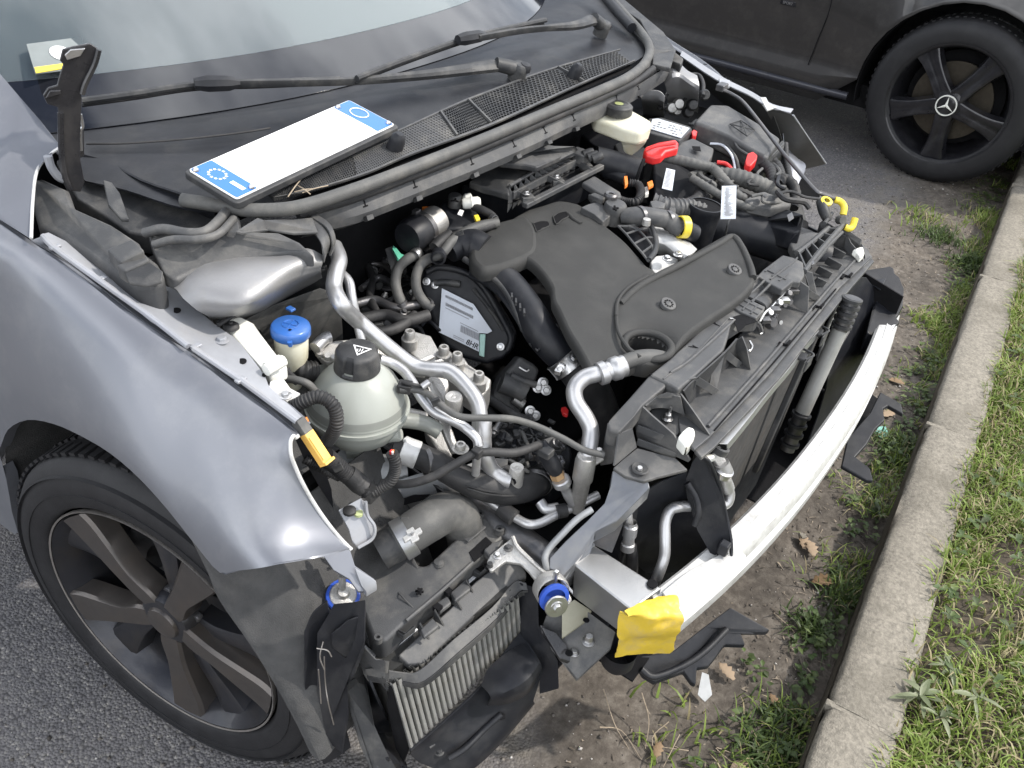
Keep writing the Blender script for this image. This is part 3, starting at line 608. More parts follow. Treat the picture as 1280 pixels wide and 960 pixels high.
# ---- front wheel (turned)
def front_wheel(cx, cy, steer, sgn):
    c = V(cx, cy, .315); ax = V(sgn*math.cos(steer), sgn*math.sin(steer), 0); e = node('wheel', c)
    a_ = V(0, 0, 1).cross(ax)*-1; a_ = V(math.sin(steer), -math.cos(steer), 0)*(1 if sgn < 0 else -1); u_ = V(0, 0, 1)
    prof = [(.222, -.20), (.245, -.212), (.275, -.214), (.298, -.205), (.310, -.192), (.3155, -.17), (.3165, -.105), (.3155, -.04), (.310, -.018), (.300, -.004), (.280, .006), (.262, .008), (.250, .005), (.238, .004), (.231, -.002), (.2285, -.010)]
    lathe('tyre', prof, c, tyrem, e, ax, 96)
    t = MB()
    for k in range(90):
        th = k*2*math.pi/90; d = a_*math.cos(th)+u_*math.sin(th); tg = d.cross(ax)
        t.box(c+d*.316-ax*.032, (.030, .0125, .005), (ax, tg, d)); t.box(c+d*.3175-ax*.078, (.040, .0135, .005), ((ax+tg*.35).normalized(), tg, d))
        t.box(c+d*.3175-ax*.128, (.040, .0135, .005), ((ax-tg*.35).normalized(), tg, d)); t.box(c+d*.316-ax*.178, (.030, .0125, .005), (ax, tg, d))
    t.build('tread_blocks', tyrem, e, kind='stuff')
    for rr_ in (.262, .290): lathe('sidewall_bead', [(rr_-.0015, .0), (rr_, .0095 if rr_ < .28 else .0065), (rr_+.0015, .0)], c, tyrem, e, ax, 96)
    lathe('rim', [(.2240, .0015), (.2268, .0028), (.2275, .000), (.2262, -.006)], c, rimedge, e, ax, 96)
    lathe('rim_barrel', [(.2225, .001), (.218, -.006), (.207, -.02), (.198, -.05), (.192, -.10), (.188, -.19)], c, rimd, e, ax, 72)
    lathe('wheel_back', [(0, -.001), (.19, -.001), (.19, -.006)], c-ax*.175, voidm, e, ax, 40)
    lathe('brake_disc', [(.04, 0), (.142, 0), (.142, -.02), (.04, -.02)], c-ax*.11, steel_d, e, ax, 48)
    cal = MB()
    for k in range(8):
        th = R(150+k*8); 
    cal.tube([c-ax*.10+(a_*math.cos(R(q))+u_*math.sin(R(q)))*.125 for q in (125, 145, 165, 185)], .03, 8, 4); cal.build('brake_caliper', steel_d, e)
    def W(r_, th, d): return c+(a_*math.cos(th)+u_*math.sin(th))*r_+ax*d
    for k in range(5):
        t0 = R(56+72*k)
        # broad machined spoke: narrow at the hub, flaring with one long edge
        L_ = [(.030, 34, -6), (.060, 21, -4), (.10, 14.5, -5), (.15, 13, -8), (.195, 12.5, -10.5), (.220, 11.5, -11)]
        dd = [-.013, -.009, -.006, -.005, -.004, -.001]
        rows = []
        for (r_, w0, w1), d in zip(L_, dd):
            A = R(w0); B_ = R(-w0 if w0 > 15 else -w0*.55)
            rows.append([W(r_*.995, t0+A*1.1, d-.035), W(r_, t0+A, d-.006), W(r_, t0+A*.85, d), W(r_, t0+(A+B_)/2, d+.001), W(r_, t0+B_*.85, d), W(r_, t0+B_, d-.006), W(r_*.995, t0+B_*1.1, d-.035)])
        MB().grid(rows, 1, 3).build('spoke', rimm, e, sharp=22)
        t1_ = t0+R(29); rows = []
        for r_, w0, d in ((.055, 13, -.034), (.09, 9, -.028), (.13, 7.6, -.026), (.17, 7.6, -.024), (.210, 8.5, -.018)):
            A = R(w0); tc_ = t1_-R(8)*(1-(r_-.055)/.15); rows.append([W(r_, tc_+A*1.25, d-.03), W(r_, tc_+A, d-.003), W(r_, tc_+A*.7, d), W(r_, tc_-A*.7, d), W(r_, tc_-A, d-.003), W(r_, tc_-A*1.25, d-.03)])
        MB().grid(rows, 1, 3).build('slim_spoke', rimd, e, sharp=45)
        b_ = MB(); b_.lathe([(0, -.030), (.007, -.030), (.008, -.032), (.008, -.04)], W(.052, t0+R(36), 0), ax, 10); b_.build('wheel_bolt', steel_d, e)
    lathe('hub_centre', [(0, -.010), (.036, -.010), (.046, -.013), (.052, -.024), (.056, -.06)], c, rimd, e, ax, 40)
    hc = lathe('hub_cap', [(0, .0015), (.020, .001), (.0285, -.001), (.031, -.006), (.031, -.02)], c-ax*.004, rimm, e, ax, 40)
    return e
front_wheel(-.891, .727, .154, -1)
front_wheel(.86, .727, .154, 1)
for sx in (-1, 1):
    c = V(sx*.86, 3.35, .315); ax = V(sx, 0, 0); e = node('wheel', c); lathe('tyre', [(.22, -.2), (.28, -.21), (.315, -.18), (.315, -.02), (.28, .005), (.23, 0)], c, tyrem, e, ax, 48); lathe('rim', [(0, -.03), (.2, -.03), (.225, 0), (.23, 0)], c, rimm, e, ax, 48)
# ---- near wing
def wing(mirror=False):
    S = []
    arch = [(-25, 615), (-12, 582), (0, 560), (10, 537), (34, 525), (67, 530), (101, 545), (138, 567), (175, 599), (210, 638), (245, 682), (275, 716)]
    ap = [at(u, v, x=-.905) for u, v in arch]
    bot = [V(-.90, 1.45, .24), V(-.902, 1.30, .24), V(-.904, 1.14, .25), V(-.905, 1.11, .33), V(-.905, 1.085, .45)]+ap
    front = [(300, 713, -.898), (325, 710, -.888), (350, 705, -.873), (375, 701, -.854), (398, 696, -.832), (420, 691, -.806), (440, 686, -.780)]
    bot += [at(u, v, x=x) for u, v, x in front]
    lipx = [(-160, 168, .98), (-90, 211, .952), (-40, 243, .935), (0, 270, .920), (42, 299, zr(42))]+[(u, v, zr(u)) for u, v in ((62, 311), (82, 323), (104, 338), (132, 360), (160, 383), (190, 405), (218, 423), (247, 440), (277, 463), (305, 484), (324, 498), (342, 510), (356, 521), (367, 530), (374, 538))]
    lp = [at(u, v, z=z) for u, v, z in lipx]
    n = 27; lps = cr_spline(lp, 6); 
    m_ = len(bot); rows = []
    for i, B_ in enumerate(bot):
        t = i/(m_-1)*(len(lps)-1); j = min(int(t), len(lps)-2); Lp = lps[j].lerp(lps[j+1], t-j)
        f_ = i/(m_-1); out = .058-.02*f_
        P0 = Lp; P1 = Lp+V(-out, -.004, -.004); P2 = Vector((B_.x-.004, Lp.y*.55+B_.y*.45, Lp.z-.10-.03*f_)); P3 = B_
        r_ = [P0+V(.003, 0, -.010), P0+V(-.001,0,-.006), P0+V(-.006, 0, -.0065)]; P0 = P0+V(-.009, 0, -.0015)
        for k in range(13):
            s = k/12; r_.append(P0*(1-s)**3+P1*3*s*(1-s)**2+P2*3*s*s*(1-s)+P3*s**3)
        # shoulder crease
        r_[6] = r_[6]+V(-.001, 0, .0022)
        r_.append(P3+(V(.0008, .001, .0) if f_ > .68 else V(.02, 0, 0))); rows.append(r_)
    if mirror: rows = [[V(-p.x, p.y, p.z) for p in r_] for r_ in rows]
    b = MB().grid(rows, 1, 3); return b, rows
b, WR = wing(); b.build('wing', paint, car, solid=.0012, sharp=60)
# folded front edge of the wing
fe = [V(p.x-.0015, p.y-.001, p.z) for p in WR[-1][1:-1]]; tube('wing_edge_fold', fe, .0026, whitealu, car, 8, 3)
# rear top corner of wing with the cut-out by the hinge
crn = tr('P', [(-120, 40, 1.08), (0, 92, 1.04), (22, 118, 1.03), (50, 150, 1.01), (76, 183, .985), (58, 196, .972), (45, 214, .955), (40, 250, .935), (38, 298, .912), (0, 274, .922), (-120, 175, .98)])
crn_o = MB(); crn_o.prism(crn, .0012, (0, 0, -1)); crn_o.build('wing_rear_corner', paint, car, bevel=.0005)
tube('corner_edge_fold', tr('P', [(77, 183, .985), (60, 195, .972), (46, 214, .955), (41, 250, .935), (39, 298, .914)]), .0022, whitealu, car, 8, 4)
# body behind: A pillar, door and roof so the car is whole
bd = MB()
bd.grid([[V(-.90, y, .24), V(-.915, y, .5), V(-.90, y, .80), V(-.82, y, .98)] for y in (1.45, 2.2, 3.0)], 3, 2)
bd.grid([[V(.90, y, .24), V(.915, y, .5), V(.90, y, .80), V(.82, y, .98)] for y in (1.45, 2.2, 3.0)], 3, 2)
bd.grid([[V(-.9, y, z0), V(-.905, y, .6), V(-.85, y, .95)] for y, z0 in ((3.0, .24), (3.05, .5), (3.35, .68), (3.65, .5), (3.7, .3), (4.2, .4))], 2, 1)
bd.grid([[V(.9, y, z0), V(.905, y, .6), V(.85, y, .95)] for y, z0 in ((3.0, .24), (3.05, .5), (3.35, .68), (3.65, .5), (3.7, .3), (4.2, .4))], 2, 1)
bd.build('rear_body', paint, car, solid=.002)
rf = MB(); rf.grid([[V(-.56, y, z-.02), V(0, y, z+.02), V(.56, y, z-.02)] for y, z in ((1.92, 1.44), (2.4, 1.50), (3.1, 1.48), (3.8, 1.30), (4.2, 1.0), (4.25, .4))], 4, 3); rf.build('roof', paint, car, solid=.002)
# ---- windscreen
def ws(x, s, off=0):     # s = distance up the glass
    yb = .952+.17*(abs(x)/.66)**2.2; zb = .955-.012*(abs(x)/.66)**2
    return V(x*(1-.06*s), yb+s*.88+.0*s, zb+s*.475-.03*s*s*0+off)
xs_ = [-.74+.0617*i for i in range(25)]
MB().grid([[ws(x, s) for x in xs_] for s in (.11, .2, .35, .55, .8, 1.0)], 1, 2).build('windscreen', glass, car, solid=.004)
MB().grid([[ws(x, s, .0008) for x in xs_] for s in (0, .04, .08, .109)], 1, 2).build('windscreen_black_band', frit, car, solid=.004)
for sx in (-1, 1): MB().grid([[ws(sx*(.74+.07*k), s, -.004*k) for k in range(2)] for s in (.0, .3, .6, 1.0)], 1, 3).build('windscreen_pillar', paint if sx < 0 else paint, car, solid=.006)
for sx in (-1, 1): MB().grid([[ws(sx*(.69+.05*k), s, .001) for k in range(2)] for s in (.1, .3, .6, 1.0)], 1, 3).build('windscreen_side_band', frit, car, solid=.003)
dash = MB().grid([[V(x, 1.16+.1*abs(x)+y_, .93+.03*math.cos(x*2)-.10*max(0, y_-.45)) for x in xs_] for y_ in (-.06, .15, .35, .5, .7)], 1, 2); dash.build('dashboard', pinkish, car, solid=.02)
MB().box((0, 2.3, .7), (1.4, 1.6, .5)).build('cabin_interior', voidm, car)
# permit behind the glass
permp = mat('permit_paper', (.17, .19, .19), .6)
pm = tr('P', [(33, 55), (102, 46), (110, 73), (112, 84), (44, 92)], pl=(V(-.6, 1.22, 1.03), V(0, -.45, .9).normalized()))
pc = slab('permit_card', pm, .001, permp, None, .0); tag(pc, 'pale parking permit card with a yellow edge behind the windscreen corner', 'card')
pm2 = tr('P', [(43, 84), (80, 79), (81, 85), (45, 91)], pl=(V(-.6, 1.2185, 1.031), V(0, -.45, .9).normalized())); slab('yellow_strip', pm2, .0008, yel, pc, 0)
MB().lathe([(.0, 0), (.016, 0), (.016, -.001)], at(76, 66, pl=(V(-.6, 1.2185, 1.031), V(0, -.45, .9).normalized())), V(0, -.45, .9), 20).build('round_mark', white, pc)
# ---- cowl top panel between glass and bay
cow = MB(); rows = []
Fr = [at(*p) for p in ((108, 228, .925), (160, 240, .925), (230, 262, .922), (300, 266, .922), (345, 256, .925), (400, 238, .928), (460, 218, .93), (514, 195, .93), (588, 168, .93), (632, 150, .93), (722, 109, .93), (793, 79, .93), (812, 58, .928), (800, 30, .93), (765, -8, .94))]
Fs = cr_spline(Fr, 4)
for p in Fs:
    x = p.x; g_ = ws(max(-.74, min(.8, x+.02)), .0, -.004)
    if g_.y < p.y+.02: g_ = p+V(0, .03, .02)
    rows.append([p, p.lerp(g_, .33)+V(0, 0, .004), p.lerp(g_, .66)+V(0, 0, .008), g_])
cow.grid(rows, 3, 1); cow.build('cowl_panel', plast_d, car, solid=.003)
seamp = tr('P', [(108, 180, .952), (160, 179, .954), (230, 174, .958), (300, 166, .962), (338, 160, .964)]); tube('cowl_seam', seamp, .0015, rub, car, 6)
# grille: honeycomb cells of real depth
gf = [at(*p) for p in ((342, 247, .936), (400, 233, .9385), (460, 214, .9405), (514, 191, .9405), (588, 164, .9405), (632, 146, .9405), (722, 105, .9405), (793, 75, .9405))]
gr_ = [at(*p) for p in ((330, 236, .945), (400, 207, .949), (452, 184, .95), (501, 163, .951), (564.6, 134, .951), (601.5, 119, .951), (689, 87, .951), (776, 62, .951))]
gf = cr_spline(gf, 30); gr2 = cr_spline(gr_, 30)
def gpt(s, t, dz=0):
    s = min(max(s, 0), .9999)*(len(gf)-1); j = int(s); f_ = s-j; a = gf[j].lerp(gf[j+1], f_); b_ = gr2[j].lerp(gr2[j+1], f_); p = a.lerp(b_, t); return V(p.x, p.y, p.z+dz)
GL = sum((gf[i+1]-gf[i]).length for i in range(len(gf)-1)); GWd = sum((gr2[i]-gf[i]).length for i in range(len(gf)))/len(gf)
base = MB().grid([[gpt(i/60, t, -.0165) for i in range(61)] for t in (-.02, .5, 1.02)]); base.build('grille_tray', voidm, car)
gn = node('cowl_grille', gpt(.5, .5))
def comb(s0, s1, closed, name):
    b = MB(); pit = .0067; nx = int(GL*(s1-s0)/pit); ny = max(1, int(GWd/(pit*.866)))
    for j in range(ny):
        for i in range(nx):
            cs = s0+(s1-s0)*(i+.5+(.5 if j % 2 else 0)*.98)/(nx+.5); ct = (j+.5)/ny
            if cs > s1-.2*pit/GL: continue
            ho = []; hi = []; lo = []
            for k in range(6):
                th = R(30+60*k); dx = math.cos(th)/GL*pit*.5774*1.0; dy = math.sin(th)/GWd*pit*.5774*1.0
                ho.append(gpt(cs+dx, ct+dy)); hi.append(gpt(cs+dx*.80, ct+dy*.80, 0)); lo.append(gpt(cs+dx*.80, ct+dy*.80, -.006 if not closed else -.0012))
            o_ = len(b.v); b.v += ho+hi+lo
            for k in range(6):
                q = (k+1) % 6; b.f += [(o_+k, o_+q, o_+6+q, o_+6+k), (o_+6+k, o_+6+q, o_+12+q, o_+12+k)]; b.sm += [False, False]
            if closed: b.f.append(tuple(o_+12+k for k in range(6))); b.sm.append(False)
    b.build(name, plast_g if closed else plast, gn, sharp=20, kind='stuff')
comb(.0, .25, False, 'open_honeycomb'); comb(.25, .535, True, 'closed_honeycomb'); comb(.537, .66, False, 'open_honeycomb'); comb(.672, .865, False, 'open_honeycomb'); comb(.877, .99, False, 'open_honeycomb')
for s in (.536, .666, .871): MB().bar(gpt(s, 0, .001), gpt(s, 1, .001), .004, .006).build('grille_divider', plast_g, gn, bevel=.0008)
MB().grid([[gpt(i/60, t, .0012) for i in range(61)] for t in (-.07, -.0)]).build('grille_border', plast_g, gn, solid=.004)
MB().grid([[gpt(i/60, t, .0012) for i in range(61)] for t in (1.0, 1.06)]).build('grille_border', plast_g, gn, solid=.004)
for i, (u, v) in enumerate(((495, 180), (719, 91))):
    c = at(u, v, z=.952); lathe('washer_jet', [(0, .020), (.006, .0195), (.0095, .016), (.0125, .008), (.0135, -.008), (.0135, -.012)], c, plast_d, car, (.1, -.35, 1), 20)
# dry straws on the grille
for k, (p, q) in enumerate((((360, 246), (378, 222)), ((368, 240), (392, 236)), ((378, 241), (410, 232)), ((372, 232), (388, 243)))):
    o = tube('straw', [at(*p, z=.945), at((p[0]+q[0])/2, (p[1]+q[1])/2-1, z=.949), at(*q, z=.945)], .0009, twigm, None, 5, 3)
    tag(o, ('steepest dry straw', 'long flat dry straw', 'right hand dry straw', 'short crossing dry straw')[k]+' lying on the grille in front of the licence plate', 'straw', 'dry straws on the grille')
# ---- seal and plenum rail
sp = tr('P', [(228, 250, .935), (255, 254, .936), (279, 258, .936), (319, 263, .938), (372, 259, .94), (432, 241, .942), (500, 216, .942), (600, 176, .942), (700, 134, .942), (755, 111, .942), (786, 96, .942), (806, 79, .942), (812, 60, .944), (801, 40, .947), (782, 19, .95), (760, -6, .955), (735, -35, .96)])
tube('cowl_seal', sp, .0098, rubg, car, 14, 8)
sp2 = tr('P', [(372, 267, .925), (436, 249, .926), (503, 224, .926), (604, 184, .926), (703, 142, .926), (760, 118, .926), (792, 103, .926), (816, 86, .925)]); tube('seal_foot', sp2, .008, rub, car, 10, 6)
up_ = tr('P', [(384, 270, .915), (440, 251, .916), (503, 228, .916), (560, 206, .916), (604, 188, .916), (660, 165, .916), (703, 147, .916), (760, 122, .916), (800, 104, .916), (840, 78, .912)])
lo_ = tr('P', [(392, 281, .897), (446, 269, .897), (508, 246, .897), (565, 223, .897), (610, 205, .897), (667, 180, .897), (708, 160, .897), (762, 135, .897), (803, 113, .897), (838, 90, .897)])
MB().grid([up_, [a.lerp(b_, .5)+V(0, 0, .001) for a, b_ in zip(up_, lo_)], lo_, [p+V(0, .002, -.012) for p in lo_], [p+V(0, .03, -.03) for p in lo_]], 3, 1, True).build('plenum_rail', plast_g, car, solid=.002, sharp=30)
MB().grid([[p+V(0, .03, -.028) for p in lo_], [p+V(0, .13, -.05) for p in lo_], [p+V(0, .14, -.22) for p in lo_], [p+V(0, .10, -.5) for p in lo_]], 2, 1).build('bulkhead', voidm, car)
upi = cr_spline(up_, 10); loi = cr_spline(lo_, 10)
for k, s in enumerate((.135, .245, .40, .52, .60, .70, .80, .88)):
    j = int(s*(len(upi)-1)); a = upi[j]; b_ = loi[j]; d = (upi[j+1]-upi[j]).normalized(); e_ = (b_-a).normalized(); n_ = d.cross(e_)
    if n_.z < 0: n_ = -n_
    m_ = MB(); cc = a.lerp(b_, .35)+n_*.0015; m_.box(cc, (.0022, .012, .003), (d, e_, n_)); m_.box(cc-e_*.006, (.009, .0022, .003), (d, e_, n_)); m_.box(cc+e_*.006, (.009, .0022, .003), (d, e_, n_)); m_.build('clip_slot', voidm, car)
    m_ = MB(); m_.box(b_+V(0, -.004, -.008), (.013, .008, .010), (d, e_, n_)); m_.build('rail_clip', plast, car, bevel=.001)
# ---- wipers
def wiper(label, blade, arm, holder, capp):
    e = node('wiper', at(*capp)); 
    bl = [at(*p) for p in blade]; b = MB(); m_ = len(bl)
    up = V(0, -.45, .9).normalized()
    tube('blade', bl, .0055, plast, e, 8, 6, label=None); tube('blade_rubber', [p-up*.009 for p in bl], .0028, rub, e, 6, 6)
    h = [at(*p) for p in holder]; bb = MB(); bb.tube([h[0], h[0].lerp(h[1], .3), h[0].lerp(h[1], .75), h[1]], [.009, .013, .012, .006], 8, 5); bb.build('blade_clip', plast_d, e, sharp=25)
    A = [at(*p) for p in arm]
    rows = []
    ap = cr_spline(A, 5); n = len(ap)
    for i, p in enumerate(ap):
        t = i/(n-1); wd = .0045+.0085*max(0, (t-.45)/.55) ; tg = (ap[min(i+1, n-1)]-ap[max(i-1, 0)]).normalized(); sd_ = tg.cross(up).normalized()
        rows.append([p-sd_*wd-up*.008, p-sd_*wd, p-sd_*wd*.5+up*.004, p+sd_*wd*.5+up*.004, p+sd_*wd, p+sd_*wd-up*.008])
    MB().grid(rows, 1, 1).build('arm', plast_g if False else plast, e, sharp=35)
    c = at(*capp); lathe('arm_pivot', [(0, .014), (.012, .013), (.016, .009), (.017, .0), (.017, -.02)], A[-1].lerp(c, .85)-up*.004, plast, e, (.0, -.3, 1), 24); lathe('pivot_cap', [(0, .008), (.009, .007), (.0125, .002), (.0125, -.006)], c+up*.004, plast_d, e, (.0, -.3, 1), 24)
    sb = MB(); sb.tube([A[-1], A[-1].lerp(c, .5)-up*.002, c-up*.004], [.013, .014, .012], 10, 4); sb.build('arm_shoulder', plast, e)
wiper('near', [(103, 126, .992), (170, 117, 1.0), (245, 106, 1.006), (330, 103, 1.0), (424, 99, .99)], [(262, 103, 1.013), (330, 102, 1.008), (395, 101, .999), (450, 99, .99), (528, 92, .985), (575, 86, .983), (620, 80, .978)], [(243, 105, 1.012), (300, 104, 1.010)], (655, 86, .968))
wiper('far', [(446, 98, .995), (500, 77, 1.0), (580, 49, 1.006), (640, 34, 1.002), (682, 25, 1.0)], [(598, 46, 1.013), (650, 37, 1.010), (690, 33, 1.004), (720, 30, .998), (742, 23, .992)], [(572, 50, 1.012), (606, 44, 1.010)], (757, 33, .968))
# ---- bonnet hinge
hg = node('bonnet_hinge', at(95, 235, z=.93))
pl_h = (at(95, 235, z=.93), V(-.45, -.80, 0).normalized())
slab('hinge_arm', tr('A', [(262, 712), (232, 668), (222, 600), (222, 500), (215, 400), (175, 388), (160, 355), (178, 328), (212, 318), (222, 280), (235, 240), (222, 225), (232, 185), (268, 175), (335, 162), (366, 182), (362, 215), (335, 262), (300, 330), (305, 370), (302, 425), (298, 520), (300, 600), (315, 680), (300, 715)], pl=pl_h), .005, blackmetal, hg, .0014, dv=(.45, .8, 0))
tube('hinge_lip', tr('A', [(368, 185), (352, 240), (318, 310), (306, 350)], pl=(pl_h[0]-pl_h[1]*-.004, pl_h[1])), .0035, blackmetal, hg, 8)
tube('hinge_lip', tr('A', [(225, 420), (228, 560), (240, 650), (262, 705)], pl=(pl_h[0]+pl_h[1]*.003, pl_h[1])), .004, blackmetal, hg, 8)
slab('hinge_pad', tr('A', [(240, 205), (262, 185), (318, 180), (300, 210), (250, 225)], pl=(pl_h[0]+pl_h[1]*.004, pl_h[1])), .004, steel, hg, .001, dv=(.45, .8, 0))
slab('hinge_tab', tr('A', [(168, 368), (185, 338), (225, 336), (228, 352), (190, 362)], pl=(pl_h[0]+pl_h[1]*.004, pl_h[1])), .004, blackmetal, hg, .0014, dv=(.45, .8, 0))
slab('rear_link', tr('A', [(300, 420), (312, 470), (314, 580), (300, 590), (285, 520), (288, 440)], pl=(pl_h[0]-pl_h[1]*.02, pl_h[1])), .004, blackmetal, hg, .001, dv=(.45, .8, 0))
tube('link_lip', tr('A', [(300, 425), (308, 470), (300, 490), (302, 560)], pl=(pl_h[0]-pl_h[1]*.016, pl_h[1])), .0022, steel, hg, 6)
tube('silver_strap', tr('A', [(178, 580), (190, 620), (215, 655), (240, 668)], pl=(pl_h[0]-pl_h[1]*.012, pl_h[1])), .006, paint_in, hg, 8)
# ---- licence plate resting on the cowl
zs = .975
fr_px = [(228, 214, .982), (436, 124, .992), (500, 158, .968), (296, 255, .955)]
pc_ = [at(*p) for p in fr_px]
def pq(u, v, off=0):
    a = pc_[0].lerp(pc_[1], u); b_ = pc_[3].lerp(pc_[2], u); p = a.lerp(b_, v); n_ = (pc_[1]-pc_[0]).cross(pc_[3]-pc_[0]).normalized()
    if n_.z < 0: n_ = -n_
    return p+n_*off
plate = empty('licence_plate', pq(.5, .5, -.006), 'white and blue licence plate in a black frame lying loose on the cowl grille', 'licence plate')
def rq(u0, v0, u1, v1, off): return [pq(u0, v0, off), pq(u1, v0, off), pq(u1, v1, off), pq(u0, v1, off)]
def rnd(u0, v0, u1, v1, off, ru, rv, n=5):
    o = []
    for cu, cv, a0 in ((u1-ru, v1-rv, 0), (u0+ru, v1-rv, 90), (u0+ru, v0+rv, 180), (u1-ru, v0+rv, 270)):
        for k in range(n+1): th = R(a0+90*k/n); o.append(pq(cu+ru*math.cos(th), cv+rv*math.sin(th), off))
    return o
slab('plate_frame', rnd(0, 0, 1, 1, 0, .025, .07), .010, plast, plate, .002)
slab('plate_panel', rnd(.017, .04, .985, .93, .0024, .015, .045), .0022, platew, plate, .0004)
slab('blue_band', rnd(.022, .055, .132, .915, .0030, .010, .035), .0004, plateb, plate, 0)
slab('blue_band', rnd(.868, .055, .98, .915, .0030, .010, .035), .0004, plateb, plate, 0)
st = MB()
for k in range(12):
    th = k*math.pi/6; cu, cv = .078+math.cos(th)*.031, .36+math.sin(th)*.125
    for q in range(1):
        pts = [];
        for j in range(10): a = math.pi/2+j*math.pi/5; rr_ = 1 if j % 2 == 0 else .42; pts.append(pq(cu+math.cos(a)*.0075*rr_, cv-math.sin(a)*.029*rr_, .0036))
        st.prism(pts, .0003)
st.build('star_ring', white, plate)
slab('country_letter', rq(.062, .66, .096, .85, .0036) if False else [pq(.072, .60, .0036), pq(.092, .60, .0036), pq(.092, .84, .0036), pq(.072, .84, .0036)], .0003, white, plate, 0)
rg = [pq(.925+math.cos(k*math.pi/16)*.037, .40+math.sin(k*math.pi/16)*.15, .0036) for k in range(33)]; MB().tube(rg, .0009, 6, 1, straight=True).build('year_ring', white, plate)
for u, v in ((.034, .12), (.115, .86), (.885, .10), (.965, .86)): lathe('rivet', [(0, .0035), (.003, .003), (.0045, .001), (.0045, 0)], pq(u, v, .003), steel, plate, (pq(.5, .5, 1)-pq(.5, .5)), 14)
# ---- scuttle plastics at the near side
def cover(name, pts, m_, th=.03, bev=.006, par=None, dv=(0,0,-1), segs=3, **k): return slab(name, pts, th, m_, par or car, bev, dv=dv, segs=segs, **k)
cover('scuttle_duct', tr('S', [(62, 190, .925), (90, 185, .935), (200, 230, .935), (225, 300, .93), (370, 365, .92), (470, 430, .912), (490, 470, .905), (540, 510, .90), (570, 560, .892), (540, 600, .885), (450, 605, .88), (395, 565, .885), (330, 520, .888), (200, 440, .895), (85, 375, .90), (65, 300, .91)]), plast_g, .05, .008)
cover('duct_step', tr('S', [(345, 460, .912), (440, 420, .925), (490, 465, .92), (395, 510, .908)]), plast_g, .02, .003)
cover('duct_step', tr('S', [(380, 520, .905), (490, 475, .912), (510, 500, .908), (415, 545, .90)]), plast_g, .02, .003)
cover('duct_foot', tr('S', [(415, 550, .898), (510, 510, .905), (560, 545, .90), (555, 585, .892), (500, 600, .888), (430, 590, .89)]), plast, .004, .004)
cover('scuttle_corner', tr('S', [(150, 120, .93), (245, 95, .935), (330, 120, .925), (480, 200, .918), (640, 250, .915), (700, 300, .91), (820, 320, .905), (700, 390, .895), (560, 420, .89), (430, 400, .89), (330, 330, .90), (230, 270, .91)]), plast, .03, .004)
sheet('scuttle_wall', [tr('S', [(250, 98, .945), (360, 130, .94), (480, 195, .938), (640, 250, .938), (760, 300, .935)]), tr('S', [(255, 110, .94), (362, 150, .93), (480, 225, .92), (640, 285, .915), (760, 330, .912)]), tr('S', [(240, 230, .89), (350, 290, .885), (480, 330, .885), (620, 370, .88), (740, 370, .88)])], plast_d, car, .003)
cover('scuttle_tab', tr('S', [(330, 195, .945), (365, 205, .945), (395, 245, .94), (430, 345, .93), (400, 345, .93), (350, 290, .94)]), plast, .006, .002)
cover('strut_brace', tr('S', [(500, 390, .915), (600, 400, .92), (700, 385, .922), (760, 350, .925), (790, 312, .93), (850, 330, .93), (860, 390, .925), (1000, 395, .92), (1080, 430, .915), (1140, 485, .905), (1040, 470, .90), (850, 490, .895), (720, 520, .89), (610, 580, .885), (560, 545, .895), (520, 460, .905)]), plast_g, .022, .005)
tube('brace_ridge', tr('S', [(490, 400, .918), (560, 385, .928), (650, 400, .93), (720, 395, .93), (770, 355, .932), (800, 318, .935)]), .0068, plast_g, car, 12)
tube('brace_ridge', tr('S', [(525, 445, .915), (600, 425, .925), (690, 425, .927), (770, 405, .928), (830, 345, .93)]), .0055, plast_g, car, 12)
cover('brace_flange', tr('S', [(835, 392, .93), (920, 340, .935), (945, 350, .935), (1050, 345, .925), (1130, 340, .92), (1150, 395, .918), (1060, 400, .92), (960, 385, .922), (860, 400, .926)]), plast_g, .004, .0015)
b = MB(); ar = [at(20+x/3.0476, 160+y/3.0476, z=z) for x, y, z in ((1120, 350, .915), (1165, 400, .91), (1185, 450, .90), (1185, 490, .88))]; b.grid([[p+V(-.015, -.01, 0) for p in ar], [p+V(0, 0, .004) for p in ar], [p+V(.016, .008, 0) for p in ar]], 4, 2); b.build('brace_loop', plast_g, car, solid=.003)
b = MB(); ar = [at(20+x/3.0476, 160+y/3.0476, z=z) for x, y, z in ((1130, 330, .92), (1190, 370, .915), (1215, 430, .90), (1205, 480, .88))]; b.grid([[p+V(-.006, -.003, 0) for p in ar], [p+V(.006, .004, 0) for p in ar]], 4, 1); b.build('brace_loop', plast_g, car, solid=.003)
# ---- near strut tower (bright pressed metal) and inner wing skin
st_rows = [tr('S', [(600, 610, .87), (690, 530, .885), (850, 485, .89), (1010, 475, .89), (1110, 462, .895), (1170, 490, .885)]),
 tr('S', [(615, 620, .872), (700, 560, .888), (850, 530, .893), (1000, 510, .892), (1100, 490, .893), (1165, 500, .884)]),
 tr('S', [(640, 650, .868), (720, 620, .883), (840, 600, .888), (930, 580, .888), (1060, 530, .888), (1165, 515, .88)]),
 tr('S', [(690, 690, .858), (780, 675, .87), (860, 665, .875), (930, 630, .878), (1050, 560, .878), (1160, 530, .87)]),
 tr('S', [(735, 715, .83), (800, 705, .85), (880, 680, .858), (940, 655, .86), (1050, 585, .862), (1160, 545, .855)]),
 tr('S', [(760, 745, .76), (820, 735, .78), (890, 715, .79), (950, 690, .79), (1060, 625, .79), (1165, 570, .79)])]
sheet('strut_tower', st_rows, tower_m, car, .002, 3, 3)
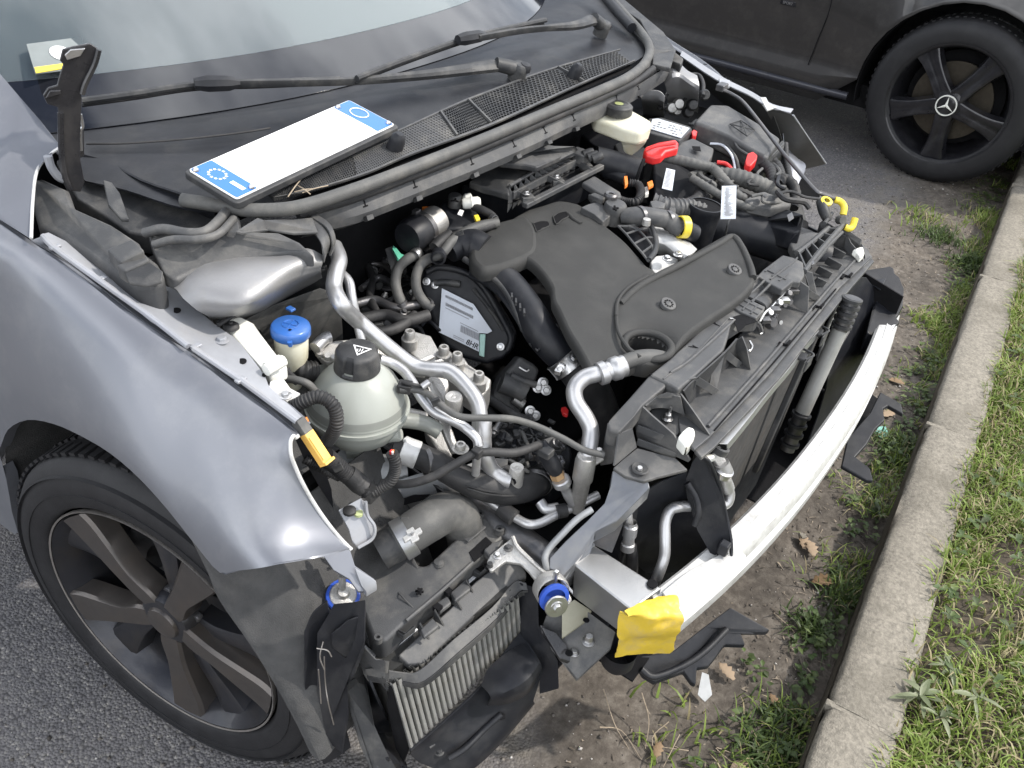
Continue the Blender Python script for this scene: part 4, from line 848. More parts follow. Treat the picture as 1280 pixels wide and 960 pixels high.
sheet('inner_wing', [tr('S', [(760, 735, .815), (900, 660, .82), (1050, 585, .82), (1180, 520, .83)]), tr('S', [(770, 760, .78), (910, 700, .77), (1060, 640, .76), (1200, 600, .76)]), tr('S', [(800, 900, .62), (960, 880, .55), (1100, 850, .5), (1260, 800, .5)])], plast, car, .003)
cover('splash_panel', tr('F', [(210, 165, .80), (380, 80, .80), (600, 0, .80), (700, 30, .76), (715, 250, .66), (560, 300, .64), (360, 330, .66), (300, 200, .78)]), rubg, .004, .001)
tube('panel_edge', tr('F', [(90, 185, .83), (250, 90, .825), (420, 0, .825), (620, -95, .83)]), .003, rub, car, 8)
# ---- wing rail
ru_ = [(150, 38), (300, 150), (470, 285), (560, 358), (730, 460), (900, 590), (1108, 742), (1122, 715), (1085, 680), (1000, 600), (985, 560), (900, 450), (870, 420), (800, 372), (700, 290), (640, 232), (560, 235), (470, 215), (400, 155), (300, 90), (180, 30)]
slab('wing_rail', [t1('D', x, y, zr(x/2.977)+.004) for x, y in ru_], .003, paint_in, car, .001)
tube('rail_bead', [t1('D', x, y, zr(x/2.977)+.006) for x, y in ((160, 45), (205, 90), (370, 210), (560, 345), (700, 455))], .0042, paint_in, car, 8)
tube('rail_bead', [t1('D', x, y, zr(x/2.977)+.006) for x, y in ((720, 462), (880, 570), (910, 590), (1105, 735))], .0042, paint_in, car, 8)
for x, y, r_, asp in ((655, 321, .0062, 1), (900, 510, .006, 1), (980, 562, .0035, 1)):
    lathe('rail_hole', [(0, .0004), (r_, .0004), (r_, -.001)], t1('D', x, y, zr(x/2.977)+.0042), voidm, car, n=20)
for x, y in ((600, 246), (826, 434)): bolt(t1('D', x, y, zr(x/2.977)+.005), .0062, car, m_=paint_in)
for x, y in ((205, 85), (375, 205), (730, 455), (895, 580)): MB().box(t1('D', x, y, zr(x/2.977)+.006), (.014, .008, .004)).build('spot_weld_tab', paint_in, car, bevel=.001)
gl_ = ((42, 299), (82, 323), (132, 360), (190, 405), (247, 440), (305, 484), (342, 510), (374, 538))
MB().grid([[at(u, v, z=zr(u)-.004)+V(-.004, 0, 0) for u, v in gl_], [at(u, v, z=zr(u)-.008)+V(.004, 0, 0) for u, v in gl_], [at(u, v, z=zr(u)-.006)+V(.020, 0, 0) for u, v in gl_]], 3, 1).build('wing_gutter', paint, car, solid=.001)
# bright bracket at the end of the rail
slab('rail_bracket', tr('D', [(1005, 585, .80), (1055, 575, .80), (1080, 610, .79), (1118, 630, .785), (1085, 675, .775), (1030, 640, .785), (1000, 610, .795)]), .003, whitealu, car, .001)
bolt(t1('D', 1062, 640, .790), .0055, car, name='rivet_nut')
MB().tube(tr('D', [(990, 545, .808), (1055, 508, .808)]), .008, 10, 3).build('bracket_rib', whitep, car)
# ---- wing front lower corner pieces
slab('wing_foot_bracket', tr('J', [(60, 245, .60), (150, 220, .60), (170, 285, .58), (235, 330, .56), (242, 350, .555), (205, 372, .55), (180, 372, .55), (150, 330, .57), (100, 300, .585)]), .003, paint, car, .001)
slab('wing_foot_flange', tr('J', [(168, 290, .585), (240, 335, .562), (243, 352, .557), (207, 374, .552), (190, 350, .56)]), .010, paint_in, car, .001)
bolt(t1('J', 70, 245, .585), .005, car, ax=(-.5, -.5, .3)); bolt(t1('E', 715, 372, .57), .0045, car, ax=(-.5, -.5, .5))
slab('lamp_mount', tr('J', [(115, 100, .63), (190, 60, .64), (205, 75, .64), (210, 120, .62), (235, 160, .60), (225, 200, .59), (180, 225, .585), (160, 200, .60), (150, 165, .61)]), .004, paint_in, car, .0015)
lathe('grommet', [(0, .004), (.006, .004), (.009, .002), (.009, -.002)], t1('J', 152, 103, .632), rub, car, n=18); lathe('green_plug', [(0, .002), (.006, .002), (.006, -.002)], t1('J', 182, 112, .626), mat('plug', (.45, .5, .25), .5), car, n=16)
tube('mount_lip', tr('J', [(205, 72, .645), (212, 118, .625), (235, 155, .61), (228, 195, .595), (180, 226, .59)]), .0025, paint_in, car, 8)
# ---- bonnet-less far side wing and rail
fw, FR = wing(True); fw.build('far_wing', paint, car, solid=.0012, sharp=60)
MB().grid([[t1('Q', x, y, z) for x, y, z in ((450, 20, .87), (640, 145, .86), (800, 225, .85), (900, 285, .84), (1005, 310, .835))], [t1('Q', x, y, z) for x, y, z in ((440, 45, .865), (620, 165, .855), (780, 240, .845), (880, 300, .835), (990, 330, .83))]], 3, 1).build('far_wing_rail', paint_in, car, solid=.004)
farin = mat('wing_inside', (.10, .10, .10), .55, .2, 0, .15, 20, .1, 300, dirt=(.16, .155, .15), dirtamt=.5)
sheet('far_inner_wing', [[t1('Q', x, y, z) for x, y, z in ((450, 50, .86), (640, 165, .85), (800, 245, .84), (900, 310, .83))], [t1('Q', x, y, z) for x, y, z in ((500, 150, .78), (660, 260, .76), (830, 370, .75), (950, 450, .74))], [t1('Q', x, y, z) for x, y, z in ((520, 330, .60), (700, 430, .58), (860, 560, .55), (1000, 700, .5))]], farin, car, .002)
slab('far_wing_tip', [t1('Q', x, y, z) for x, y, z in ((870, 310, .83), (905, 295, .84), (1005, 335, .83), (1170, 578, .60), (1060, 605, .58), (1010, 560, .62))], .0015, farin, car, .0004)
tube('far_wing_edge', [t1('Q', x, y, z) for x, y, z in ((1005, 335, .832), (1085, 455, .72), (1170, 578, .602))], .0022, paint_in, car, 6)
slab('far_bracket', [t1('Q', x, y, z) for x, y, z in ((840, 245, .85), (870, 245, .85), (885, 275, .845), (925, 295, .84), (875, 310, .835), (850, 275, .84))], .004, whitealu, car, .001)
slab('far_bracket', [t1('Q', x, y, z) for x, y, z in ((635, 150, .868), (690, 160, .868), (690, 190, .86), (640, 195, .86))], .006, paint_in, car, .001)
for x, y in ((565, 82), (800, 200)): lathe('rail_hole', [(0, .0004), (.005, .0004)], t1('Q', x, y, .868), voidm, car, n=14)
slab('far_front_panel', [t1('Q', x, y, z) for x, y, z in ((1000, 560, .60), (1140, 740, .56), (1130, 760, .56), (1010, 740, .50), (960, 640, .55))], .002, farin, car, .0005)
# far strut tower
sheet('far_strut_tower', [tr('Q', [(355, 110, .895), (385, 72, .905), (435, 80, .905), (475, 115, .90), (525, 140, .895)]), tr('Q', [(362, 160, .88), (400, 130, .90), (440, 130, .90), (490, 165, .89), (535, 190, .88)]), tr('Q', [(375, 220, .85), (410, 190, .87), (450, 190, .87), (500, 220, .86), (532, 240, .85)]), tr('Q', [(380, 300, .78), (420, 300, .79), (460, 300, .79), (500, 310, .78), (530, 320, .77)])], tower_m, car, .002)
sheet('far_tower_skirt', [tr('Q', [(240, 240, .87), (290, 210, .88), (340, 215, .88), (365, 240, .87)]), tr('Q', [(250, 265, .84), (290, 270, .84), (330, 275, .84), (360, 285, .84)]), tr('Q', [(255, 330, .70), (290, 340, .70), (330, 345, .70), (360, 345, .70)])], tower_m, car, .002)
cover('far_scuttle', tr('Q', [(290, -20, .94), (330, 5, .94), (400, 5, .94), (460, 50, .93), (445, 85, .92), (380, 60, .92), (330, 110, .915), (250, 160, .915), (215, 150, .92), (260, 80, .93), (300, 30, .935)]), plast, .02, .004)
cover('far_scuttle_end', tr('P', [(770, -10, .96), (800, 15, .955), (830, 40, .945), (845, 62, .94), (838, 85, .93), (815, 80, .93), (816, 55, .94), (800, 25, .95), (770, 5, .96)]), plast, .01, .003)
tube('far_hinge', tr('P', [(745, -20, .99), (768, 10, .97), (790, 35, .955)]), .012, plast_d, car, 10)
# ---- wheel arch liner
LN = []
for (a, b_), wd in (((665, 385), 1), ((700, 470), 1), ((790, 600), 1), ((870, 730), 1), ((930, 840), 1), ((972, 930), 1)):
    l_ = tr('E', [(a, b_)], x=-.885)[0]; yl = .727-math.sqrt(max(0, .352**2-(l_.z-.315)**2)); LN.append([l_+V(-.004, .02, .0), l_]+[V(-.885+q, yl+.003*k, l_.z) for k, q in enumerate((.05, .12, .20, .28))])
LN.insert(0, [p+V(0, .03, .06) for p in LN[0]])
sheet('arch_liner_front', LN, liner, car, .003, 4, 4)
for sx in (-1, 1):
    al = MB(); rows = []
    for x in (.0, .12, .27):
        rows.append([V(sx*(.893-x), .727+.385*math.cos(R(a)), .33+.385*math.sin(R(a))) for a in range(-15, 176, 8)] if sx > 0 else [V(sx*(.893-x), .727+.385*math.cos(R(a)), .33+.385*math.sin(R(a))) for a in range(-15, 126, 8)])
    al.grid(rows, 1, 1); al.build('arch_liner', liner, car, solid=.003)
# ============================================================ ENGINE BAY
# deep shapes
slab('undertray', [V(-.50, .22, .23), V(.56, .18, .23), V(.66, .76, .23), V(-.58, .76, .23), V(-.58, .36, .23)], .012, voidm, car, .003)  # unseen black plate, added to keep sunlight out of the bay from below
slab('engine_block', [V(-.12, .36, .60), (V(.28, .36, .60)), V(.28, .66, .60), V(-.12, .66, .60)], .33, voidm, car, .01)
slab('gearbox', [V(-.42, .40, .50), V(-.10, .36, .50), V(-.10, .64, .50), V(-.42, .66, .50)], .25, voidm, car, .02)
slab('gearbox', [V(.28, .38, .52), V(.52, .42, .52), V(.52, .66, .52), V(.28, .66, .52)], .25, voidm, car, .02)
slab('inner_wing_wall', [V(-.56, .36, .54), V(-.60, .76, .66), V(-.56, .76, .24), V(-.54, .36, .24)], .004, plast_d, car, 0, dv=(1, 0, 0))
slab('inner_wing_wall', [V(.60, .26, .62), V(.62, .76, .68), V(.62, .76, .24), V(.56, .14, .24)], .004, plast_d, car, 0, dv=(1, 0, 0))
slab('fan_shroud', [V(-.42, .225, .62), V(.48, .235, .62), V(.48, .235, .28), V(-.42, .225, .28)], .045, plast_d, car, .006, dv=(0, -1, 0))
lathe('fan_ring', [(.16, .0), (.16, .02), (.17, .02), (.17, 0)], V(-.12, .218, .46), plast_d, car, (0, 1, 0), 40)
fb = MB()
for k in range(7):
    a = k*2*math.pi/7; fb.grid([[V(-.12+math.cos(a+t*.25)*r_, .222+.02*t, .46+math.sin(a+t*.25)*r_) for t in (-1, 0, 1)] for r_ in (.04, .1, .155)])
fb.lathe([(0, .03), (.045, .028), (.05, .0)], V(-.12, .218, .46), (0, 1, 0), 24); fb.build('fan', plast_d, car, solid=.002)
# front rail in body colour (near side longitudinal) and its opening
raillit = mat('rail_paint', (.30, .31, .32), .5, .3, 0, .1, 40, .05, 300, dirt=(.2, .19, .17), dirtamt=.5)
sheet('front_rail', [tr('V', [(350, 800, .56), (560, 690, .56), (760, 640, .57), (960, 590, .58), (1120, 560, .58), (1300, 500, .58)]), tr('V', [(380, 980, .50), (600, 860, .52), (800, 780, .535), (1000, 740, .545), (1150, 700, .55), (1350, 640, .55)]), tr('V', [(420, 1080, .44), (640, 980, .46), (840, 900, .48), (1050, 860, .49), (1200, 820, .5), (1400, 740, .5)])], raillit, car, .003)
slab('rail_opening', tr('V', [(700, 820, .541), (760, 765, .546), (860, 730, .550), (970, 718, .552), (900, 770, .545), (790, 800, .543)]), .001, voidm, car, 0)
lathe('rail_hole', [(0, .001), (.006, .001)], t1('V', 555, 808, .545), voidm, car, n=14)
slab('rail_pinch', tr('V', [(720, 640, .585), (980, 565, .595), (1000, 600, .59), (740, 665, .583)]), .003, raillit, car, .001)
# lower blue-black crossmember (dark painted) towards the beam
tube('crossmember', [t1('P', 555, 600, .52), t1('P', 610, 645, .51), t1('P', 670, 690, .50), t1('P', 715, 725, .49)], .024, steel_d, car, 12)
slab('bay_floor_tray', tr('P', [(590, 640, .44), (660, 620, .44), (740, 610, .44), (800, 680, .44), (760, 720, .44), (690, 720, .44)]), .01, voidm, car, .002)
# ---- washer filler
wf = node('washer_filler', t1('F', 455, 190, .80))
cap = t1('F', 453, 195, .805)
lathe('filler_neck', [(.0205, -.002), (.0235, -.010), (.0235, -.03), (.0225, -.05), (.017, -.062), (.012, -.085), (.012, -.12)], cap, yellowish, wf, (.02, -.03, 1), 30)
cp = lathe('blue_cap', [(0, .004), (.024, .004), (.0265, .002), (.0275, -.002), (.0275, -.010), (.0262, -.012), (.024, -.012)], cap, bluec, wf, (.02, -.03, 1), 40)
mb = MB()
for q in (0, 90): mb.bar(cap+V(math.cos(R(q+20))*.011, math.sin(R(q+20))*.011, .0046), cap-V(math.cos(R(q+20))*.011, math.sin(R(q+20))*.011, -.0046), .0012, .0014)
mb.lathe([(.0105, .0042), (.011, .0052), (.0115, .0042)], cap, (0, 0, 1), 30); mb.build('cap_marks', bluec, cp)
MB().tube([t1('F', 448, 268, .80), t1('F', 452, 288, .792)], .0035, 6, 3).build('cap_tab', bluec, cp); MB().box(t1('F', 453, 105, .808), (.009, .012, .004)).build('cap_hinge', bluec, cp, bevel=.001)
lathe('cap_hole', [(0, .0006), (.0023, .0006)], t1('F', 450, 210, .8095), voidm, cp, n=12)
slab('white_bracket', tr('F', [(105, 180, .815), (130, 155, .815), (200, 133, .815), (270, 170, .812), (300, 215, .81), (385, 330, .80), (440, 380, .79), (430, 400, .79), (350, 430, .80), (300, 380, .805), (190, 265, .81), (150, 225, .812)]), .022, whitep, wf, .006, segs=3)
MB().tube(tr('F', [(330, 395, .80), (400, 355, .80)]), .0065, 10, 3).build('bracket_rib', whitep, wf)
lathe('rubber_mount', [(0, .004), (.007, .004), (.0105, .001), (.011, -.003)], t1('F', 155, 190, .82), rub, wf, n=22); lathe('mount_pin', [(0, .0058), (.0025, .0055), (.0028, .003)], t1('F', 155, 186, .822), rub, wf, n=12)
# ---- coolant tank
TC = t1('F', 790, 560, .70); tk = node('coolant_tank', TC)
TC = at(447, 503, z=.695)
prof = [(.001, .066), (.028, .064), (.042, .053), (.056, .037), (.067, .017), (.0715, .003), (.0725, -.003), (.0755, -.003), (.0755, -.009), (.0715, -.010), (.070, -.022), (.060, -.042), (.045, -.055), (.02, -.062), (0, -.063)]
lathe('tank_body', prof, TC, tankm, tk, (.02, -.02, 1), 64)
lathe('fluid_band', [(.0722, -.0005), (.0688, .0135), (.0683, .0145), (.0716, .004)], TC, tankdk, tk, (.02, -.02, 1), 64)
lathe('tank_neck', [(.030, .055), (.030, .070)], TC, tankm, tk, (.02, -.02, 1), 40)
cpt = TC+V(.0005, -.001, .062)
def capmod(i, th): return 1.0 if i not in (2, 3, 4) else 1-.13*(max(0, math.cos(6*th))**4)
bc = lathe('pressure_cap', [(0, .033), (.024, .0325), (.0285, .030), (.0305, .026), (.0315, .006), (.0325, .003), (.0325, .0)], cpt, plast_g and plast, tk, (.02, -.02, 1), 72, mod=lambda i, th: 1-.12*(max(0, math.cos(3*th+.6))**6 > .25)*(1 if 2 <= i <= 4 else 0))
n_ = V(.02, -.02, 1).normalized(); tri = [t1('F', 766, 283, cpt.z+.0335), t1('F', 860, 306, cpt.z+.0335), t1('F', 785, 338, cpt.z+.0335)]
cc = sum(tri, Vector())/3; mb = MB()
ri = [cc+(p-cc)*.74 for p in tri]; mb.add(tri+ri, [(0, 1, 4, 3), (1, 2, 5, 4), (2, 0, 3, 5)]); 
for i_, (k, o_) in enumerate(((.12, .0), (.12, .24), (.12, -.22))):
    a = cc+(tri[0]-cc)*.1+(tri[1]-cc)*o_; mb.tube([a+(tri[2]-cc)*-.10, a+(tri[2]-cc)*.18+(tri[1]-cc)*.05, a+(tri[2]-cc)*.42], .0006, 5, 3)
mb.build('warning_triangle', white, bc, solid=.0004)
lathe('tank_plug', [(0, .012), (.009, .012), (.0105, .009), (.0105, -.01)], t1('F', 965, 735, .66), tankm, tk, (.35, -.75, .3), 24)
slab('tank_foot', tr('F', [(725, 790, .64), (815, 800, .64), (830, 880, .58), (790, 905, .56), (745, 880, .58)]), .012, tankm, tk, .002)
lathe('level_dimple', [(0, .0006), (.003, .0006), (.003, -.001)], t1('F', 840, 600, TC.z+.022), tankm, tk, (.3, -.5, 1), 14)
slab('tank_collar', tr('F', [(430, 460, .70), (520, 440, .70), (600, 440, .71), (600, 480, .71), (520, 500, .69), (440, 500, .69)]), .02, tankm, tk, .004)
slab('tank_shelf', tr('F', [(520, 395, .705), (640, 370, .71), (700, 390, .71), (620, 470, .70), (540, 450, .70)]), .01, tankm, tk, .004)
tube('tank_pipe', tr('F', [(990, 660, .66), (1060, 665, .655), (1130, 680, .65), (1200, 720, .64)]), .012, tankdk, tk, 12)
# ---- hoses round the tank
tube('looped_conduit', tr('V', [(-10, 160, .765), (50, 145, .775), (120, 110, .785), (200, 85, .79), (280, 120, .785), (320, 190, .77), (320, 280, .75), (280, 360, .72), (230, 420, .69)]), .0095, rub, car, 14, 6, corr=.0042, cd=.14)
tube('thin_hose', tr('F', [(420, 455, .765), (480, 460, .77), (540, 480, .765), (580, 520, .75)]), .0055, rubg, car, 10)
tube('thick_corrugated_hose', tr('F', [(470, 400, .735), (520, 412, .735), (585, 415, .73)]), .015, rub, car, 14, 4, corr=.006, cd=.12)
tube('thin_hose', tr('F', [(430, 410, .76), (450, 440, .755), (490, 470, .75)]), .006, rub, car, 8)
tube('wire_conduit', tr('V', [(250, 480, .705), (320, 540, .685), (400, 610, .665), (480, 670, .65), (540, 720, .64)]), .0125, rub, car, 14, 5, corr=.0042, cd=.12)
tube('conduit_boot', tr('V', [(400, 600, .668), (470, 660, .652), (520, 700, .645)]), [.013, .0145, .0125], rub, car, 14)
tube('cut_conduit', tr('V', [(692, 462, .705), (715, 520, .69), (710, 590, .67), (680, 650, .655), (620, 690, .645), (560, 720, .64)]), .0085, rub, car, 14, 6, corr=.0042, cd=.14)
for k, (dx, dz, m_) in enumerate(((-8, 0, redc), (5, 3, white), (-2, -8, redc), (10, -6, orange))): tube('cut_wire', tr('V', [(692+dx, 470+dz, .703), (692+dx, 448+dz, .713)]), .0014, m_, car, 6)
slab('conduit_tape', tr('V', [(500, 700, .655), (540, 690, .655), (575, 615, .66), (590, 690, .65), (620, 700, .645), (550, 768, .635), (510, 750, .64)]), .012, rub, car, .003)
tube('thin_conduit', tr('V', [(110, 500, .69), (190, 540, .68), (260, 580, .675), (340, 620, .66)]), .0065, rub, car, 12, 5, corr=.0035, cd=.16)
tube('black_strap', tr('V', [(240, 590, .64), (275, 660, .62), (290, 740, .60), (290, 830, .58)]), .004, rub, car, 8)
slab('shield_flap', tr('V', [(40, 340, .73), (100, 320, .73), (240, 560, .68), (290, 700, .64), (300, 820, .60), (200, 660, .65), (110, 500, .69)]), .003, plast_d, car, .0005)
# orange connector clipped on the wing edge
oc = node('amber_connector', t1('V', 190, 430, .76)); ax_ = (t1('V', 245, 510, .735)-t1('V', 130, 335, .765)).normalized(); s_ = ax_.cross(V(0,0,1)).normalized(); u_ = s_.cross(ax_)
c_ = t1('V', 188, 425, .752); MB().box(c_, (.046, .015, .013), (ax_, s_, u_)).build('connector_body', amber, oc, bevel=.0015)
MB().box(c_+ax_*.0+u_*.007+s_*.003, (.034, .006, .003), (ax_, s_, u_)).build('connector_rib', amber, oc, bevel=.0006); MB().box(c_+ax_*.022+u_*.003, (.004, .017, .015), (ax_, s_, u_)).build('connector_lip', amber, oc, bevel=.001)
MB().box(c_-ax_*.032, (.020, .014, .013), (ax_, s_, u_)).build('connector_neck', rubg, oc, bevel=.001); lathe('orange_tip', [(0, .004), (.003, .003), (.0035, -.003)], t1('V', 118, 240, .775), orange, oc, ax_, 10)
# ---- clamped lower hose from the tank
tube('radiator_hose', tr('H', [(90, 470, .64), (150, 495, .635), (220, 520, .63), (320, 570, .62), (440, 635, .60), (560, 675, .585), (680, 685, .57), (780, 660, .56), (860, 610, .55)]), [.017, .019, .019, .020, .022, .024, .024, .023], rub, car, 20, 8)
for q in range(5): tube('hose_ridge', tr('H', [(455, 625+q*14, .612-q*.002), (560, 655+q*14, .603-q*.002), (690, 655+q*16, .588-q*.002), (800, 628+q*16, .578-q*.002)]), .0013, rub, car, 6)
hs = tr('H', [(150, 495, .635), (185, 508, .632)]); lathe('hose_clamp', [(.0195, -.013), (.021, -.012), (.0205, 0), (.021, .012), (.0195, .013)], hs[0].lerp(hs[1], .5), whitealu, car, hs[1]-hs[0], 30)
MB().box(hs[0]+V(0, 0, .02), (.008, .006, .008)).build('clamp_ear', whitealu, car, bevel=.001)
# ---- silver pipes
big = tr('d', [(60, -350, .865), (110, -210, .855), (130, -80, .83), (150, 5, .815), (250, 110, .79), (400, 240, .76), (560, 370, .73), (650, 420, .72), (760, 435, .72), (850, 445, .72), (940, 510, .715), (1040, 640, .70), (1065, 740, .685), (1065, 820, .67)])
tube('refrigerant_pipe', tr('P', [(418, 308, .862), (424, 325, .858), (419, 345, .85), (418, 362, .84), (428, 382, .83)])+big[4:], .0118, pipe, car, 20, 8)
tube('refrigerant_pipe', tr('P', [(423, 338, .84), (436, 352, .835), (440, 372, .82), (446, 400, .79), (452, 425, .765)]), .0068, pipe, car, 14, 6)
lathe('pipe_crimp', [(.0125, -.02), (.0135, -.018), (.0125, -.006), (.0135, 0), (.0125, .008), (.013, .02)], t1('H', 535, 400, .668), pipe, car, V(0,0,1).lerp((big[-1]-big[-2]).normalized(), 1), 24)
tube('lower_pipe', tr('H', [(530, 430, .66), (548, 520, .635), (580, 590, .61), (640, 635, .60), (670, 645, .598)]), .0118, pipe, car, 16)
tube('slim_pipe', tr('d', [(400, 370, .755), (480, 395, .748), (560, 450, .742), (620, 530, .735), (680, 630, .725), (760, 720, .715), (870, 770, .71), (960, 820, .70), (1040, 890, .69), (1060, 950, .68)]), .0072, pipe, car, 14, 8)
tube('slim_pipe', tr('H', [(510, 455, .68), (505, 520, .655), (498, 610, .62)]), .0062, pipe, car, 12)
tube('sensor_cable', tr('H', [(120, 185, .735), (200, 190, .735), (270, 215, .735), (350, 285, .73), (430, 325, .725), (560, 330, .72), (680, 335, .715), (800, 370, .70), (930, 430, .685), (1040, 490, .67), (1140, 515, .665)]), .0050, rubg, car, 10, 8)
sk = MB(); p_ = tr('H', [(110, 170, .735), (180, 180, .735)]); sk.bar(p_[0], p_[1], .018, .014); sk.build('tank_sensor_plug', rub, car, bevel=.002)
MB().tube(tr('H', [(130, 150, .745), (165, 160, .745), (235, 170, .742)]), .0025, 8, 3).build('plug_clip', rub, car); tube('plug_tube', tr('H', [(230, 175, .745), (265, 150, .75)]), .005, pipe, car, 10)
tube('braided_cable', tr('H', [(30, 655, .63), (150, 660, .645), (270, 630, .66), (380, 570, .675), (480, 515, .685), (560, 500, .685), (680, 505, .68), (760, 485, .675), (820, 460, .67)]), .0062, rub, car, 10, 8)
MB().box(t1('H', 505, 505, .688), (.012, .014, .014)).build('cable_clip', rub, car, bevel=.002)
lathe('pipe_end', [(0, .004), (.006, .004), (.007, 0)], t1('H', 680, 645, .60), voidm, car, (.6, -.3, .2), 12)
# big hose coupling at right with silver bend
tube('silver_bend', tr('H', [(1160, 95, .735), (1100, 110, .735), (1040, 130, .73), (995, 180, .72), (1000, 250, .705), (1050, 330, .69), (1075, 400, .675), (1060, 500, .655), (1050, 530, .645)]), .0125, pipe, car, 20, 7)
ax_ = (t1('H', 1215, 75, .74)-t1('H', 1130, 105, .735)); lathe('crimped_ferrule', [(.0125, -.022), (.0175, -.020), (.018, -.010), (.0145, -.007), (.0145, -.002), (.018, .002), (.0185, .012), (.016, .016), (.0165, .022), (.013, .024)], t1('H', 1175, 90, .738), pipe, car, ax_, 28)
tube('rubber_ac_hose', tr('X', [(170, 145, .745), (260, 105, .748), (360, 88, .745), (450, 95, .735), (520, 120, .72), (600, 180, .70)]), [.0105, .0125, .0125, .0125], rubg, car, 16)
lathe('valve_block', [(0, .012), (.010, .012), (.0135, .010), (.0155, .0), (.0155, -.035), (.013, -.04), (.011, -.10)], t1('H', 1048, 545, .645), alu, car, (0, 0, 1), 24)
slab('valve_bracket', tr('H', [(1010, 505, .65), (1060, 520, .65), (1130, 525, .65), (1140, 535, .65), (1075, 575, .64), (1020, 545, .645)]), .004, alu, car, .0008)
bolt(t1('H', 1115, 500, .66), .005, car)
# crossing pipes near crossmember
tube('coolant_pipe', tr('H', [(520, 715, .55), (620, 780, .545), (700, 830, .54), (760, 860, .54), (820, 855, .54), (900, 815, .545), (1000, 770, .55), (1110, 715, .555)]), .0072, pipe, car, 14, 8)
tube('coolant_pipe', tr('H', [(820, 750, .555), (850, 785, .55), (910, 780, .55)]), .0085, pipe, car, 14)
MB().tube(tr('H', [(625, 780, .548), (690, 830, .545)]), .013, 12, 3).build('pipe_grommet', rub, car); MB().tube(tr('H', [(905, 800, .552), (950, 790, .552)]), .011, 10, 3).build('pipe_clip', rub, car)
tube('sensor_stub', tr('H', [(930, 650, .60), (955, 700, .58), (985, 760, .56)]), [.011, .008, .0085, .007], pipe, car, 16)
lathe('sensor_collar', [(.012, -.007), (.014, -.005), (.014, .004), (.012, .006), (0, .006)], t1('H', 928, 648, .602), pipe, car, (-.25, .35, .9), 24)
lathe('brass_nut', [(0, .007), (.010, .007), (.011, .003), (.011, -.006)], t1('H', 905, 612, .612), bronze, car, (-.25, .35, .9), 6)
tube('sensor_plug', tr('H', [(820, 455, .665), (845, 500, .655), (880, 560, .635), (900, 595, .62)]), [.009, .013, .013, .011], plast_d, car, 12); MB().box(t1('H', 850, 500, .662), (.018, .02, .012)).build('plug_latch', plast, car, bevel=.002)
# ---- engine mount casting with bolts
slab('engine_mount', tr('d', [(540, 220, .69), (560, 175, .70), (640, 180, .70), (740, 210, .695), (790, 300, .69), (960, 350, .685), (990, 400, .68), (1100, 470, .67), (1145, 500, .665), (1130, 560, .655), (1080, 620, .65), (950, 530, .66), (870, 440, .675), (700, 400, .68), (600, 330, .685)]), .045, alu, car, .006, segs=3)
slab('mount_arm', tr('d', [(80, 240, .745), (250, 225, .745), (420, 250, .735), (560, 310, .72), (720, 390, .705), (700, 440, .70), (600, 420, .705), (420, 330, .72), (260, 290, .735), (60, 300, .74)]), .02, alu, car, .004)
slab('mount_rib', tr('d', [(640, 370, .70), (740, 335, .70), (770, 345, .70), (690, 390, .695)]), .006, alu, car, .002)
slab('mount_rib', tr('d', [(720, 385, .70), (810, 360, .70), (830, 375, .70), (760, 400, .695)]), .006, alu, car, .002)
for x, y, z in ((598, 185, .725), (826, 290, .705), (916, 335, .70), (1060, 465, .69)):
    c = t1('d', x, y, z); lathe('bolt_boss', [(.0125, -.012), (.0125, -.03)], c, alu, car, n=24); bolt(c-V(0, 0, .014), .0085, car, m_=alu, h=.016, sock=True)
slab('mount_plate', tr('d', [(725, 480, .70), (820, 485, .70), (855, 500, .695), (860, 540, .69), (830, 620, .68), (880, 830, .64), (930, 960, .62), (870, 970, .62), (800, 800, .65), (740, 600, .69), (700, 570, .70)]), .012, alu, car, .003)
c = t1('d', 890, 615, .705); lathe('rubber_buffer', [(0, .0), (.004, -.001), (.006, .0), (.012, 0), (.0135, -.003), (.0135, -.028), (.0115, -.03), (.0115, -.05)], c, alu, car, (-.1, .0, 1), 28)
c = t1('H', 705, 575, .62); lathe('rubber_buffer', [(0, .0), (.003, -.001), (.005, .0), (.010, 0), (.0115, -.003), (.0115, -.035)], c, alu, car, n=24)
c = t1('H', 422, 485, .66); bolt(c, .008, car, m_=alu, sock=True, h=.01)
tube('pump_pipe', tr('V', [(740, 215, .64), (830, 225, .635), (920, 240, .63)]), [.017, .014, .012], alu, car, 12)
tube('cross_tube', tr('V', [(380, 430, .60), (520, 560, .58), (700, 580, .575), (780, 570, .575)]), .026, raillit, car, 14)
slab('gearbox_casting', tr('V', [(900, 200, .61), (1000, 230, .61), (1060, 330, .60), (1100, 480, .58), (1000, 440, .585), (920, 330, .60)]), .02, alu, car, .005)
for k in range(3): tube('casting_rib', tr('H', [(-20, 700+k*26, .55-.01*k), (150, 680+k*28, .555-.01*k), (330, 620+k*34, .56-.01*k)]), .006, alu, car, 8)
# silver lug left of the cap
slab('ecu_bracket', tr('F', [(560, 290, .755), (600, 245, .76), (650, 240, .76), (665, 265, .758), (720, 255, .755), (720, 300, .75), (690, 360, .745), (640, 370, .745), (600, 345, .75)]), .012, alu, car, .004)
tube('bracket_tube', tr('F', [(575, 300, .765), (620, 255, .768), (650, 245, .768)]), .009, pipe, car, 12)
for x, y in ((600, 330), (640, 345), (672, 352)): lathe('bracket_boss', [(0, .006), (.005, .006), (.007, 0)], t1('F', x, y, .752), alu, car, (-.3, -.3, 1), 14)
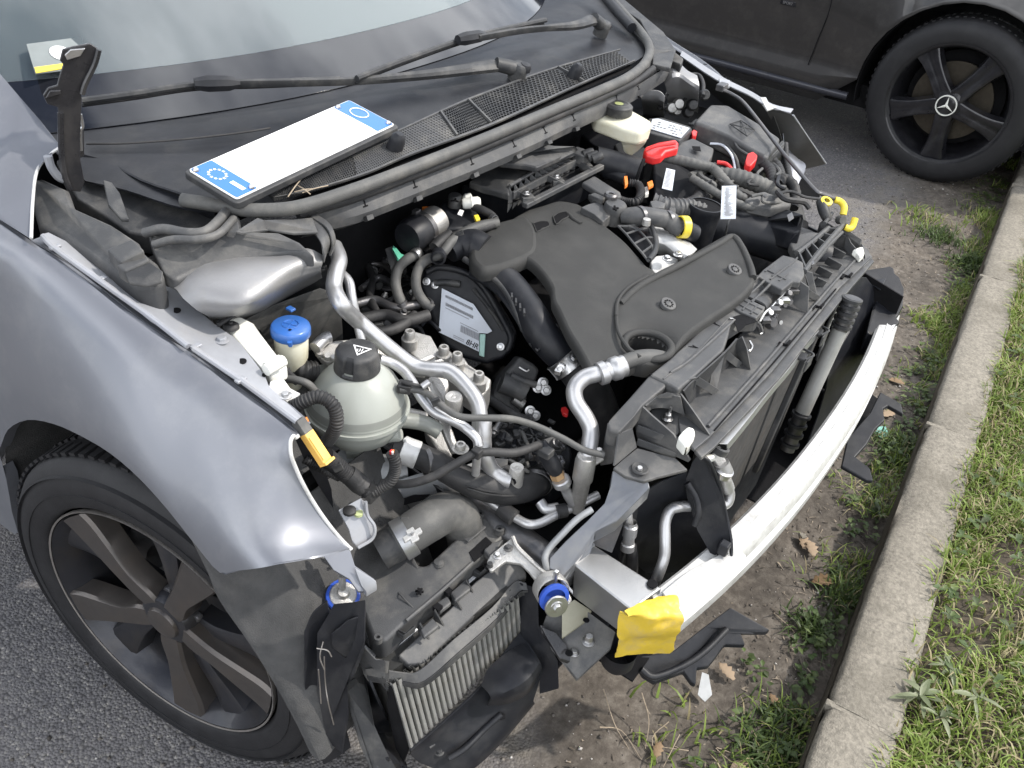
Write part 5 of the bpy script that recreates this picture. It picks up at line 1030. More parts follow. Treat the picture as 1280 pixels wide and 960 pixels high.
# ---- timing cover and label
tcn = (t1('G', 700, 600, .70), V(-.72, -.42, .55).normalized())
cover('timing_cover', tr('G', [(430, 450), (480, 432), (580, 440), (680, 470), (760, 540), (820, 620), (870, 700), (920, 790), (900, 880), (850, 930), (760, 960), (640, 930), (540, 860), (480, 760), (440, 640), (400, 540)], pl=tcn), plast_d, .05, .008, dv=-tcn[1])
tube('cover_bead', tr('G', [(440, 470), (500, 445), (590, 455), (680, 490), (750, 560), (800, 640), (850, 730), (890, 820), (870, 890)], pl=(tcn[0]+tcn[1]*.004, tcn[1])), .006, plast_d, car, 10)
tube('cover_bead', tr('G', [(690, 560), (740, 620), (800, 700), (850, 780)], pl=(tcn[0]+tcn[1]*.005, tcn[1])), .003, plast, car, 8)
for p in ((835, 868), (485, 538), (440, 520)): bolt(tr('G', [p], pl=(tcn[0]+tcn[1]*.002, tcn[1]))[0], .0045, car, tcn[1])
tube('timing_pipe', tr('G', [(480, 530), (540, 525), (620, 535)], pl=(tcn[0]+tcn[1]*.005, tcn[1])), .006, plast, car, 10)
lp = (tcn[0]+tcn[1]*.012, tcn[1])
lb = slab('engine_label', tr('G', [(522, 556), (690, 640), (790, 785), (765, 798), (722, 795), (720, 895), (505, 790)], pl=lp), .0008, paper, car, .0002, dv=-tcn[1])
lq = tr('G', [(522, 556), (505, 790), (720, 895)], pl=(lp[0]+tcn[1]*.0006, tcn[1])); ex = (lq[2]-lq[1]); ey = (lq[0]-lq[1])
def LQ(u, v): return lq[1]+ex*u+ey*v
mb = MB(); g = random.Random(4)
def qd(m_, u0, v0, u1, v1): m_.add([LQ(u0, v0), LQ(u1, v0), LQ(u1, v1), LQ(u0, v1)], [(0, 1, 2, 3)])
for row, (u0, u1, v0, v1) in enumerate(((.10, .78, .84, .90), (.12, .80, .66, .73), (.12, .70, .60, .62), (.5, .94, .43, .45))):
    u = u0
    while u < u1: w_ = .008+.012*g.random(); qd(mb, u, v0, min(u+w_*.6, u1), v1); u += w_
mb.build('label_print', inkg, lb); mb = MB(); u = .52
while u < .97: w_ = .012+.014*g.random(); qd(mb, u, .24, u+w_*.55, .40); u += w_
u = .72
mb.build('label_barcode', inkg, lb); mb = MB(); u = .36
while u < .62: w_ = .01+.012*g.random(); qd(mb, u, .085, u+w_*.6, .105); qd(mb, u, .045, u+w_*.5, .065); u += w_
mb.build('label_print', inkg, lb)
text_mesh('8HR', .0125, LQ(.83, .09), ex, ey, 'label_code', ink, lb, bold=True)
mb = MB(); mb.prism(tr('G', [(722, 798), (755, 800), (748, 925), (720, 915)], pl=(lp[0]-tcn[1]*.003, tcn[1])), .006, -tcn[1]); mb.build('mint_tag', mint, car, bevel=.0015)
# ---- alternator / pump cluster below
ap = (t1('H', 690, 170, .60), V(-.6, -.6, .55).normalized())
cover('pump_body', tr('H', [(620, 130), (680, 70), (720, 20), (790, 60), (820, 90), (800, 150), (760, 180), (750, 280), (700, 330), (640, 310), (580, 240), (600, 180)], pl=ap), plast_g, .05, .006, dv=-ap[1])
tube('pump_drum', tr('H', [(625, 150), (690, 175), (745, 205)], pl=(ap[0]+ap[1]*.012, ap[1])), .018, plast_g, car, 20); tube('pump_drum', tr('H', [(690, 230), (735, 265)], pl=(ap[0]+ap[1]*.01, ap[1])), .009, alu, car, 16)
tube('pump_pipe', tr('H', [(675, 115), (740, 145), (800, 165)], pl=(ap[0]+ap[1]*.02, ap[1])), .006, plast_g, car, 12)
tube('pump_edge', tr('H', [(715, 75), (750, 95), (765, 88)], pl=(ap[0]+ap[1]*.006, ap[1])), .0016, steel, car, 6)
for x, y in ((810, 178), (835, 152), (795, 318), (770, 295), (850, 190)): bolt(tr('H', [(x, y)], pl=(ap[0]+ap[1]*.016, ap[1]))[0], .006, car, ap[1])
tube('harness', tr('H', [(560, 230, .60), (620, 270, .60), (700, 320, .60), (760, 345, .59)]), .008, rub, car, 10); tube('harness', tr('H', [(560, 290, .58), (600, 330, .58), (690, 350, .58)]), .007, rub, car, 10)
slab('alternator', tr('H', [(560, 350, .56), (650, 330, .57), (760, 360, .57), (900, 400, .57), (980, 470, .56), (990, 540, .54), (900, 600, .53), (760, 600, .52), (640, 560, .53), (570, 470, .54)]), .08, plast_d, car, .01)
lathe('alternator_vent', [(.022, .004), (.028, .004), (.028, -.01)], t1('H', 790, 430, .585), plast, car, (-.2, -.1, 1), 30)
for k in range(7): a = R(k*52); c = t1('H', 790, 430, .587); MB().bar(c, c+V(math.cos(a), math.sin(a), 0)*.025, .003, .006).build('vent_spoke', plast, car)
for k, (x, y) in enumerate(((830, 410), (880, 440), (905, 490), (740, 380), (700, 410), (660, 440), (620, 460))):
    MB().box(t1('H', x, y, .59), (.016, .010, .008), (V(math.cos(k), math.sin(k), 0), V(-math.sin(k), math.cos(k), 0), V(0, 0, 1))).build('casing_lug', plast, car, bevel=.002)
slab('red_plug', tr('H', [(925, 275, .60), (950, 270, .60), (965, 290, .60), (960, 312, .60), (935, 305, .60)]), .008, redc, car, .002)
slab('lower_casing', tr('H', [(560, 380, .50), (760, 300, .50), (1000, 260, .50), (1060, 500, .48), (1000, 700, .42), (700, 720, .42), (520, 600, .45)]), .05, voidm, car, .01)
# ---- intake snorkel from the cover to the hose
np_ = V(-.35, -.45, .82).normalized()
tube('intake_pipe', tr('G', [(690, 440, .755), (780, 470, .752), (870, 530, .745), (945, 620, .735), (1005, 710, .725), (1050, 790, .71), (1110, 860, .695), (1170, 920, .68)]), [.022, .025, .0265, .0265, .027, .0275, .028, .028], plast_d, car, 28, 6)
tube('intake_flange', tr('G', [(640, 400, .77), (720, 450, .765), (820, 520, .755), (880, 600, .745), (930, 700, .73), (970, 790, .71), (1060, 800, .712), (1140, 760, .722)]), .0055, plast, car, 10)
for k in range(4): MB().box(t1('G', 895+k*22, 600+k*28, .765-.004*k), (.014, .003, .006), (V(.8, .6, 0), V(-.6, .8, 0), V(0, 0, 1))).build('duct_rib', plast, car)
tube('turbo_hose', tr('b', [(880, 230, .675), (1000, 370, .66), (1100, 520, .63), (1180, 680, .595), (1230, 850, .56), (1240, 1050, .52)]), .0315, rub, car, 28, 6)
hd = (t1('b', 960, 330, .665)-t1('b', 800, 140, .69)).normalized(); cc = t1('b', 880, 250, .678)
lathe('band_clamp', [(.0325, -.013), (.0345, -.012), (.0335, -.009), (.0335, .009), (.0345, .012), (.0325, .013)], cc, steel, car, hd, 40)
pos = t1('b', 815, 340, .71); MB().bar(pos+V(-.012, 0, 0), pos+V(.012, .006, 0), .012, .010).build('clamp_screw', steel, car, bevel=.002); bolt(t1('b', 940, 225, .715), .006, car, (-.2, -.3, 1)); bolt(t1('b', 810, 325, .715), .0045, car, (-.8, -.3, .3))
slab('clip_bracket', tr('b', [(490, 75, .70), (545, 35, .70), (550, 45, .70), (500, 85, .70), (520, 100, .70), (515, 105, .70)]), .002, steel, car, 0); slab('clip_bracket', tr('b', [(550, 125, .70), (575, 150, .70), (625, 105, .70), (620, 98, .70), (572, 135, .70), (558, 118, .70)]), .002, steel, car, 0)
# ---- throttle body, egr, small hoses behind the timing cover
c = t1('G', 420, 240, .79); ax_ = (t1('G', 470, 215, .79)-t1('G', 330, 300, .79)).normalized()
lathe('throttle_motor', [(0, .045), (.022, .045), (.0275, .04), (.0275, -.01)], c, alu, car, ax_, 36); lathe('throttle_cover', [(.0295, -.006), (.030, -.012), (.030, -.035), (.026, -.045), (.0, -.046)], c, plast_d, car, ax_, 36)
lathe('throttle_ring', [(.028, .004), (.0315, .003), (.0315, -.007), (.029, -.008)], c, steel_d, car, ax_, 36)
for k in range(5): a_, b_, t_ = frame(ax_); th = R(k*60+10); MB().box(c-ax_*.004+(a_*math.cos(th)+b_*math.sin(th))*.032, (.010, .008, .014), (a_, b_, t_)).build('throttle_clip', steel_d, car, bevel=.001)
slab('valve_housing', tr('G', [(480, 150, .80), (520, 80, .805), (600, 62, .805), (680, 90, .80), (720, 150, .795), (740, 200, .79), (640, 245, .785), (540, 230, .79), (480, 200, .795)]), .05, plast_d, car, .01)
lathe('valve_cap', [(0, .012), (.010, .012), (.0125, .009), (.013, -.01)], t1('G', 592, 90, .812), plast, car, (0, 0, 1), 24); 
for k in range(3): a = R(k*120+30); MB().bar(t1('G', 592, 88, .824), t1('G', 592, 88, .824)+V(math.cos(a), math.sin(a), 0)*.008, .003, .002).build('cap_slot', voidm, car)
slab('white_sticker', tr('G', [(605, 160, .812), (618, 135, .812), (640, 142, .812), (628, 170, .812)]), .001, white, car, 0)
c = t1('G', 680, 100, .815); lathe('white_coupling', [(.008, -.016), (.010, -.012), (.010, -.004), (.012, 0), (.010, .004), (.010, .012), (.007, .016)], c, whitep, car, (.6, -.6, .1), 20); lathe('white_coupling', [(.008, -.008), (.0115, -.004), (.0115, .006), (.008, .008)], t1('G', 660, 85, .815), whitep, car, (.6, -.6, .1), 20)
tube('fuel_hose', tr('G', [(690, 120, .81), (740, 140, .81), (790, 170, .805), (800, 210, .80), (700, 250, .795)]), .0072, rub, car, 12)
slab('yellow_tip', tr('G', [(692, 165, .81), (715, 160, .81), (728, 185, .808), (705, 195, .806)]), .006, yel, car, .001)
slab('orange_clip', tr('G', [(415, 120, .80), (445, 118, .80), (455, 150, .80), (430, 165, .80), (418, 145, .80)]), .008, orange, car, .001)
tube('breather_hose', tr('G', [(820, 205, .80), (720, 225, .80), (630, 265, .795), (570, 310, .79), (520, 370, .78), (430, 410, .765), (390, 470, .75), (385, 550, .73), (420, 620, .71), (470, 665, .70)]), .0085, rubg, car, 14, 8)
tube('coolant_hose', tr('G', [(400, 370, .77), (340, 400, .765), (290, 450, .75), (275, 530, .73), (300, 620, .71), (335, 680, .69)]), .0088, rubg, car, 14, 8); lathe('hose_collar', [(.0095, -.008), (.011, -.006), (.011, .006), (.0095, .008)], t1('G', 385, 375, .77), steel, car, (.8, .2, 0), 20)
tube('small_hose', tr('G', [(480, 340, .785), (520, 300, .79), (560, 270, .79)]), .010, rub, car, 12)
lathe('round_clip', [(.0095, -.008), (.013, -.007), (.013, .007), (.0095, .008)], t1('G', 505, 385, .778), plast_d, car, (.8, .5, 0), 20)
slab('green_clip', tr('G', [(262, 325, .775), (282, 345, .775), (305, 370, .77), (330, 380, .77), (300, 402, .765), (285, 390, .77), (258, 345, .775)]), .008, green, car, .001)
slab('steel_tab', tr('G', [(218, 345, .765), (258, 330, .77), (300, 420, .755), (290, 450, .75), (250, 455, .745), (232, 390, .76)]), .003, plast_g, car, .001)
tube('intake_boot', tr('G', [(560, 360, .77), (610, 330, .775), (680, 330, .775), (740, 360, .77)]), [.02, .026, .03, .03], plast_d, car, 24)
slab('silver_flake', tr('G', [(105, 235, .70), (128, 222, .70), (150, 270, .69), (140, 285, .69)]), .001, steel_d, car, 0)
for k in range(7): y = 480+k*38; tube('rear_pipe', tr('G', [(60+k*20, y, .64-.01*k), (180+10*k, y+30, .64-.01*k), (330, y+50-10*k, .63-.01*k), (460, y+20, .62)]), .007-.0005*(k % 3), plast_d, car, 8)
slab('turbo_mass', tr('G', [(150, 140, .70), (300, 80, .74), (480, 60, .75), (520, 200, .74), (420, 380, .70), (250, 430, .66), (120, 380, .62)]), .10, plast_d, car, .02)
slab('plug_block', tr('G', [(145, 350, .70), (215, 340, .70), (225, 400, .69), (160, 420, .69)]), .02, mat('dark_red_plastic', (.12, .02, .015), .5), car, .003)
# ---- engine cover (moulded foam), lobe, cut-out and holes
def relief(name, outline, holes, zf, m_, parent, th=.014, cell=.0045, rim=.012, par=None):
    """moulded pad: outline in (px) laid on height field; edge rounded over"""
    return None
cv = node('engine_cover', t1('P', 720, 340, .78))
cz = lambda u, v: .790-.00022*(v-260)-.00004*(u-700)
def Zp(reg, pts, zf):
    a, b_, s = REG[reg]; return [at(a+x/s, b_+y/s, z=zf(a+x/s, b_+y/s)) for x, y in pts]
# main dome rows run across the cover, front to back
rows = [Zp('I', r_, lambda u, v: cz(u, v)) for r_ in (
 [(10, 170), (80, 150), (160, 128), (235, 140), (262, 152)],
 [(-60, 210), (60, 190), (160, 175), (260, 190), (320, 205)],
 [(-120, 265), (20, 262), (150, 250), (290, 255), (385, 255)],
 [(-60, 370), (40, 380), (160, 350), (330, 340), (470, 325)],
 [(15, 410), (95, 430), (210, 420), (380, 410), (530, 390)],
 [(75, 465), (150, 480), (270, 480), (420, 470), (580, 448)],
 [(130, 545), (190, 550), (300, 545), (440, 535), (620, 490)],
 [(140, 615), (200, 620), (290, 625), (370, 625), (470, 600)],
 [(165, 665), (220, 680), (300, 690), (380, 700), (442, 690)],
 [(215, 770), (270, 780), (330, 790), (400, 800), (455, 790)],
 [(265, 850), (320, 860), (380, 868), (450, 872), (510, 865)],
 [(320, 948), (370, 950), (430, 948), (500, 940), (570, 905)])]
def dome(rows, up=4, vp=4, h=.014, edge=1.5):
    rr = [cr_spline(r_, up) for r_ in rows]; cols = [cr_spline([r_[i] for r_ in rr], vp) for i in range(len(rr[0]))]; rr = [[c[i] for c in cols] for i in range(len(cols[0]))]
    m_ = len(rr); n = len(rr[0]); ctr = sum((p for r_ in rr for p in r_), Vector())/(m_*n); out = []
    def ring(k):   # k steps inside
        return [[rr[i][j] for j in range(n)] for i in range(m_)]
    R_ = rr; skirt = []
    bd_ = [(0, j) for j in range(n)]+[(i, n-1) for i in range(1, m_)]+[(m_-1, j) for j in range(n-2, -1, -1)]+[(i, 0) for i in range(m_-2, 0, -1)]
    b = MB(); b.grid(R_); base = len(b.v)
    # round the rim: two outer rings then down
    L_ = len(bd_); rim = [R_[i][j] for i, j in bd_]; nr = []
    for q, p in enumerate(rim):
        t_ = rim[(q+1) % L_]-rim[q-1]; o_ = t_.cross(V(0,0,1)).normalized() if t_.length > 1e-6 else V(1,0,0)
        nr.append(o_)
    test = rim[L_//8]-ctr; sg = 1 if sum(nr[q].dot(rim[q]-ctr) for q in range(L_)) > 0 else -1
    idx = [i*n+j for i, j in bd_]; prev = idx
    for dx, dz in ((.002, -.0008), (.0036, -.0028), (.0042, -.006), (.0036, -h)):
        o0 = len(b.v); b.v += [rim[q]+nr[q]*sg*dx*edge+V(0, 0, dz*edge if dz > -.01 else dz) for q in range(L_)]; cur = list(range(o0, o0+L_))
        for q in range(L_): b.f.append((prev[q], prev[(q+1) % L_], cur[(q+1) % L_], cur[q])); b.sm.append(True)
        prev = cur
    return b
def shape(b, fn):
    b.v = [fn(v) for v in b.v]; return b
# recess with two slots on the main part, soft hollows by moving vertices
sl0 = t1('I', 110, 225, cz(690, 276)); sl1 = t1('I', 230, 200, cz(716, 268))
def press(c, r_, d):
    return lambda v: v-V(0, 0, d*math.exp(-((v-c).length/r_)**2*1.6))
HC0 = t1('I', 600, 815, .768-.00010*(425-300)); mainb = dome(rows, 6, 5, .02)
ridge = tr('I', [(160, 330, .78), (290, 235, .78)])
for f_ in (press(sl0, .030, .006), press(t1('I', 190, 290, .785), .04, -.004), press(t1('I', 330, 640, .77), .05, -.003)): shape(mainb, f_)
def punch(b, c, r_):
    k = [i for i, f in enumerate(b.f) if not all((b.v[q].x-c.x)**2+(b.v[q].y-c.y)**2 < r_*r_ for q in f)]; b.f = [b.f[i] for i in k]; b.sm = [b.sm[i] for i in k]
punch(mainb, HC0, .047)
MV = [v.copy() for v in mainb.v]
def onto(reg, pts, h=.0012):
    o = []
    for p in tr(reg, pts, .785):
        z = min(MV, key=lambda v: (v.x-p.x)**2+(v.y-p.y)**2).z; o.append(V(p.x, p.y, z+h))
    return o
mainb.build('cover_top', cover_m, cv, sharp=60)
# left rounded lobe
lob = dome([Zp('G', r_, lambda u, v: cz(u, v)+.002) for r_ in ([(760, 270), (820, 215), (900, 190), (960, 175)], [(720, 300), (800, 270), (900, 240), (1000, 230)], [(700, 350), (790, 330), (900, 300), (1010, 290)], [(705, 400), (790, 385), (890, 350), (1000, 345)], [(745, 440), (810, 428), (880, 408), (960, 375)])], 5, 5, .024, 2.4)
shape(lob, press(t1('G', 830, 290, .79), .03, -.004)); lob.build('cover_lobe', cover_m, cv, sharp=60)
bz = lambda u, v: .785-.00022*(v-260)-.00004*(u-700)+.004
bow = dome([Zp('G', r_, lambda u, v: cz(u, v)-.002) for r_ in ([(960, 160), (1060, 120), (1180, 95), (1260, 130)], [(940, 230), (1060, 210), (1180, 200), (1290, 230)], [(950, 330), (1060, 300), (1180, 300), (1320, 320)])], 4, 4, .02)
# front slab wing of the cover with hollow, hole and two studs
fz = lambda u, v: .768-.00010*(v-300)+.00002*(u-800)
fr_rows = [Zp('I', r_, fz) for r_ in (
 [(455, 620), (520, 560), (620, 500), (700, 462), (800, 408), (900, 350), (1000, 295), (1030, 288)],
 [(440, 690), (540, 620), (640, 560), (740, 520), (830, 470), (920, 420), (1020, 370), (1060, 345)],
 [(450, 780), (560, 700), (660, 640), (760, 590), (860, 540), (950, 490), (1050, 440), (1095, 420)],
 [(470, 840), (540, 800), (690, 740), (790, 670), (880, 620), (980, 570), (1070, 520), (1118, 495)],
 [(520, 895), (600, 900), (700, 860), (790, 780), (880, 715), (970, 655), (1060, 590), (1112, 535)])]
fb_ = dome(fr_rows, 7, 9, .03)
hc = t1('I', 605, 820, fz(811, 425)); 
def hole_press(v):
    d = (V(v.x, v.y, 0)-V(hc.x, hc.y, 0)).length; r_ = .034
    if d < r_: return V(v.x, v.y, v.z-.016)
    return v-V(0, 0, .016*math.exp(-((d-r_)/.012)))
shape(fb_, press(t1('I', 850, 500, .77), .075, .006)); shape(fb_, press(t1('I', 690, 620, .77), .022, .005)); shape(fb_, press(t1('I', 1025, 440, .77), .022, .005)); 
top_edge = tr('I', [(700, 462, .77), (1010, 300, .77)])
fb_.v = [hole_press(v) for v in fb_.v]; punch(fb_, hc, .035); fb_.build('cover_front', cover_m, cv, sharp=60)
tube('cover_rim', Zp('I', [(460, 640), (540, 565), (640, 505), (800, 425), (950, 345), (1020, 305), (1065, 350), (1110, 450), (1125, 510)], lambda u, v: fz(u, v)-.001), .0065, cover_m, cv, 14)
rr_ = [hc+V(math.cos(a)*.035, math.sin(a)*.035, -.005) for a in np.linspace(0, 2*math.pi, 33)]
tube('hole_rim', [hc+V(math.cos(a)*.0365, math.sin(a)*.0365, -.0105) for a in np.linspace(0, 2*math.pi, 29)], .0062, cover_m, cv, 12, 2)
lathe('hole_wall', [(.0345, -.016), (.032, -.024), (.031, -.05)], hc, cover_m, cv, (.0, -.1, 1), 48); lathe('hole_depth', [(0, -.040), (.032, -.040)], hc, voidm, cv, n=32)
tube('seen_duct', [hc+V(-.022, .012, -.034), hc+V(-.012, .016, -.032)], .009, plast_g, cv, 14)
for x, y in ((700, 642), (1032, 470)):
    c = t1('I', x, y, fz(660+x/4, 220+y/4)+.001); lathe('cover_stud', [(0, .001), (.006, .001), (.0065, .0025), (.0125, .003), (.0135, .0015), (.0135, -.003)], c, plast_g, cv, (-.1, -.35, 1), 32)
    s2 = MB(); a_, b_, t_ = frame((-.1, -.35, 1))
    for k in range(10): th = k*math.pi/5; s2.box(c+t_*.0025+(a_*math.cos(th)+b_*math.sin(th))*.0072, (.0022, .0022, .0014), (a_, b_, t_))
    s2.build('stud_teeth', voidm, cv, kind='stuff'); lathe('stud_core', [(0, .0032), (.0048, .003), (.0055, .001)], c, plast_g, cv, (-.1, -.35, 1), 20)
for q in ([(25, 242), (60, 228), (95, 222), (108, 240), (90, 258), (45, 280), (38, 270)], [(125, 207), (150, 195), (188, 190), (200, 210), (170, 222), (142, 238)]):
    P_ = onto('I', q); slab('cover_slot', P_, .0015, voidm, cv, 0); tube('slot_edge', P_+[P_[0]], .0011, cover_m, cv, 8, 3)
tube('cover_ridge', Zp('I', [(200, 190), (225, 215), (265, 240)], lambda u, v: cz(u, v)+.0), .004, cover_m, cv, 10)
tube('pressed_crease', Zp('I', [(440, 700), (445, 640), (470, 590), (520, 545), (600, 500)], lambda u, v: fz(u, v)+.004), .0030, cover_m, cv, 8)
tube('pressed_crease', Zp('I', [(440, 690), (452, 780), (500, 860), (560, 905)], lambda u, v: fz(u, v)+.003), .0030, cover_m, cv, 8)
# ---- manifold right of the cover
slab('manifold_foot', tr('I', [(300, 140, .80), (360, 125, .80), (420, 190, .795), (375, 230, .79), (330, 190, .795), (265, 155, .80)]), .02, plast_g, car, .002)
lathe('oil_filler', [(0, .010), (.018, .010), (.0205, .007), (.021, -.006), (.018, -.012), (.018, -.03)], t1('I', 435, 160, .80), plast_g, car, (.0, -.05, 1), 36)
mb = MB(); mb.bar(t1('I', 425, 165, .812), t1('I', 452, 160, .812), .003, .003); mb.bar(t1('I', 432, 150, .812), t1('I', 440, 172, .812), .003, .003); mb.build('filler_mark', voidm, car)
slab('oil_filler_lug', tr('I', [(300, 90, .80), (340, 80, .80), (380, 100, .80), (370, 125, .80), (320, 120, .80)]), .01, plast_g, car, .002)
tube('breather_pipe', tr('I', [(470, 200, .79), (540, 200, .795), (620, 205, .795), (700, 220, .79), (740, 250, .785), (770, 270, .78)]), [.014, .018, .0165, .017, .015], plast_g, car, 20)
c = t1('I', 775, 255, .788); lathe('yellow_ring', [(.018, -.008), (.0205, -.007), (.0205, .007), (.018, .008), (.016, .008)], c, yel, car, (.75, -.55, -.1), 36)
tube('boot', tr('I', [(790, 270, .78), (830, 290, .77)]), .017, plast_d, car, 18)
mr = node('manifold_runner', t1('I', 560, 310, .77))
rb = [[(450, 250), (500, 250), (560, 240)], [(490, 290), (550, 270), (600, 260)], [(530, 340), (590, 310), (630, 310)], [(570, 385), (620, 350), (640, 350)], [(600, 425), (630, 390), (640, 380)]]
MB().grid([Zp('I', r_, lambda u, v: .768-.0001*(v-280)) for r_ in rb], 4, 3).build('runner_body', plast_d, mr, solid=.003)
for r_ in rb: tube('runner_rib', Zp('I', r_, lambda u, v: .783-.0001*(v-280)), .0022, plast_g, mr, 6)
for j in range(3): tube('runner_rib', Zp('I', [r_[j] for r_ in rb], lambda u, v: .783-.0001*(v-280)), .0022, plast_g, mr, 6)
tube('runner_flange', Zp('I', [(560, 235), (600, 225), (620, 260), (640, 320), (635, 375), (605, 420)], lambda u, v: .784-.0001*(v-280)), .005, plast, mr, 10)
lathe('runner_stud', [(0, .006), (.007, .005), (.008, -.006)], t1('I', 593, 228, .80), alu, mr, n=18)
sheet('alloy_elbow', [Zp('I', r_, lambda u, v: .755) for r_ in ([(620, 255), (700, 265), (780, 320), (840, 375)],)]+[Zp('I', [(630, 290), (700, 300), (760, 345), (820, 395)], lambda u, v: .765), Zp('I', [(640, 330), (690, 345), (740, 380), (790, 410)], lambda u, v: .76), Zp('I', [(640, 380), (680, 390), (720, 400), (760, 425)], lambda u, v: .735)], whitealu, car, .004)
slab('alloy_flange', tr('I', [(610, 425, .75), (640, 395, .755), (700, 390, .755), (760, 415, .75), (720, 460, .745), (640, 490, .74), (620, 470, .745)]), .02, whitealu, car, .004)
for x, y in ((695, 415), (750, 395), (735, 325)): bolt(t1('I', x, y, .762), .006, car)
# black standing duct and fat intake tube behind the cover
lathe('standing_duct', [(.030, .03), (.033, .03), (.0345, .024), (.0325, .018), (.031, .0), (.031, -.08)], t1('I', 870, 215, .765), plast_d, car, (.05, -.05, 1), 40); lathe('duct_mouth', [(0, .026), (.031, .028)], t1('I', 870, 215, .765), voidm, car, (.05, -.05, 1), 32)
tube('air_intake_tube', tr('Y', [(120, 180, .725), (250, 210, .72), (380, 245, .715), (520, 290, .705), (640, 330, .695), (760, 380, .68)]), [.040, .040, .040, .041, .043, .04], plast_d, car, 28, 5)
tube('tube_seam', tr('Y', [(240, 150, .762), (225, 190, .755), (215, 250, .73)]), .002, plast, car, 6)
slab('tube_flange', tr('Y', [(600, 240, .745), (700, 225, .745), (760, 230, .745), (720, 300, .735), (660, 340, .73), (600, 330, .73), (580, 290, .735)]), .02, plast_g, car, .004)
# ============================================================ FRONT END
fc = node('front_carrier', (-.05, .17, .70))
def PP(pts, z=None): return tr('P', pts, z)
slab('carrier_end_cap', tr('X', [(100, 530, .712), (120, 500, .716), (245, 360, .728), (385, 200, .741), (500, 258, .741), (490, 280, .74), (340, 405, .728), (285, 470, .722), (180, 590, .706), (115, 575, .706)]), .030, plast_g, fc, .005, segs=3)
slab('carrier_end_wall', [t1('X', 105, 540, .702), t1('X', 180, 592, .702), t1('X', 180, 592, .702)+V(0, .0, -.06), t1('X', 105, 540, .702)+V(0, 0, -.08)], .008, plast_g, fc, .002, dv=(.6, .4, 0))
top = PP([(812, 468), (836, 449), (856, 430.5), (908, 381), (921, 368), (956, 384), (948, 394), (931, 394), (914, 405), (911, 418), (905, 436), (868, 470), (848, 487), (834.7, 479)], .744)
slab('carrier_beam', top, .035, plast_g, fc, .004, segs=3)
tube('beam_ridge', PP([(838, 466), (860, 452), (885, 430), (905, 412), (918, 400)], .7445), .0026, plast_g, fc, 8)
tube('beam_ridge', PP([(829, 474), (845, 462), (868, 443), (893, 417), (910, 398)], .7442), .0016, plast_g, fc, 8)
slab('beam_tab', tr('Y', [(215, 628, .748), (278, 577, .748), (443, 655, .748), (428, 682, .748), (390, 722, .748), (300, 685, .748)]), .012, plast_g, fc, .002)
for p, q in (((235, 612), (400, 700)), ((262, 592), (425, 672))): tube('tab_ridge', tr('Y', [(*p, .7485), (*q, .7485)]), .0018, plast_g, fc, 6)
for k in range(3): tube('tab_ridge', tr('Y', [(262+48*k, 655+20*k, .7487), (310+44*k, 605+20*k, .7487)]), .0016, plast_g, fc, 6)
sheet('beam_saddle', [tr('Y', [(278, 580, .744), (340, 530, .736), (395, 480, .744)]), tr('Y', [(360, 615, .742), (405, 570, .728), (470, 520, .742)]), tr('Y', [(430, 650, .74), (480, 600, .722), (545, 555, .738)]), tr('Y', [(430, 690, .715), (480, 650, .70), (545, 600, .71)])], plast_g, fc, .004, 4, 4)
for k in range(3): tube('saddle_ridge', tr('Y', [(285+38*k, 590+20*k, .747), (345+36*k, 540+20*k, .7385), (402+35*k, 485+20*k, .747)]), .0026, plast_g, fc, 8)
slab('beam_tab', tr('Y', [(395, 478, .748), (430, 440, .748), (540, 358, .748), (600, 372, .748), (660, 400, .748), (668, 470, .748), (640, 515, .748), (600, 510, .748), (540, 560, .748), (470, 525, .748)]), .014, plast_g, fc, .003)
for k in range(3): tube('tab_ridge', tr('Y', [(440+40*k, 455+26*k, .7485), (490+40*k, 415+26*k, .7485)]), .0016, plast_g, fc, 6)
tube('tab_ridge', tr('Y', [(455, 448, .7487), (560, 500, .7487)]), .0018, plast_g, fc, 6); tube('tab_ridge', tr('Y', [(470, 500, .7487), (600, 400, .7487), (625, 375, .7487)]), .0018, plast_g, fc, 6)
for p in ((120, 738, 195, 770), (0, 880, 60, 890)): slab('cable_slot', tr('Y', [(p[0], p[1], .7452), (p[2], p[3], .7452), (p[2]-35, p[3]-18, .7452), (p[0]+35, p[1]+2, .7452)]), .0008, voidm, fc, 0)
tube('end_slit', tr('X', [(385, 200, .7422), (500, 256, .7422), (510, 262, .742)]), .0015, voidm, fc, 6)
# ladder of ribs at the far end
lp_ = [t1('Y', 622, 352, .744), t1('Y', 715, 280, .742), t1('Y', 802, 206, .740)]; rp_ = [t1('Y', 664, 455, .744), t1('Y', 760, 330, .742), t1('Y', 890, 182, .740)]
tube('ladder_rail', lp_, .0055, plast_g, fc, 8); tube('ladder_rail', rp_, .0055, plast_g, fc, 8); tube('ladder_rail', tr('Y', [(700, 430, .738), (790, 320, .738), (880, 230, .738)]), .0035, plast_g, fc, 8)
for k in range(6): t = .04+k*.18; a = lp_[0].lerp(lp_[2], t); b_ = rp_[0].lerp(rp_[2], t*.92); MB().bar(a+V(0, 0, -.008), b_+V(0, 0, -.008), .0035, .024).build('ladder_rung', plast_g, fc, bevel=.0006)
slab('ladder_floor', tr('Y', [(600, 370, .715), (760, 235, .715), (860, 230, .715), (880, 240, .715), (700, 440, .715)]), .004, plast, fc, .001)
slab('ladder_clip', tr('Y', [(705, 395, .748), (722, 388, .748), (724, 410, .748), (708, 416, .748)]), .004, steel_d, fc, .001)
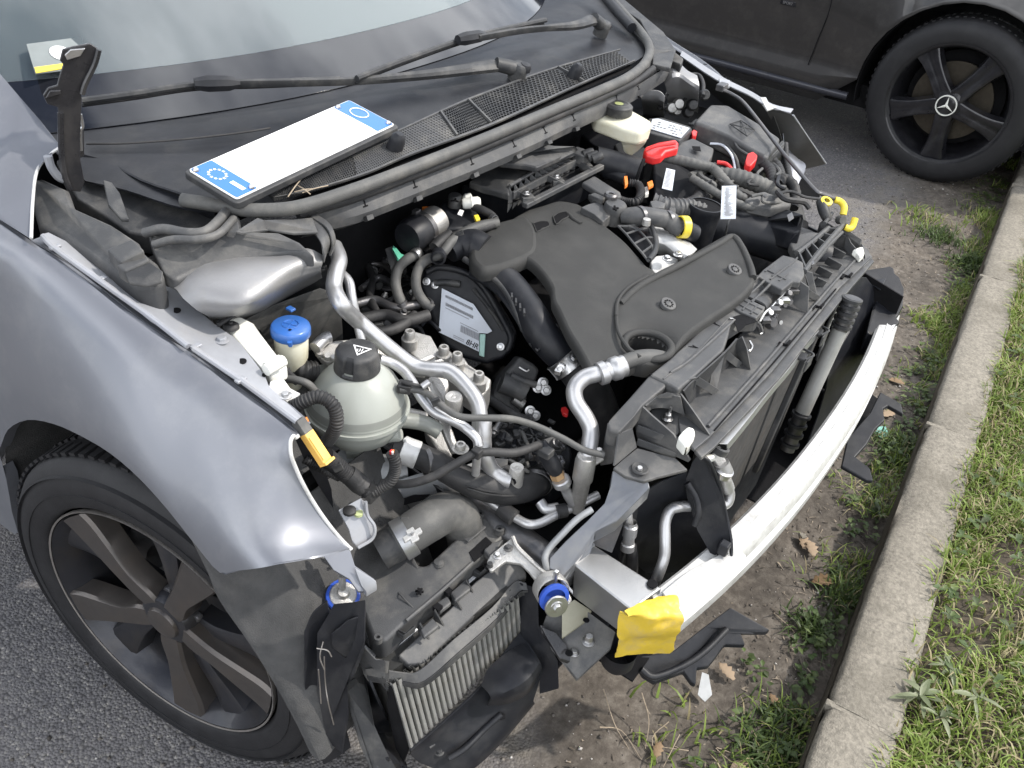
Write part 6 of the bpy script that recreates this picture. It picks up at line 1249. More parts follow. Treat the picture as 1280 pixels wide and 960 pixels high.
# tray in front of the beam
tray = PP([(843, 492), (870, 470), (912, 436), (935, 402), (975, 372), (1000, 345), (1040, 300), (1060, 296), (1086, 312), (1089, 322), (1050, 359), (966, 463), (885, 548), (868, 562), (850, 540)], .693)
slab('carrier_tray', tray, .006, plast_g, fc, .002)
slab('tray_lip', PP([(868, 562), (885, 548), (966, 463), (1050, 359), (1089, 322), (1093, 326), (1056, 369), (974, 473), (893, 559), (877, 572)], .686), .007, plast_g, fc, .002)
tube('tray_ridge', PP([(885, 533), (958, 452), (1040, 356), (1072, 322)], .6945), .003, plast_g, fc, 8)
tube('tray_ridge', PP([(893, 538), (962, 459), (1045, 361)], .6942), .0014, voidm, fc, 6)
for x, y in ((545, 870), (740, 655), (905, 480)):
    b = MB(); c = t1('Y', x, y, .695); b.box(c, (.004, .022, .004), (V(.75, .1, 0), V(-.1, .75, 0), V(0, 0, 1))); b.box(c+V(.009, -.005, 0), (.018, .004, .004)); b.box(c+V(-.009, .004, 0), (.016, .004, .004)); b.build('tray_clip', voidm, fc)
# fins between beam and tray: plates standing across the car
def cfin(name, pts, th=.0035): 
    return slab(name, pts, th, plast_g, fc, .0008, dv=(1, 0, 0))
cfin('carrier_fin', tr('X', [(502, 258, .744), (565, 300, .738), (640, 400, .722), (710, 500, .708), (782, 605, .695), (784, 634, .688), (740, 610, .685), (640, 520, .685), (560, 400, .70)]))
cfin('carrier_fin', tr('X', [(330, 412, .725), (400, 480, .715), (540, 600, .70), (655, 775, .672), (640, 790, .665), (540, 740, .660), (300, 640, .665), (285, 540, .69)]))
sheet('fin_wall', [tr('X', [(350, 405, .725), (430, 345, .73), (500, 330, .733), (590, 345, .732)]), tr('X', [(370, 430, .705), (440, 420, .71), (520, 430, .705), (620, 470, .70)])], plast_g, fc, .003)
slab('fin_gusset', tr('X', [(440, 340, .735), (500, 320, .738), (590, 335, .733), (590, 350, .73), (440, 350, .732)]), .004, plast_g, fc, .001)
sheet('beam_end_scoop', [tr('X', [(565, 270, .742), (620, 235, .744), (690, 215, .744)]), tr('X', [(580, 290, .735), (640, 260, .732), (690, 235, .735)]), tr('X', [(605, 312, .725), (650, 275, .722), (695, 240, .728)])], plast_g, fc, .003)
# box-like truss cells
def cell(a, b_, c, d): slab('truss_web', tr('X', [a, b_, c, d]), .003, plast_g, fc, .0005)
cfin('truss_fin', tr('X', [(865, 60, .742), (885, 50, .742), (850, 180, .715), (825, 322, .694), (780, 300, .694), (800, 180, .72)]), .003)
cfin('truss_fin', tr('X', [(682, 245, .74), (700, 240, .74), (672, 330, .71), (652, 385, .695), (630, 370, .695), (660, 300, .72)]), .003)
cfin('truss_fin', tr('X', [(1000, -50, .745), (1030, 30, .73), (1057, 172, .694), (960, 120, .69), (930, 60, .70), (920, 10, .735)]), .0035)
MB().bar(t1('X', 695, 240, .735), t1('X', 828, 322, .694), .003, .012).build('truss_brace', plast_g, fc, bevel=.0005); MB().bar(t1('X', 880, 60, .735), t1('X', 985, 142, .694), .003, .012).build('truss_brace', plast_g, fc, bevel=.0005)
sheet('beam_front_wall', [tr('X', [(600, 310, .738), (680, 228, .741), (870, 60, .742), (960, -40, .742)]), tr('X', [(640, 400, .694), (720, 310, .694), (870, 170, .694), (1000, 60, .694)])], plast, fc, .003)
# near low platform
slab('lower_platform', tr('X', [(140, 825, .662), (200, 770, .664), (300, 690, .668), (560, 760, .668), (640, 835, .664), (440, 885, .66), (345, 915, .658), (220, 880, .66)]), .006, plast_g, fc, .002)
slab('platform_wall', [t1('X', 180, 600, .702), t1('X', 270, 560, .70), t1('X', 300, 690, .668), t1('X', 150, 815, .662)], .003, plast_g, fc, .0005, dv=(0, 1, 0))
c = t1('X', 318, 833, .664); lathe('locating_hole', [(0, .0), (.006, .0), (.0115, .0025), (.013, .001)], c, plast, fc, n=28); lathe('locating_pin', [(0, .003), (.0035, .003), (.0045, .0)], c+V(0, 0, .0005), steel, fc, n=16)
for y0 in (560, 650): MB().bar(t1('X', 300, y0, .69-.0002*(y0-560)), t1('X', 560, y0+95, .685-.0002*(y0-560)), .003, .012).build('platform_rib', plast_g, fc, bevel=.0005)
slab('upper_platform', tr('X', [(395, 440, .695), (470, 410, .697), (610, 440, .696), (700, 495, .694), (660, 510, .692), (640, 540, .69), (550, 620, .686), (470, 540, .688), (395, 470, .693)]), .004, plast_g, fc, .001)
bolt(t1('X', 502, 498, .694), .0055, fc, h=.009); lathe('bolt_stem', [(0, .02), (.002, .02), (.0025, 0)], t1('X', 510, 492, .694), steel, fc, n=10)
slab('white_block', tr('X', [(570, 620, .70), (600, 580, .705), (640, 545, .71), (685, 560, .71), (692, 600, .705), (650, 680, .695), (620, 680, .695)]), .020, whitep, fc, .004)
slab('block_seat', tr('X', [(540, 610, .684), (650, 520, .687), (700, 520, .688), (740, 600, .686), (700, 690, .682), (640, 700, .682)]), .004, plast, fc, .001)
# bonnet latch
lt = node('bonnet_latch', t1('Y', 420, 740, .71))
lpn = (t1('Y', 330, 770, .72), V(-.45, -.85, .25).normalized())
slab('latch_claw', tr('Y', [(298, 738), (330, 728), (380, 730), (415, 760), (428, 800), (418, 812), (400, 775), (350, 752), (310, 752)], pl=lpn), .005, steel_d, lt, .0012, dv=(.4, .8, 0))
tube('claw_edge', tr('Y', [(378, 728), (412, 755), (426, 800), (410, 812)], pl=(lpn[0]+lpn[1]*.001, lpn[1])), .0018, steel, lt, 8)
slab('latch_ear', tr('Y', [(240, 720), (262, 722), (275, 760), (280, 800), (265, 795), (248, 760)], pl=(t1('Y', 260, 760, .735), lpn[1])), .003, steel, lt, .0008, dv=(.4, .8, 0))
slab('latch_body', tr('Y', [(320, 780), (385, 770), (395, 830), (350, 890), (320, 880), (305, 830)], pl=(lpn[0]-lpn[1]*.02, lpn[1])), .012, plast_d, lt, .002, dv=(.4, .8, 0))
slab('latch_hollow', tr('Y', [(250, 715, .7455), (300, 700, .7455), (370, 715, .7455), (395, 740, .7455), (330, 760, .7455), (290, 800, .7455)]), .001, voidm, lt, 0)
tube('latch_hook', tr('Y', [(350, 850, .705), (365, 880, .70), (355, 905, .70), (340, 905, .70), (328, 885, .70)]), .0022, steel, lt, 8)
b0 = t1('Y', 420, 735, .722); b1 = t1('Y', 590, 560, .726)
MB().bar(b0, b1, .014, .004).build('latch_bar', steel_d, lt, bevel=.001)
for k in range(7):
    p = b0.lerp(b1, k/6.3)+V(0, 0, .004); q = MB(); 
    if k % 2: q.lathe([(0, .012), (.005, .012), (.006, .009), (.006, 0)], p, (-.3, -.6, .6), 14)
    else: q.box(p+V(0, -.006, 0), (.014, .016, .008), (V(.7, .7, 0), V(-.7, .7, 0), V(0, 0, 1)))
    q.build('latch_lever', steel if k in (1, 3, 4) else steel_d, lt, bevel=.001)
tube('latch_spring', tr('Y', [(455, 770, .705), (480, 730, .712), (500, 690, .715)]), .006, steel_d, lt, 10, 6, corr=.004, cd=.3)
lathe('latch_roller', [(0, .01), (.008, .01), (.0085, 0)], t1('Y', 470, 740, .712), steel_d, lt, (-.4, -.7, .3), 18); lathe('latch_roller', [(0, .009), (.004, .009), (.0045, 0)], t1('Y', 512, 740, .705), steel, lt, (-.4, -.7, .3), 14)
for x, y in ((560, 600), (575, 625), (545, 640)): lathe('latch_rivet', [(0, .006), (.005, .006), (.0055, 0)], t1('Y', x, y, .715), steel_d, lt, (-.4, -.7, .3), 14)
tube('latch_strip', tr('Y', [(480, 655, .73), (530, 600, .735), (590, 540, .735)]), .0013, steel, lt, 6); tube('latch_strip', tr('Y', [(410, 740, .73), (440, 690, .735), (470, 665, .735)]), .0018, whitealu, lt, 6)
slab('latch_guard', tr('Y', [(585, 630, .70), (640, 510, .745), (690, 545, .735), (685, 690, .695), (630, 670, .695)]), .003, plast_g, fc, .0008, dv=(1, 0, 0)); slab('guard_fin', tr('Y', [(660, 450, .745), (708, 460, .742), (742, 612, .695), (690, 600, .695), (690, 540, .72)]), .003, plast_g, fc, .0008, dv=(1, 0, 0))
MB().bar(t1('Y', 630, 540, .735), t1('Y', 745, 612, .695), .003, .012).build('guard_brace', plast_g, fc, bevel=.0005)
# far end of the carrier
for p in (((790, 388), (870, 432)), ((738, 440), (815, 480)), ((725, 505), (780, 530)), ((820, 330), (890, 368))):
    a = t1('Y', *p[0], .705); b_ = t1('Y', *p[1], .698); MB().bar(a, b_, .004, .016).build('tray_gusset', plast, fc, bevel=.001)
slab('end_box', tr('Y', [(752, 170, .735), (775, 155, .74), (835, 195, .738), (880, 190, .738), (1000, 272, .72), (985, 300, .715), (930, 260, .72), (860, 230, .725), (820, 215, .73), (755, 205, .73)]), .05, plast, fc, .003)
cfin('end_fin', tr('Y', [(905, 235, .725), (930, 290, .715), (1000, 370, .70), (1005, 430, .685), (960, 410, .685), (890, 320, .70)]))
slab('end_plate', tr('Y', [(990, 285, .72), (1055, 368, .69), (1000, 460, .68), (960, 455, .68), (1010, 400, .69), (1010, 350, .70)]), .01, plast_g, fc, .002)
slab('white_block', tr('Y', [(940, 325, .715), (965, 320, .718), (1000, 308, .718), (1012, 350, .71), (985, 375, .705), (965, 345, .71)]), .014, whitep, fc, .003)
tube('black_arm', tr('Y', [(760, 55, .77), (770, 90, .765), (785, 130, .755), (800, 160, .745)]), [.010, .011, .009], plast, fc, 12); tube('arm_lip', tr('Y', [(780, 180, .75), (822, 122, .75)]), .004, plast_g, fc, 8)
lathe('yellow_eye', [(.006, -.004), (.012, -.002), (.012, .003), (.006, .004)], t1('Y', 790, 55, .775), yel, fc, (-.3, -.3, 1), 20)
# prop rod
pr = node('prop_rod', t1('Q', 860, 400, .84))
tube('rod', [t1('Q', 655, 210, .865), t1('Q', 700, 232, .86), t1('Q', 760, 275, .855), t1('Q', 860, 400, .84), t1('Q', 960, 530, .82), t1('Q', 1110, 705, .785), t1('Q', 1150, 730, .78), t1('Q', 1215, 755, .775)], .0042, steel_d, pr, 10)
tube('yellow_grip', [t1('Y', 840, 45, .775), t1('Y', 870, 55, .773), t1('Y', 892, 85, .768), t1('Y', 886, 130, .755)], .0068, yel, pr, 12)
tube('yellow_hook', [t1('Y', 897, 200, .74), t1('Y', 920, 210, .738), t1('Y', 940, 195, .742), t1('Y', 955, 150, .755)], .0066, yel, pr, 12)
lathe('rod_clip', [(0, .008), (.008, .008), (.009, -.008), (0, -.008)], t1('Y', 875, 160, .748), rubg, pr, (-.5, -.5, .3), 14)
MB().box(t1('Q', 650, 195, .868), (.03, .02, .016)).build('rod_pivot', steel_d, pr, bevel=.003)
# ---- radiator pack
rad = node('radiator_pack', (0, .12, .5))
def RX(x): return .113+.02*(x+.3)*0
def cq(u, z, o=0): xr = .265-.36*(.66-z); return V(-.305+(xr+.305)*u, .124+.008*u+o, z)
slab('condenser_core', [cq(0, .655, .008), cq(1, .655, .008), cq(1, .26, .008), cq(0, .26, .008)], .016, core, rad, 0, dv=(0, 1, 0))
fm = MB()
for k in range(105): z = .648-k*.0037; fm.add([cq(0, z, .002), cq(1, z, .002), cq(1, z-.0012, -.001), cq(0, z-.0012, -.001)], [(0, 1, 2, 3)])
for k in range(140): u = k/140; fm.add([cq(u, .65, .003), cq(u+.0014, .65, .003), cq(u+.0014, .265, .003), cq(u, .265, .003)], [(0, 1, 2, 3)])
fm.build('cooling_fins', mat('core_fin', (.035, .035, .034), .6, .1, 0, .3, 60, dirt=(.06, .052, .045), dirtamt=.6, ds=20, spec=.15), rad, kind='stuff')
tb = [t1('X', 860, 670, .672), t1('X', 1000, 500, .672), t1('X', 1150, 310, .672), t1('X', 1280, 160, .672), t1('Y', 640, 880, .672), t1('Y', 720, 790, .672)]
MB().grid([[p+V(-.003, .004, 0) for p in tb], [p+V(.006, -.006, -.001) for p in tb], [p+V(.006, -.008, -.012) for p in tb]], 3, 1).build('tank_bar', brushed, rad, solid=.002)
slab('orange_stain', tr('X', [(1200, 225, .6728), (1270, 140, .6728), (1290, 150, .6728), (1225, 245, .6728)]), .0015, rust, rad, 0); slab('orange_stain', tr('Y', [(605, 905, .6728), (622, 890, .6728), (640, 915, .6728), (612, 935, .6728)]), .0015, rust, rad, 0)
MB().bar(t1('P', 1002, 449, .645)+V(0, -.004, 0), at(944, 589, y=.112), .016, .010, (0, -1, 0)).build('core_divider', plast, rad, bevel=.002)
tube('core_frame', tr('Y', [(886, 608, .66), (850, 660, .64), (795, 780, .58), (740, 960, .50)]), .004, brushed, rad, 8)
for x, y in ((740, 800), (650, 940)): 
    c = t1('Y', x, y, .668); b = MB(); b.box(c, (.030, .022, .006), (V(.8, .1, 0), V(-.1, .8, 0), V(0, 0, 1))); b.box(c+V(0, -.014, -.008), (.030, .004, .022)); b.build('rubber_bracket', plast, rad, bevel=.002)
    tube('bracket_wire', [c+V(-.012, -.01, .004), c+V(.01, -.016, .006), c+V(.018, .006, .004)], .002, plast, rad, 6)
def rax(p, q, prof, nm, m_): lathe(nm, prof, p.lerp(q, .5), m_, rad, p-q, 28)
q0, q1, q2, q3 = at(1066, 372, y=.095), at(1050, 412, y=.095), at(1003, 515, y=.10), at(984, 562, y=.10)
h_ = (q1-q2).length/2; lathe('receiver_tube', [(0, h_), (.0148, h_), (.0148, -h_), (0, -h_)], q1.lerp(q2, .5), mat('tube_silver', (.30, .30, .285), .5, .1, dirt=(.25, .24, .22), dirtamt=.5), rad, q1-q2, 28)
for a, b_, n_k in ((q0, q1, 5), (q2, q3, 4)):
    hh = (a-b_).length/2; lathe('clamp_sleeve', [(0, hh), (.0145, hh), (.0145, -hh), (0, -hh)], a.lerp(b_, .5), steel_d, rad, a-b_, 24)
    for k in range(n_k): lathe('tube_clamp', [(.0135, .0035), (.0195, .003), (.0195, -.003), (.0135, -.0035)], a.lerp(b_, (k+.3)/n_k), plast, rad, a-b_, 24)
# near fittings on the condenser
slab('condenser_fitting', tr('X', [(810, 690, .655), (850, 670, .66), (890, 695, .655), (890, 760, .64), (915, 800, .63), (850, 820, .63), (800, 760, .64)]), .016, alu, rad, .003)
tube('fitting_pipe', tr('X', [(860, 790, .632), (875, 850, .615), (880, 900, .60), (900, 960, .575)]), [.012, .015, .011, .012], pipe, rad, 16); lathe('fitting_collar', [(.010, -.006), (.016, -.005), (.016, .005), (.010, .006)], t1('X', 870, 850, .617), steel, rad, (.1, -.2, 1), 20); lathe('fitting_collar', [(.010, -.006), (.014, -.005), (.014, .005), (.010, .006)], t1('X', 850, 700, .662), plast, rad, (.3, -.2, 1), 20)
tube('condenser_pipe', tr('K', [(815, 95, .60), (845, 130, .59), (868, 175, .57), (862, 215, .555), (835, 232, .55)]), .0088, pipe, rad, 14)
tube('condenser_pipe', tr('K', [(722, 232, .555), (670, 235, .56), (632, 250, .555), (613, 300, .54), (612, 370, .52), (610, 430, .50), (592, 490, .48), (568, 545, .45)]), .0086, pipe, rad, 16, 7)
lathe('black_tip', [(0, .01), (.006, .01), (.0065, -.01)], t1('K', 780, 45, .645), whitep, rad, (.8, -.4, 0), 12)
tube('crimp_hose', tr('K', [(460, 235, .57), (465, 275, .555), (468, 310, .54)]), .0068, pipe, rad, 12); lathe('crimp', [(.008, -.03), (.011, -.029), (.011, -.018), (.009, -.016), (.009, -.004), (.011, -.002), (.011, .016), (.0085, .018), (.0085, .024)], t1('K', 470, 345, .525), pipe, rad, (.1, .1, 1), 20); tube('black_hose', tr('K', [(474, 385, .50), (480, 430, .48), (480, 500, .44)]), .0095, rub, rad, 14)
# black air guides
slab('air_guide', tr('K', [(745, 22, .665), (760, 30, .66), (795, 62, .65), (830, 150, .60), (855, 250, .56), (878, 370, .525), (876, 450, .505), (865, 445, .505), (800, 435, .50), (740, 330, .53), (700, 200, .57), (692, 130, .60), (720, 60, .645)]), .004, plast_d, car, .001, dv=(1, .2, -.2))
tube('guide_lip', tr('K', [(758, 28, .663), (792, 60, .652), (828, 150, .602), (853, 250, .562), (876, 370, .527), (876, 440, .508)]), .0028, plast_d, car, 8)
tube('guide_ridge', tr('K', [(700, 140, .61), (735, 200, .59), (745, 260, .57), (730, 310, .55)]), .005, plast_d, car, 10); MB().box(t1('K', 848, 400, .525), (.016, .016, .022)).build('guide_tab', plast_d, car, bevel=.003); tube('guide_spring', tr('K', [(850, 392, .53), (862, 400, .53), (868, 430, .52)]), .0014, steel, car, 6)
sheet('air_guide_wall', [tr('K', [(400, 300, .54), (540, 160, .60), (700, 90, .62), (745, 60, .62)]), tr('K', [(410, 400, .47), (560, 350, .47), (680, 300, .50), (800, 300, .52)]), tr('K', [(470, 470, .38), (580, 500, .38), (700, 480, .40), (820, 440, .43)])], plast_d, car, .003)
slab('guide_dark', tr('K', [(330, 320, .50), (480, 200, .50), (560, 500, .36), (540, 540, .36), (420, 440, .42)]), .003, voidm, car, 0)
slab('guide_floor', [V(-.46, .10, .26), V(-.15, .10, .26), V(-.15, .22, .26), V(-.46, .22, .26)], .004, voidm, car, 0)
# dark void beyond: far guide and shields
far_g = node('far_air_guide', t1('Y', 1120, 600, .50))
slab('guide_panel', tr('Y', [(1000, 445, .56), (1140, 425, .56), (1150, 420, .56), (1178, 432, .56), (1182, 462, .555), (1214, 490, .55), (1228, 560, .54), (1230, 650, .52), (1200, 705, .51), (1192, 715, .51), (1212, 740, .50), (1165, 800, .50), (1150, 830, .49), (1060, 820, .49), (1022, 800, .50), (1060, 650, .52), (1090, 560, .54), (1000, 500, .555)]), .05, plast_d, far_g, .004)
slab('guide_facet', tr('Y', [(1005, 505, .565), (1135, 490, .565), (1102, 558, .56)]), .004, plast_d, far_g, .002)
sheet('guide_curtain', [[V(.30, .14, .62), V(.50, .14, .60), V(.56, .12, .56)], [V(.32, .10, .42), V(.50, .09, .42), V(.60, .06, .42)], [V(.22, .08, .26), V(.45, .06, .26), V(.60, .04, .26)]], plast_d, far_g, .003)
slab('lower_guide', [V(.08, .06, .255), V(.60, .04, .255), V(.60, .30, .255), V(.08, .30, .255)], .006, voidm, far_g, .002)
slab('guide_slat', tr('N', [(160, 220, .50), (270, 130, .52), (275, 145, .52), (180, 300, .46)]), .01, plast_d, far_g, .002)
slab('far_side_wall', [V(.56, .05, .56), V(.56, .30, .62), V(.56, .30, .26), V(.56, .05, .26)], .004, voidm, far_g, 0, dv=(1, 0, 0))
us = node('undershield', t1('M', 380, 570, .28))
slab('shield_panel', tr('M', [(205, 575, .26), (310, 560, .27), (400, 490, .28), (470, 438, .29), (580, 500, .27), (570, 506, .268), (498, 506, .26), (512, 542, .25), (455, 540, .25), (430, 575, .25), (410, 600, .25), (378, 605, .25), (375, 652, .24), (362, 645, .24), (340, 615, .24), (260, 645, .235), (228, 625, .24), (212, 600, .25)]), .012, plast_d, us, .003)
tube('shield_lip', tr('M', [(225, 610, .262), (260, 630, .255), (340, 600, .258), (400, 560, .266), (460, 500, .278)]), .006, plast_d, us, 10)
slab('shield_panel', tr('N', [(375, 345, .30), (445, 385, .30), (452, 422, .29), (400, 392, .29), (384, 402, .29), (390, 440, .28), (356, 472, .28), (330, 520, .27), (292, 562, .26), (340, 600, .25), (352, 642, .24), (330, 640, .24), (245, 592, .25), (265, 500, .27), (340, 415, .29)]), .010, plast_d, us, .003)
slab('shield_panel', tr('P', [(960, 535, .24), (1060, 470, .24), (1100, 500, .24), (1050, 560, .24), (985, 600, .235), (940, 600, .24)]), .006, voidm, us, .001)
lathe('tow_eye_socket', [(0, -.01), (.02, -.01), (.026, .0), (.028, .03)], t1('K', 420, 850, .34), plast_d, us, (0, 0, 1), 28)
# ---- bumper beam
bb = node('bumper_beam', (0, .02, .46))
xs2 = np.linspace(-.492, .60, 36)
def bow(x): return .0015+.055*(max(0, abs(x-.09))/.56)**2.2
rows = []
for x in xs2:
    y = bow(x); rows.append([V(x, y+.044, .455), V(x, y+.043, .500), V(x, y+.038, .5045), V(x, y+.010, .503), V(x, y+.003, .500), V(x, y, .494), V(x, y-.0015, .476), V(x, y+.006, .470), V(x, y+.006, .448), V(x, y-.001, .442), V(x, y, .418), V(x, y+.004, .411), V(x, y+.012, .408), V(x, y+.040, .408)])
b = MB(); b.grid(rows, 1, 1); 
o_ = len(b.v); n_ = len(rows[0]); b.f += [tuple(range(n_)), tuple(range(len(rows)*n_-1, (len(rows)-1)*n_-1, -1))]; b.sm += [False, False]
b.build('beam_rail', whitealu, bb, sharp=32)
tube('beam_crease', [V(x, bow(x)+.0225, .5038) for x in xs2[::3]], .0012, whitealu, bb, 6)
for x, z, r_ in ((-.375, .482, .008), (-.345, .459, .0045)): 
    lathe('beam_hole', [(0, .0005), (r_, .0005), (r_, -.002)], V(x, bow(x)-.0008+(.006 if z < .47 else 0), z), voidm, bb, (0, -1, 0), 20)
# thicker bracket foot where the crash box meets the beam
sheet('beam_foot', [tr('K', [(600, 580, .509), (700, 500, .509), (820, 435, .509), (880, 400, .509)]), tr('K', [(650, 650, .507), (760, 570, .508), (860, 480, .508), (930, 430, .508)]), tr('K', [(670, 700, .495), (780, 610, .495), (870, 530, .495), (925, 470, .497)])], whitealu, bb, .0025, 4, 3)
# crash box
cb = node('crash_box', t1('K', 400, 560, .50))
T4 = tr('K', [(245, 462, .528), (325, 385, .528), (600, 560, .515), (480, 650, .512)]); Bq = tr('K', [(240, 592, .455), (418, 728, .44)])
b = MB(); v_ = T4+[Bq[0], Bq[1], T4[1]+V(0, 0, -.08), T4[2]+V(0, 0, -.08)]
b.add(v_, [(0, 1, 2, 3), (0, 3, 5, 4), (4, 5, 7, 6), (0, 4, 6, 1), (3, 2, 7, 5), (1, 6, 7, 2)]); b.build('box_section', brushed, cb, bevel=.003, segs=3)
tube('weld_seam', tr('K', [(325, 355, .535), (322, 385, .532), (260, 440, .531), (230, 480, .525), (205, 520, .515)]), .004, raillit, cb, 10, 8)
lathe('box_hole', [(0, .0006), (.008, .0006), (.008, -.001)], t1('K', 562, 543, .5195), voidm, cb, n=20)
slab('weld_bracket', tr('K', [(230, 600, .445), (415, 735, .42), (395, 800, .40), (260, 925, .36), (190, 835, .375), (110, 735, .40), (150, 640, .43)]), .006, plast_g, cb, .001)
slab('cream_wall', tr('K', [(200, 640, .45), (250, 605, .452), (320, 650, .435), (300, 690, .425), (200, 760, .41)]), .004, mat('zinc_cream', (.33, .32, .25), .5, .3, dirt=(.2, .18, .13), dirtamt=.6), cb, .001)
bolt(t1('K', 305, 775, .412), .0065, cb, h=.014); bolt(t1('K', 248, 820, .39), .005, cb); lathe('box_hole', [(0, .0008), (.005, .0008)], t1('K', 297, 690, .433), voidm, cb, n=14)
slab('side_strap', tr('K', [(110, 700, .42), (165, 740, .41), (215, 780, .40), (240, 840, .38), (215, 860, .37), (180, 815, .385), (120, 740, .41)]), .006, blackmetal, cb, .002)
slab('upright', tr('K', [(402, 88, .655), (545, 130, .65), (552, 160, .645), (485, 225, .63), (420, 290, .605), (335, 335, .575), (325, 375, .55), (205, 515, .525), (150, 480, .53), (150, 440, .54), (215, 370, .56), (300, 290, .585), (370, 220, .61), (395, 150, .64)]), .022, mat('painted_steel', (.14, .148, .165), .38, .5, .2, .12, 30, .05, 200, dirt=(.22, .21, .19), dirtamt=.5), cb, .004, segs=3)
tube('upright_flange', tr('K', [(320, 245, .60), (260, 285, .59), (200, 345, .57), (150, 400, .55), (132, 440, .54), (140, 485, .525)]), .005, raillit, cb, 10)
slab('upright_side', tr('K', [(335, 335, .57), (420, 290, .60), (470, 240, .62), (400, 420, .53), (330, 390, .53)]), .004, steel_d, cb, .001, dv=(0, 1, 0))
MB().box(t1('K', 175, 512, .54), (.006, .006, .022)).build('spacer_pin', steel, cb, bevel=.001)
# ---- yellow wrapped end of the beam
b = MB(); g = random.Random(3)
yr = [tr('K', [(592, 598, .520), (560, 605, .521), (505, 622, .521), (455, 655, .520)]), tr('K', [(650, 590, .519), (600, 628, .522), (540, 655, .522), (468, 672, .519)]), tr('K', [(664, 640, .515), (610, 665, .519), (545, 678, .518), (440, 660, .514)]), tr('K', [(678, 682, .507), (600, 688, .512), (520, 690, .510), (432, 655, .507)]), tr('K', [(668, 730, .480), (590, 740, .480), (510, 742, .480), (424, 720, .480)]), tr('K', [(655, 765, .455), (580, 765, .452), (505, 765, .452), (420, 770, .452)]), tr('K', [(636, 820, .415), (560, 818, .413), (490, 822, .413), (410, 835, .412)])]
b.grid(yr, 6, 6)
for i, v in enumerate(b.v): 
    q = float(vnoise(np.array(v.x*3+9), np.array(v.z*2+v.y+9), 40, 41)-.5)*.006+float(vnoise(np.array(v.x+9), np.array(v.z+9), 160, 42)-.5)*.0022; b.v[i] = v+V(0, -q, q*.5)
tp = b.build('yellow_wrap', tape, None, solid=.0015, off=1, sharp=80); tag(tp, 'creased yellow plastic wrapped over the near end of the white bumper beam', 'plastic wrap')
# ---- intercooler assembly in front of the wheel
ic = node('intercooler', t1('c', 700, 450, .42))
A_ = [t1('c', 400, 500, .445), t1('c', 1005, 85, .475)]; B_ = [t1('c', 490, 812, .285), t1('c', 1018, 265, .36)]
slab('core_back', [A_[0]+V(0, .012, 0), A_[1]+V(0, .012, 0), B_[1]+V(0, .012, 0), B_[0]+V(0, .012, 0)], .04, core, ic, 0, dv=(.2, 1, 0))
NF = 24
for k in range(NF):
    t = (k+.5)/NF; p = A_[0].lerp(A_[1], t); q = B_[0].lerp(B_[1], t); w_ = (A_[1]-A_[0]).normalized(); n_ = w_.cross(q-p).normalized()
    if n_.y > 0: n_ = -n_
    wd = (A_[1]-A_[0]).length/NF*.40
    MB().grid([[p-w_*wd, p-w_*wd*.6+n_*.006, p+w_*wd*.6+n_*.006, p+w_*wd], [q-w_*wd, q-w_*wd*.6+n_*.006, q+w_*wd*.6+n_*.006, q+w_*wd]], 1, 1).build('cooler_tube', fin, ic, solid=.0)
zg = MB()
for k in range(NF):
    t0 = (k)/NF; 
    for j in range(46):
        s0 = j/46; a = A_[0].lerp(A_[1], t0).lerp(B_[0].lerp(B_[1], t0), s0); b2 = A_[0].lerp(A_[1], t0+.5/NF).lerp(B_[0].lerp(B_[1], t0+.5/NF), min(1, s0+.02)); w_ = (A_[1]-A_[0]).normalized()
        c0 = A_[0].lerp(A_[1], (k+.0)/NF).lerp(B_[0].lerp(B_[1], k/NF), s0); hw = w_*((A_[1]-A_[0]).length/NF*.24)
        zg.add([c0-hw+V(0, .002, 0), c0+hw+V(0, .002, 0), c0+hw+V(0, .004, -.0022), c0-hw+V(0, .004, -.0022)], [(0, 1, 2, 3)])
zg.build('cooler_fins', fin, ic, kind='stuff')
slab('cooler_end_tank', tr('c', [(240, 295, .50), (262, 310, .50), (340, 385, .49), (385, 395, .49), (400, 410, .47), (400, 500, .44), (360, 450, .45), (300, 440, .45), (275, 400, .46)]), .03, plast_g, ic, .003)
slab('duct_box', tr('a', [(25, 590, .485), (30, 340, .50), (70, 270, .51), (150, 225, .52), (215, 215, .525), (260, 240, .525), (350, 350, .52), (385, 395, .515), (430, 392, .515), (560, 270, .52), (735, 112, .525), (800, 118, .523), (850, 160, .52), (885, 215, .515), (800, 300, .512), (695, 378, .508), (640, 430, .505), (500, 555, .50), (310, 715, .495), (250, 775, .49), (185, 832, .485), (125, 828, .482), (70, 680, .484)]), .045, plast_g, ic, .008, segs=4)
slab('duct_base', tr('a', [(15, 740, .455), (60, 680, .46), (130, 830, .455), (185, 835, .455), (310, 730, .462), (380, 740, .46), (190, 915, .445), (160, 930, .445), (120, 900, .445)]), .03, plast, ic, .003)
slab('cap_recess', tr('a', [(665, 320, .5135), (765, 232, .518), (800, 265, .517), (740, 340, .512), (700, 375, .5105)]), .001, voidm, ic, 0); slab('cap_block', tr('a', [(750, 305, .52), (800, 265, .524), (870, 240, .52), (820, 330, .518), (790, 350, .516)]), .014, plast_g, ic, .003)
slab('name_pad', tr('a', [(625, 235, .5235), (720, 150, .5265), (768, 175, .5265), (665, 262, .523)]), .003, plast_g, ic, .001)
for x, y, r_ in ((732, 105, .0068), (843, 195, .0068), (150, 815, .0058)): lathe('screw_boss', [(r_*.45, .001), (r_*.45, .004), (r_, .004), (r_, -.006)], t1('a', x, y, .526 if y < 300 else .487), plast_g, ic, n=20); lathe('boss_hole', [(0, .001), (r_*.5, .001)], t1('a', x, y, .528 if y < 300 else .489), voidm, ic, n=14)
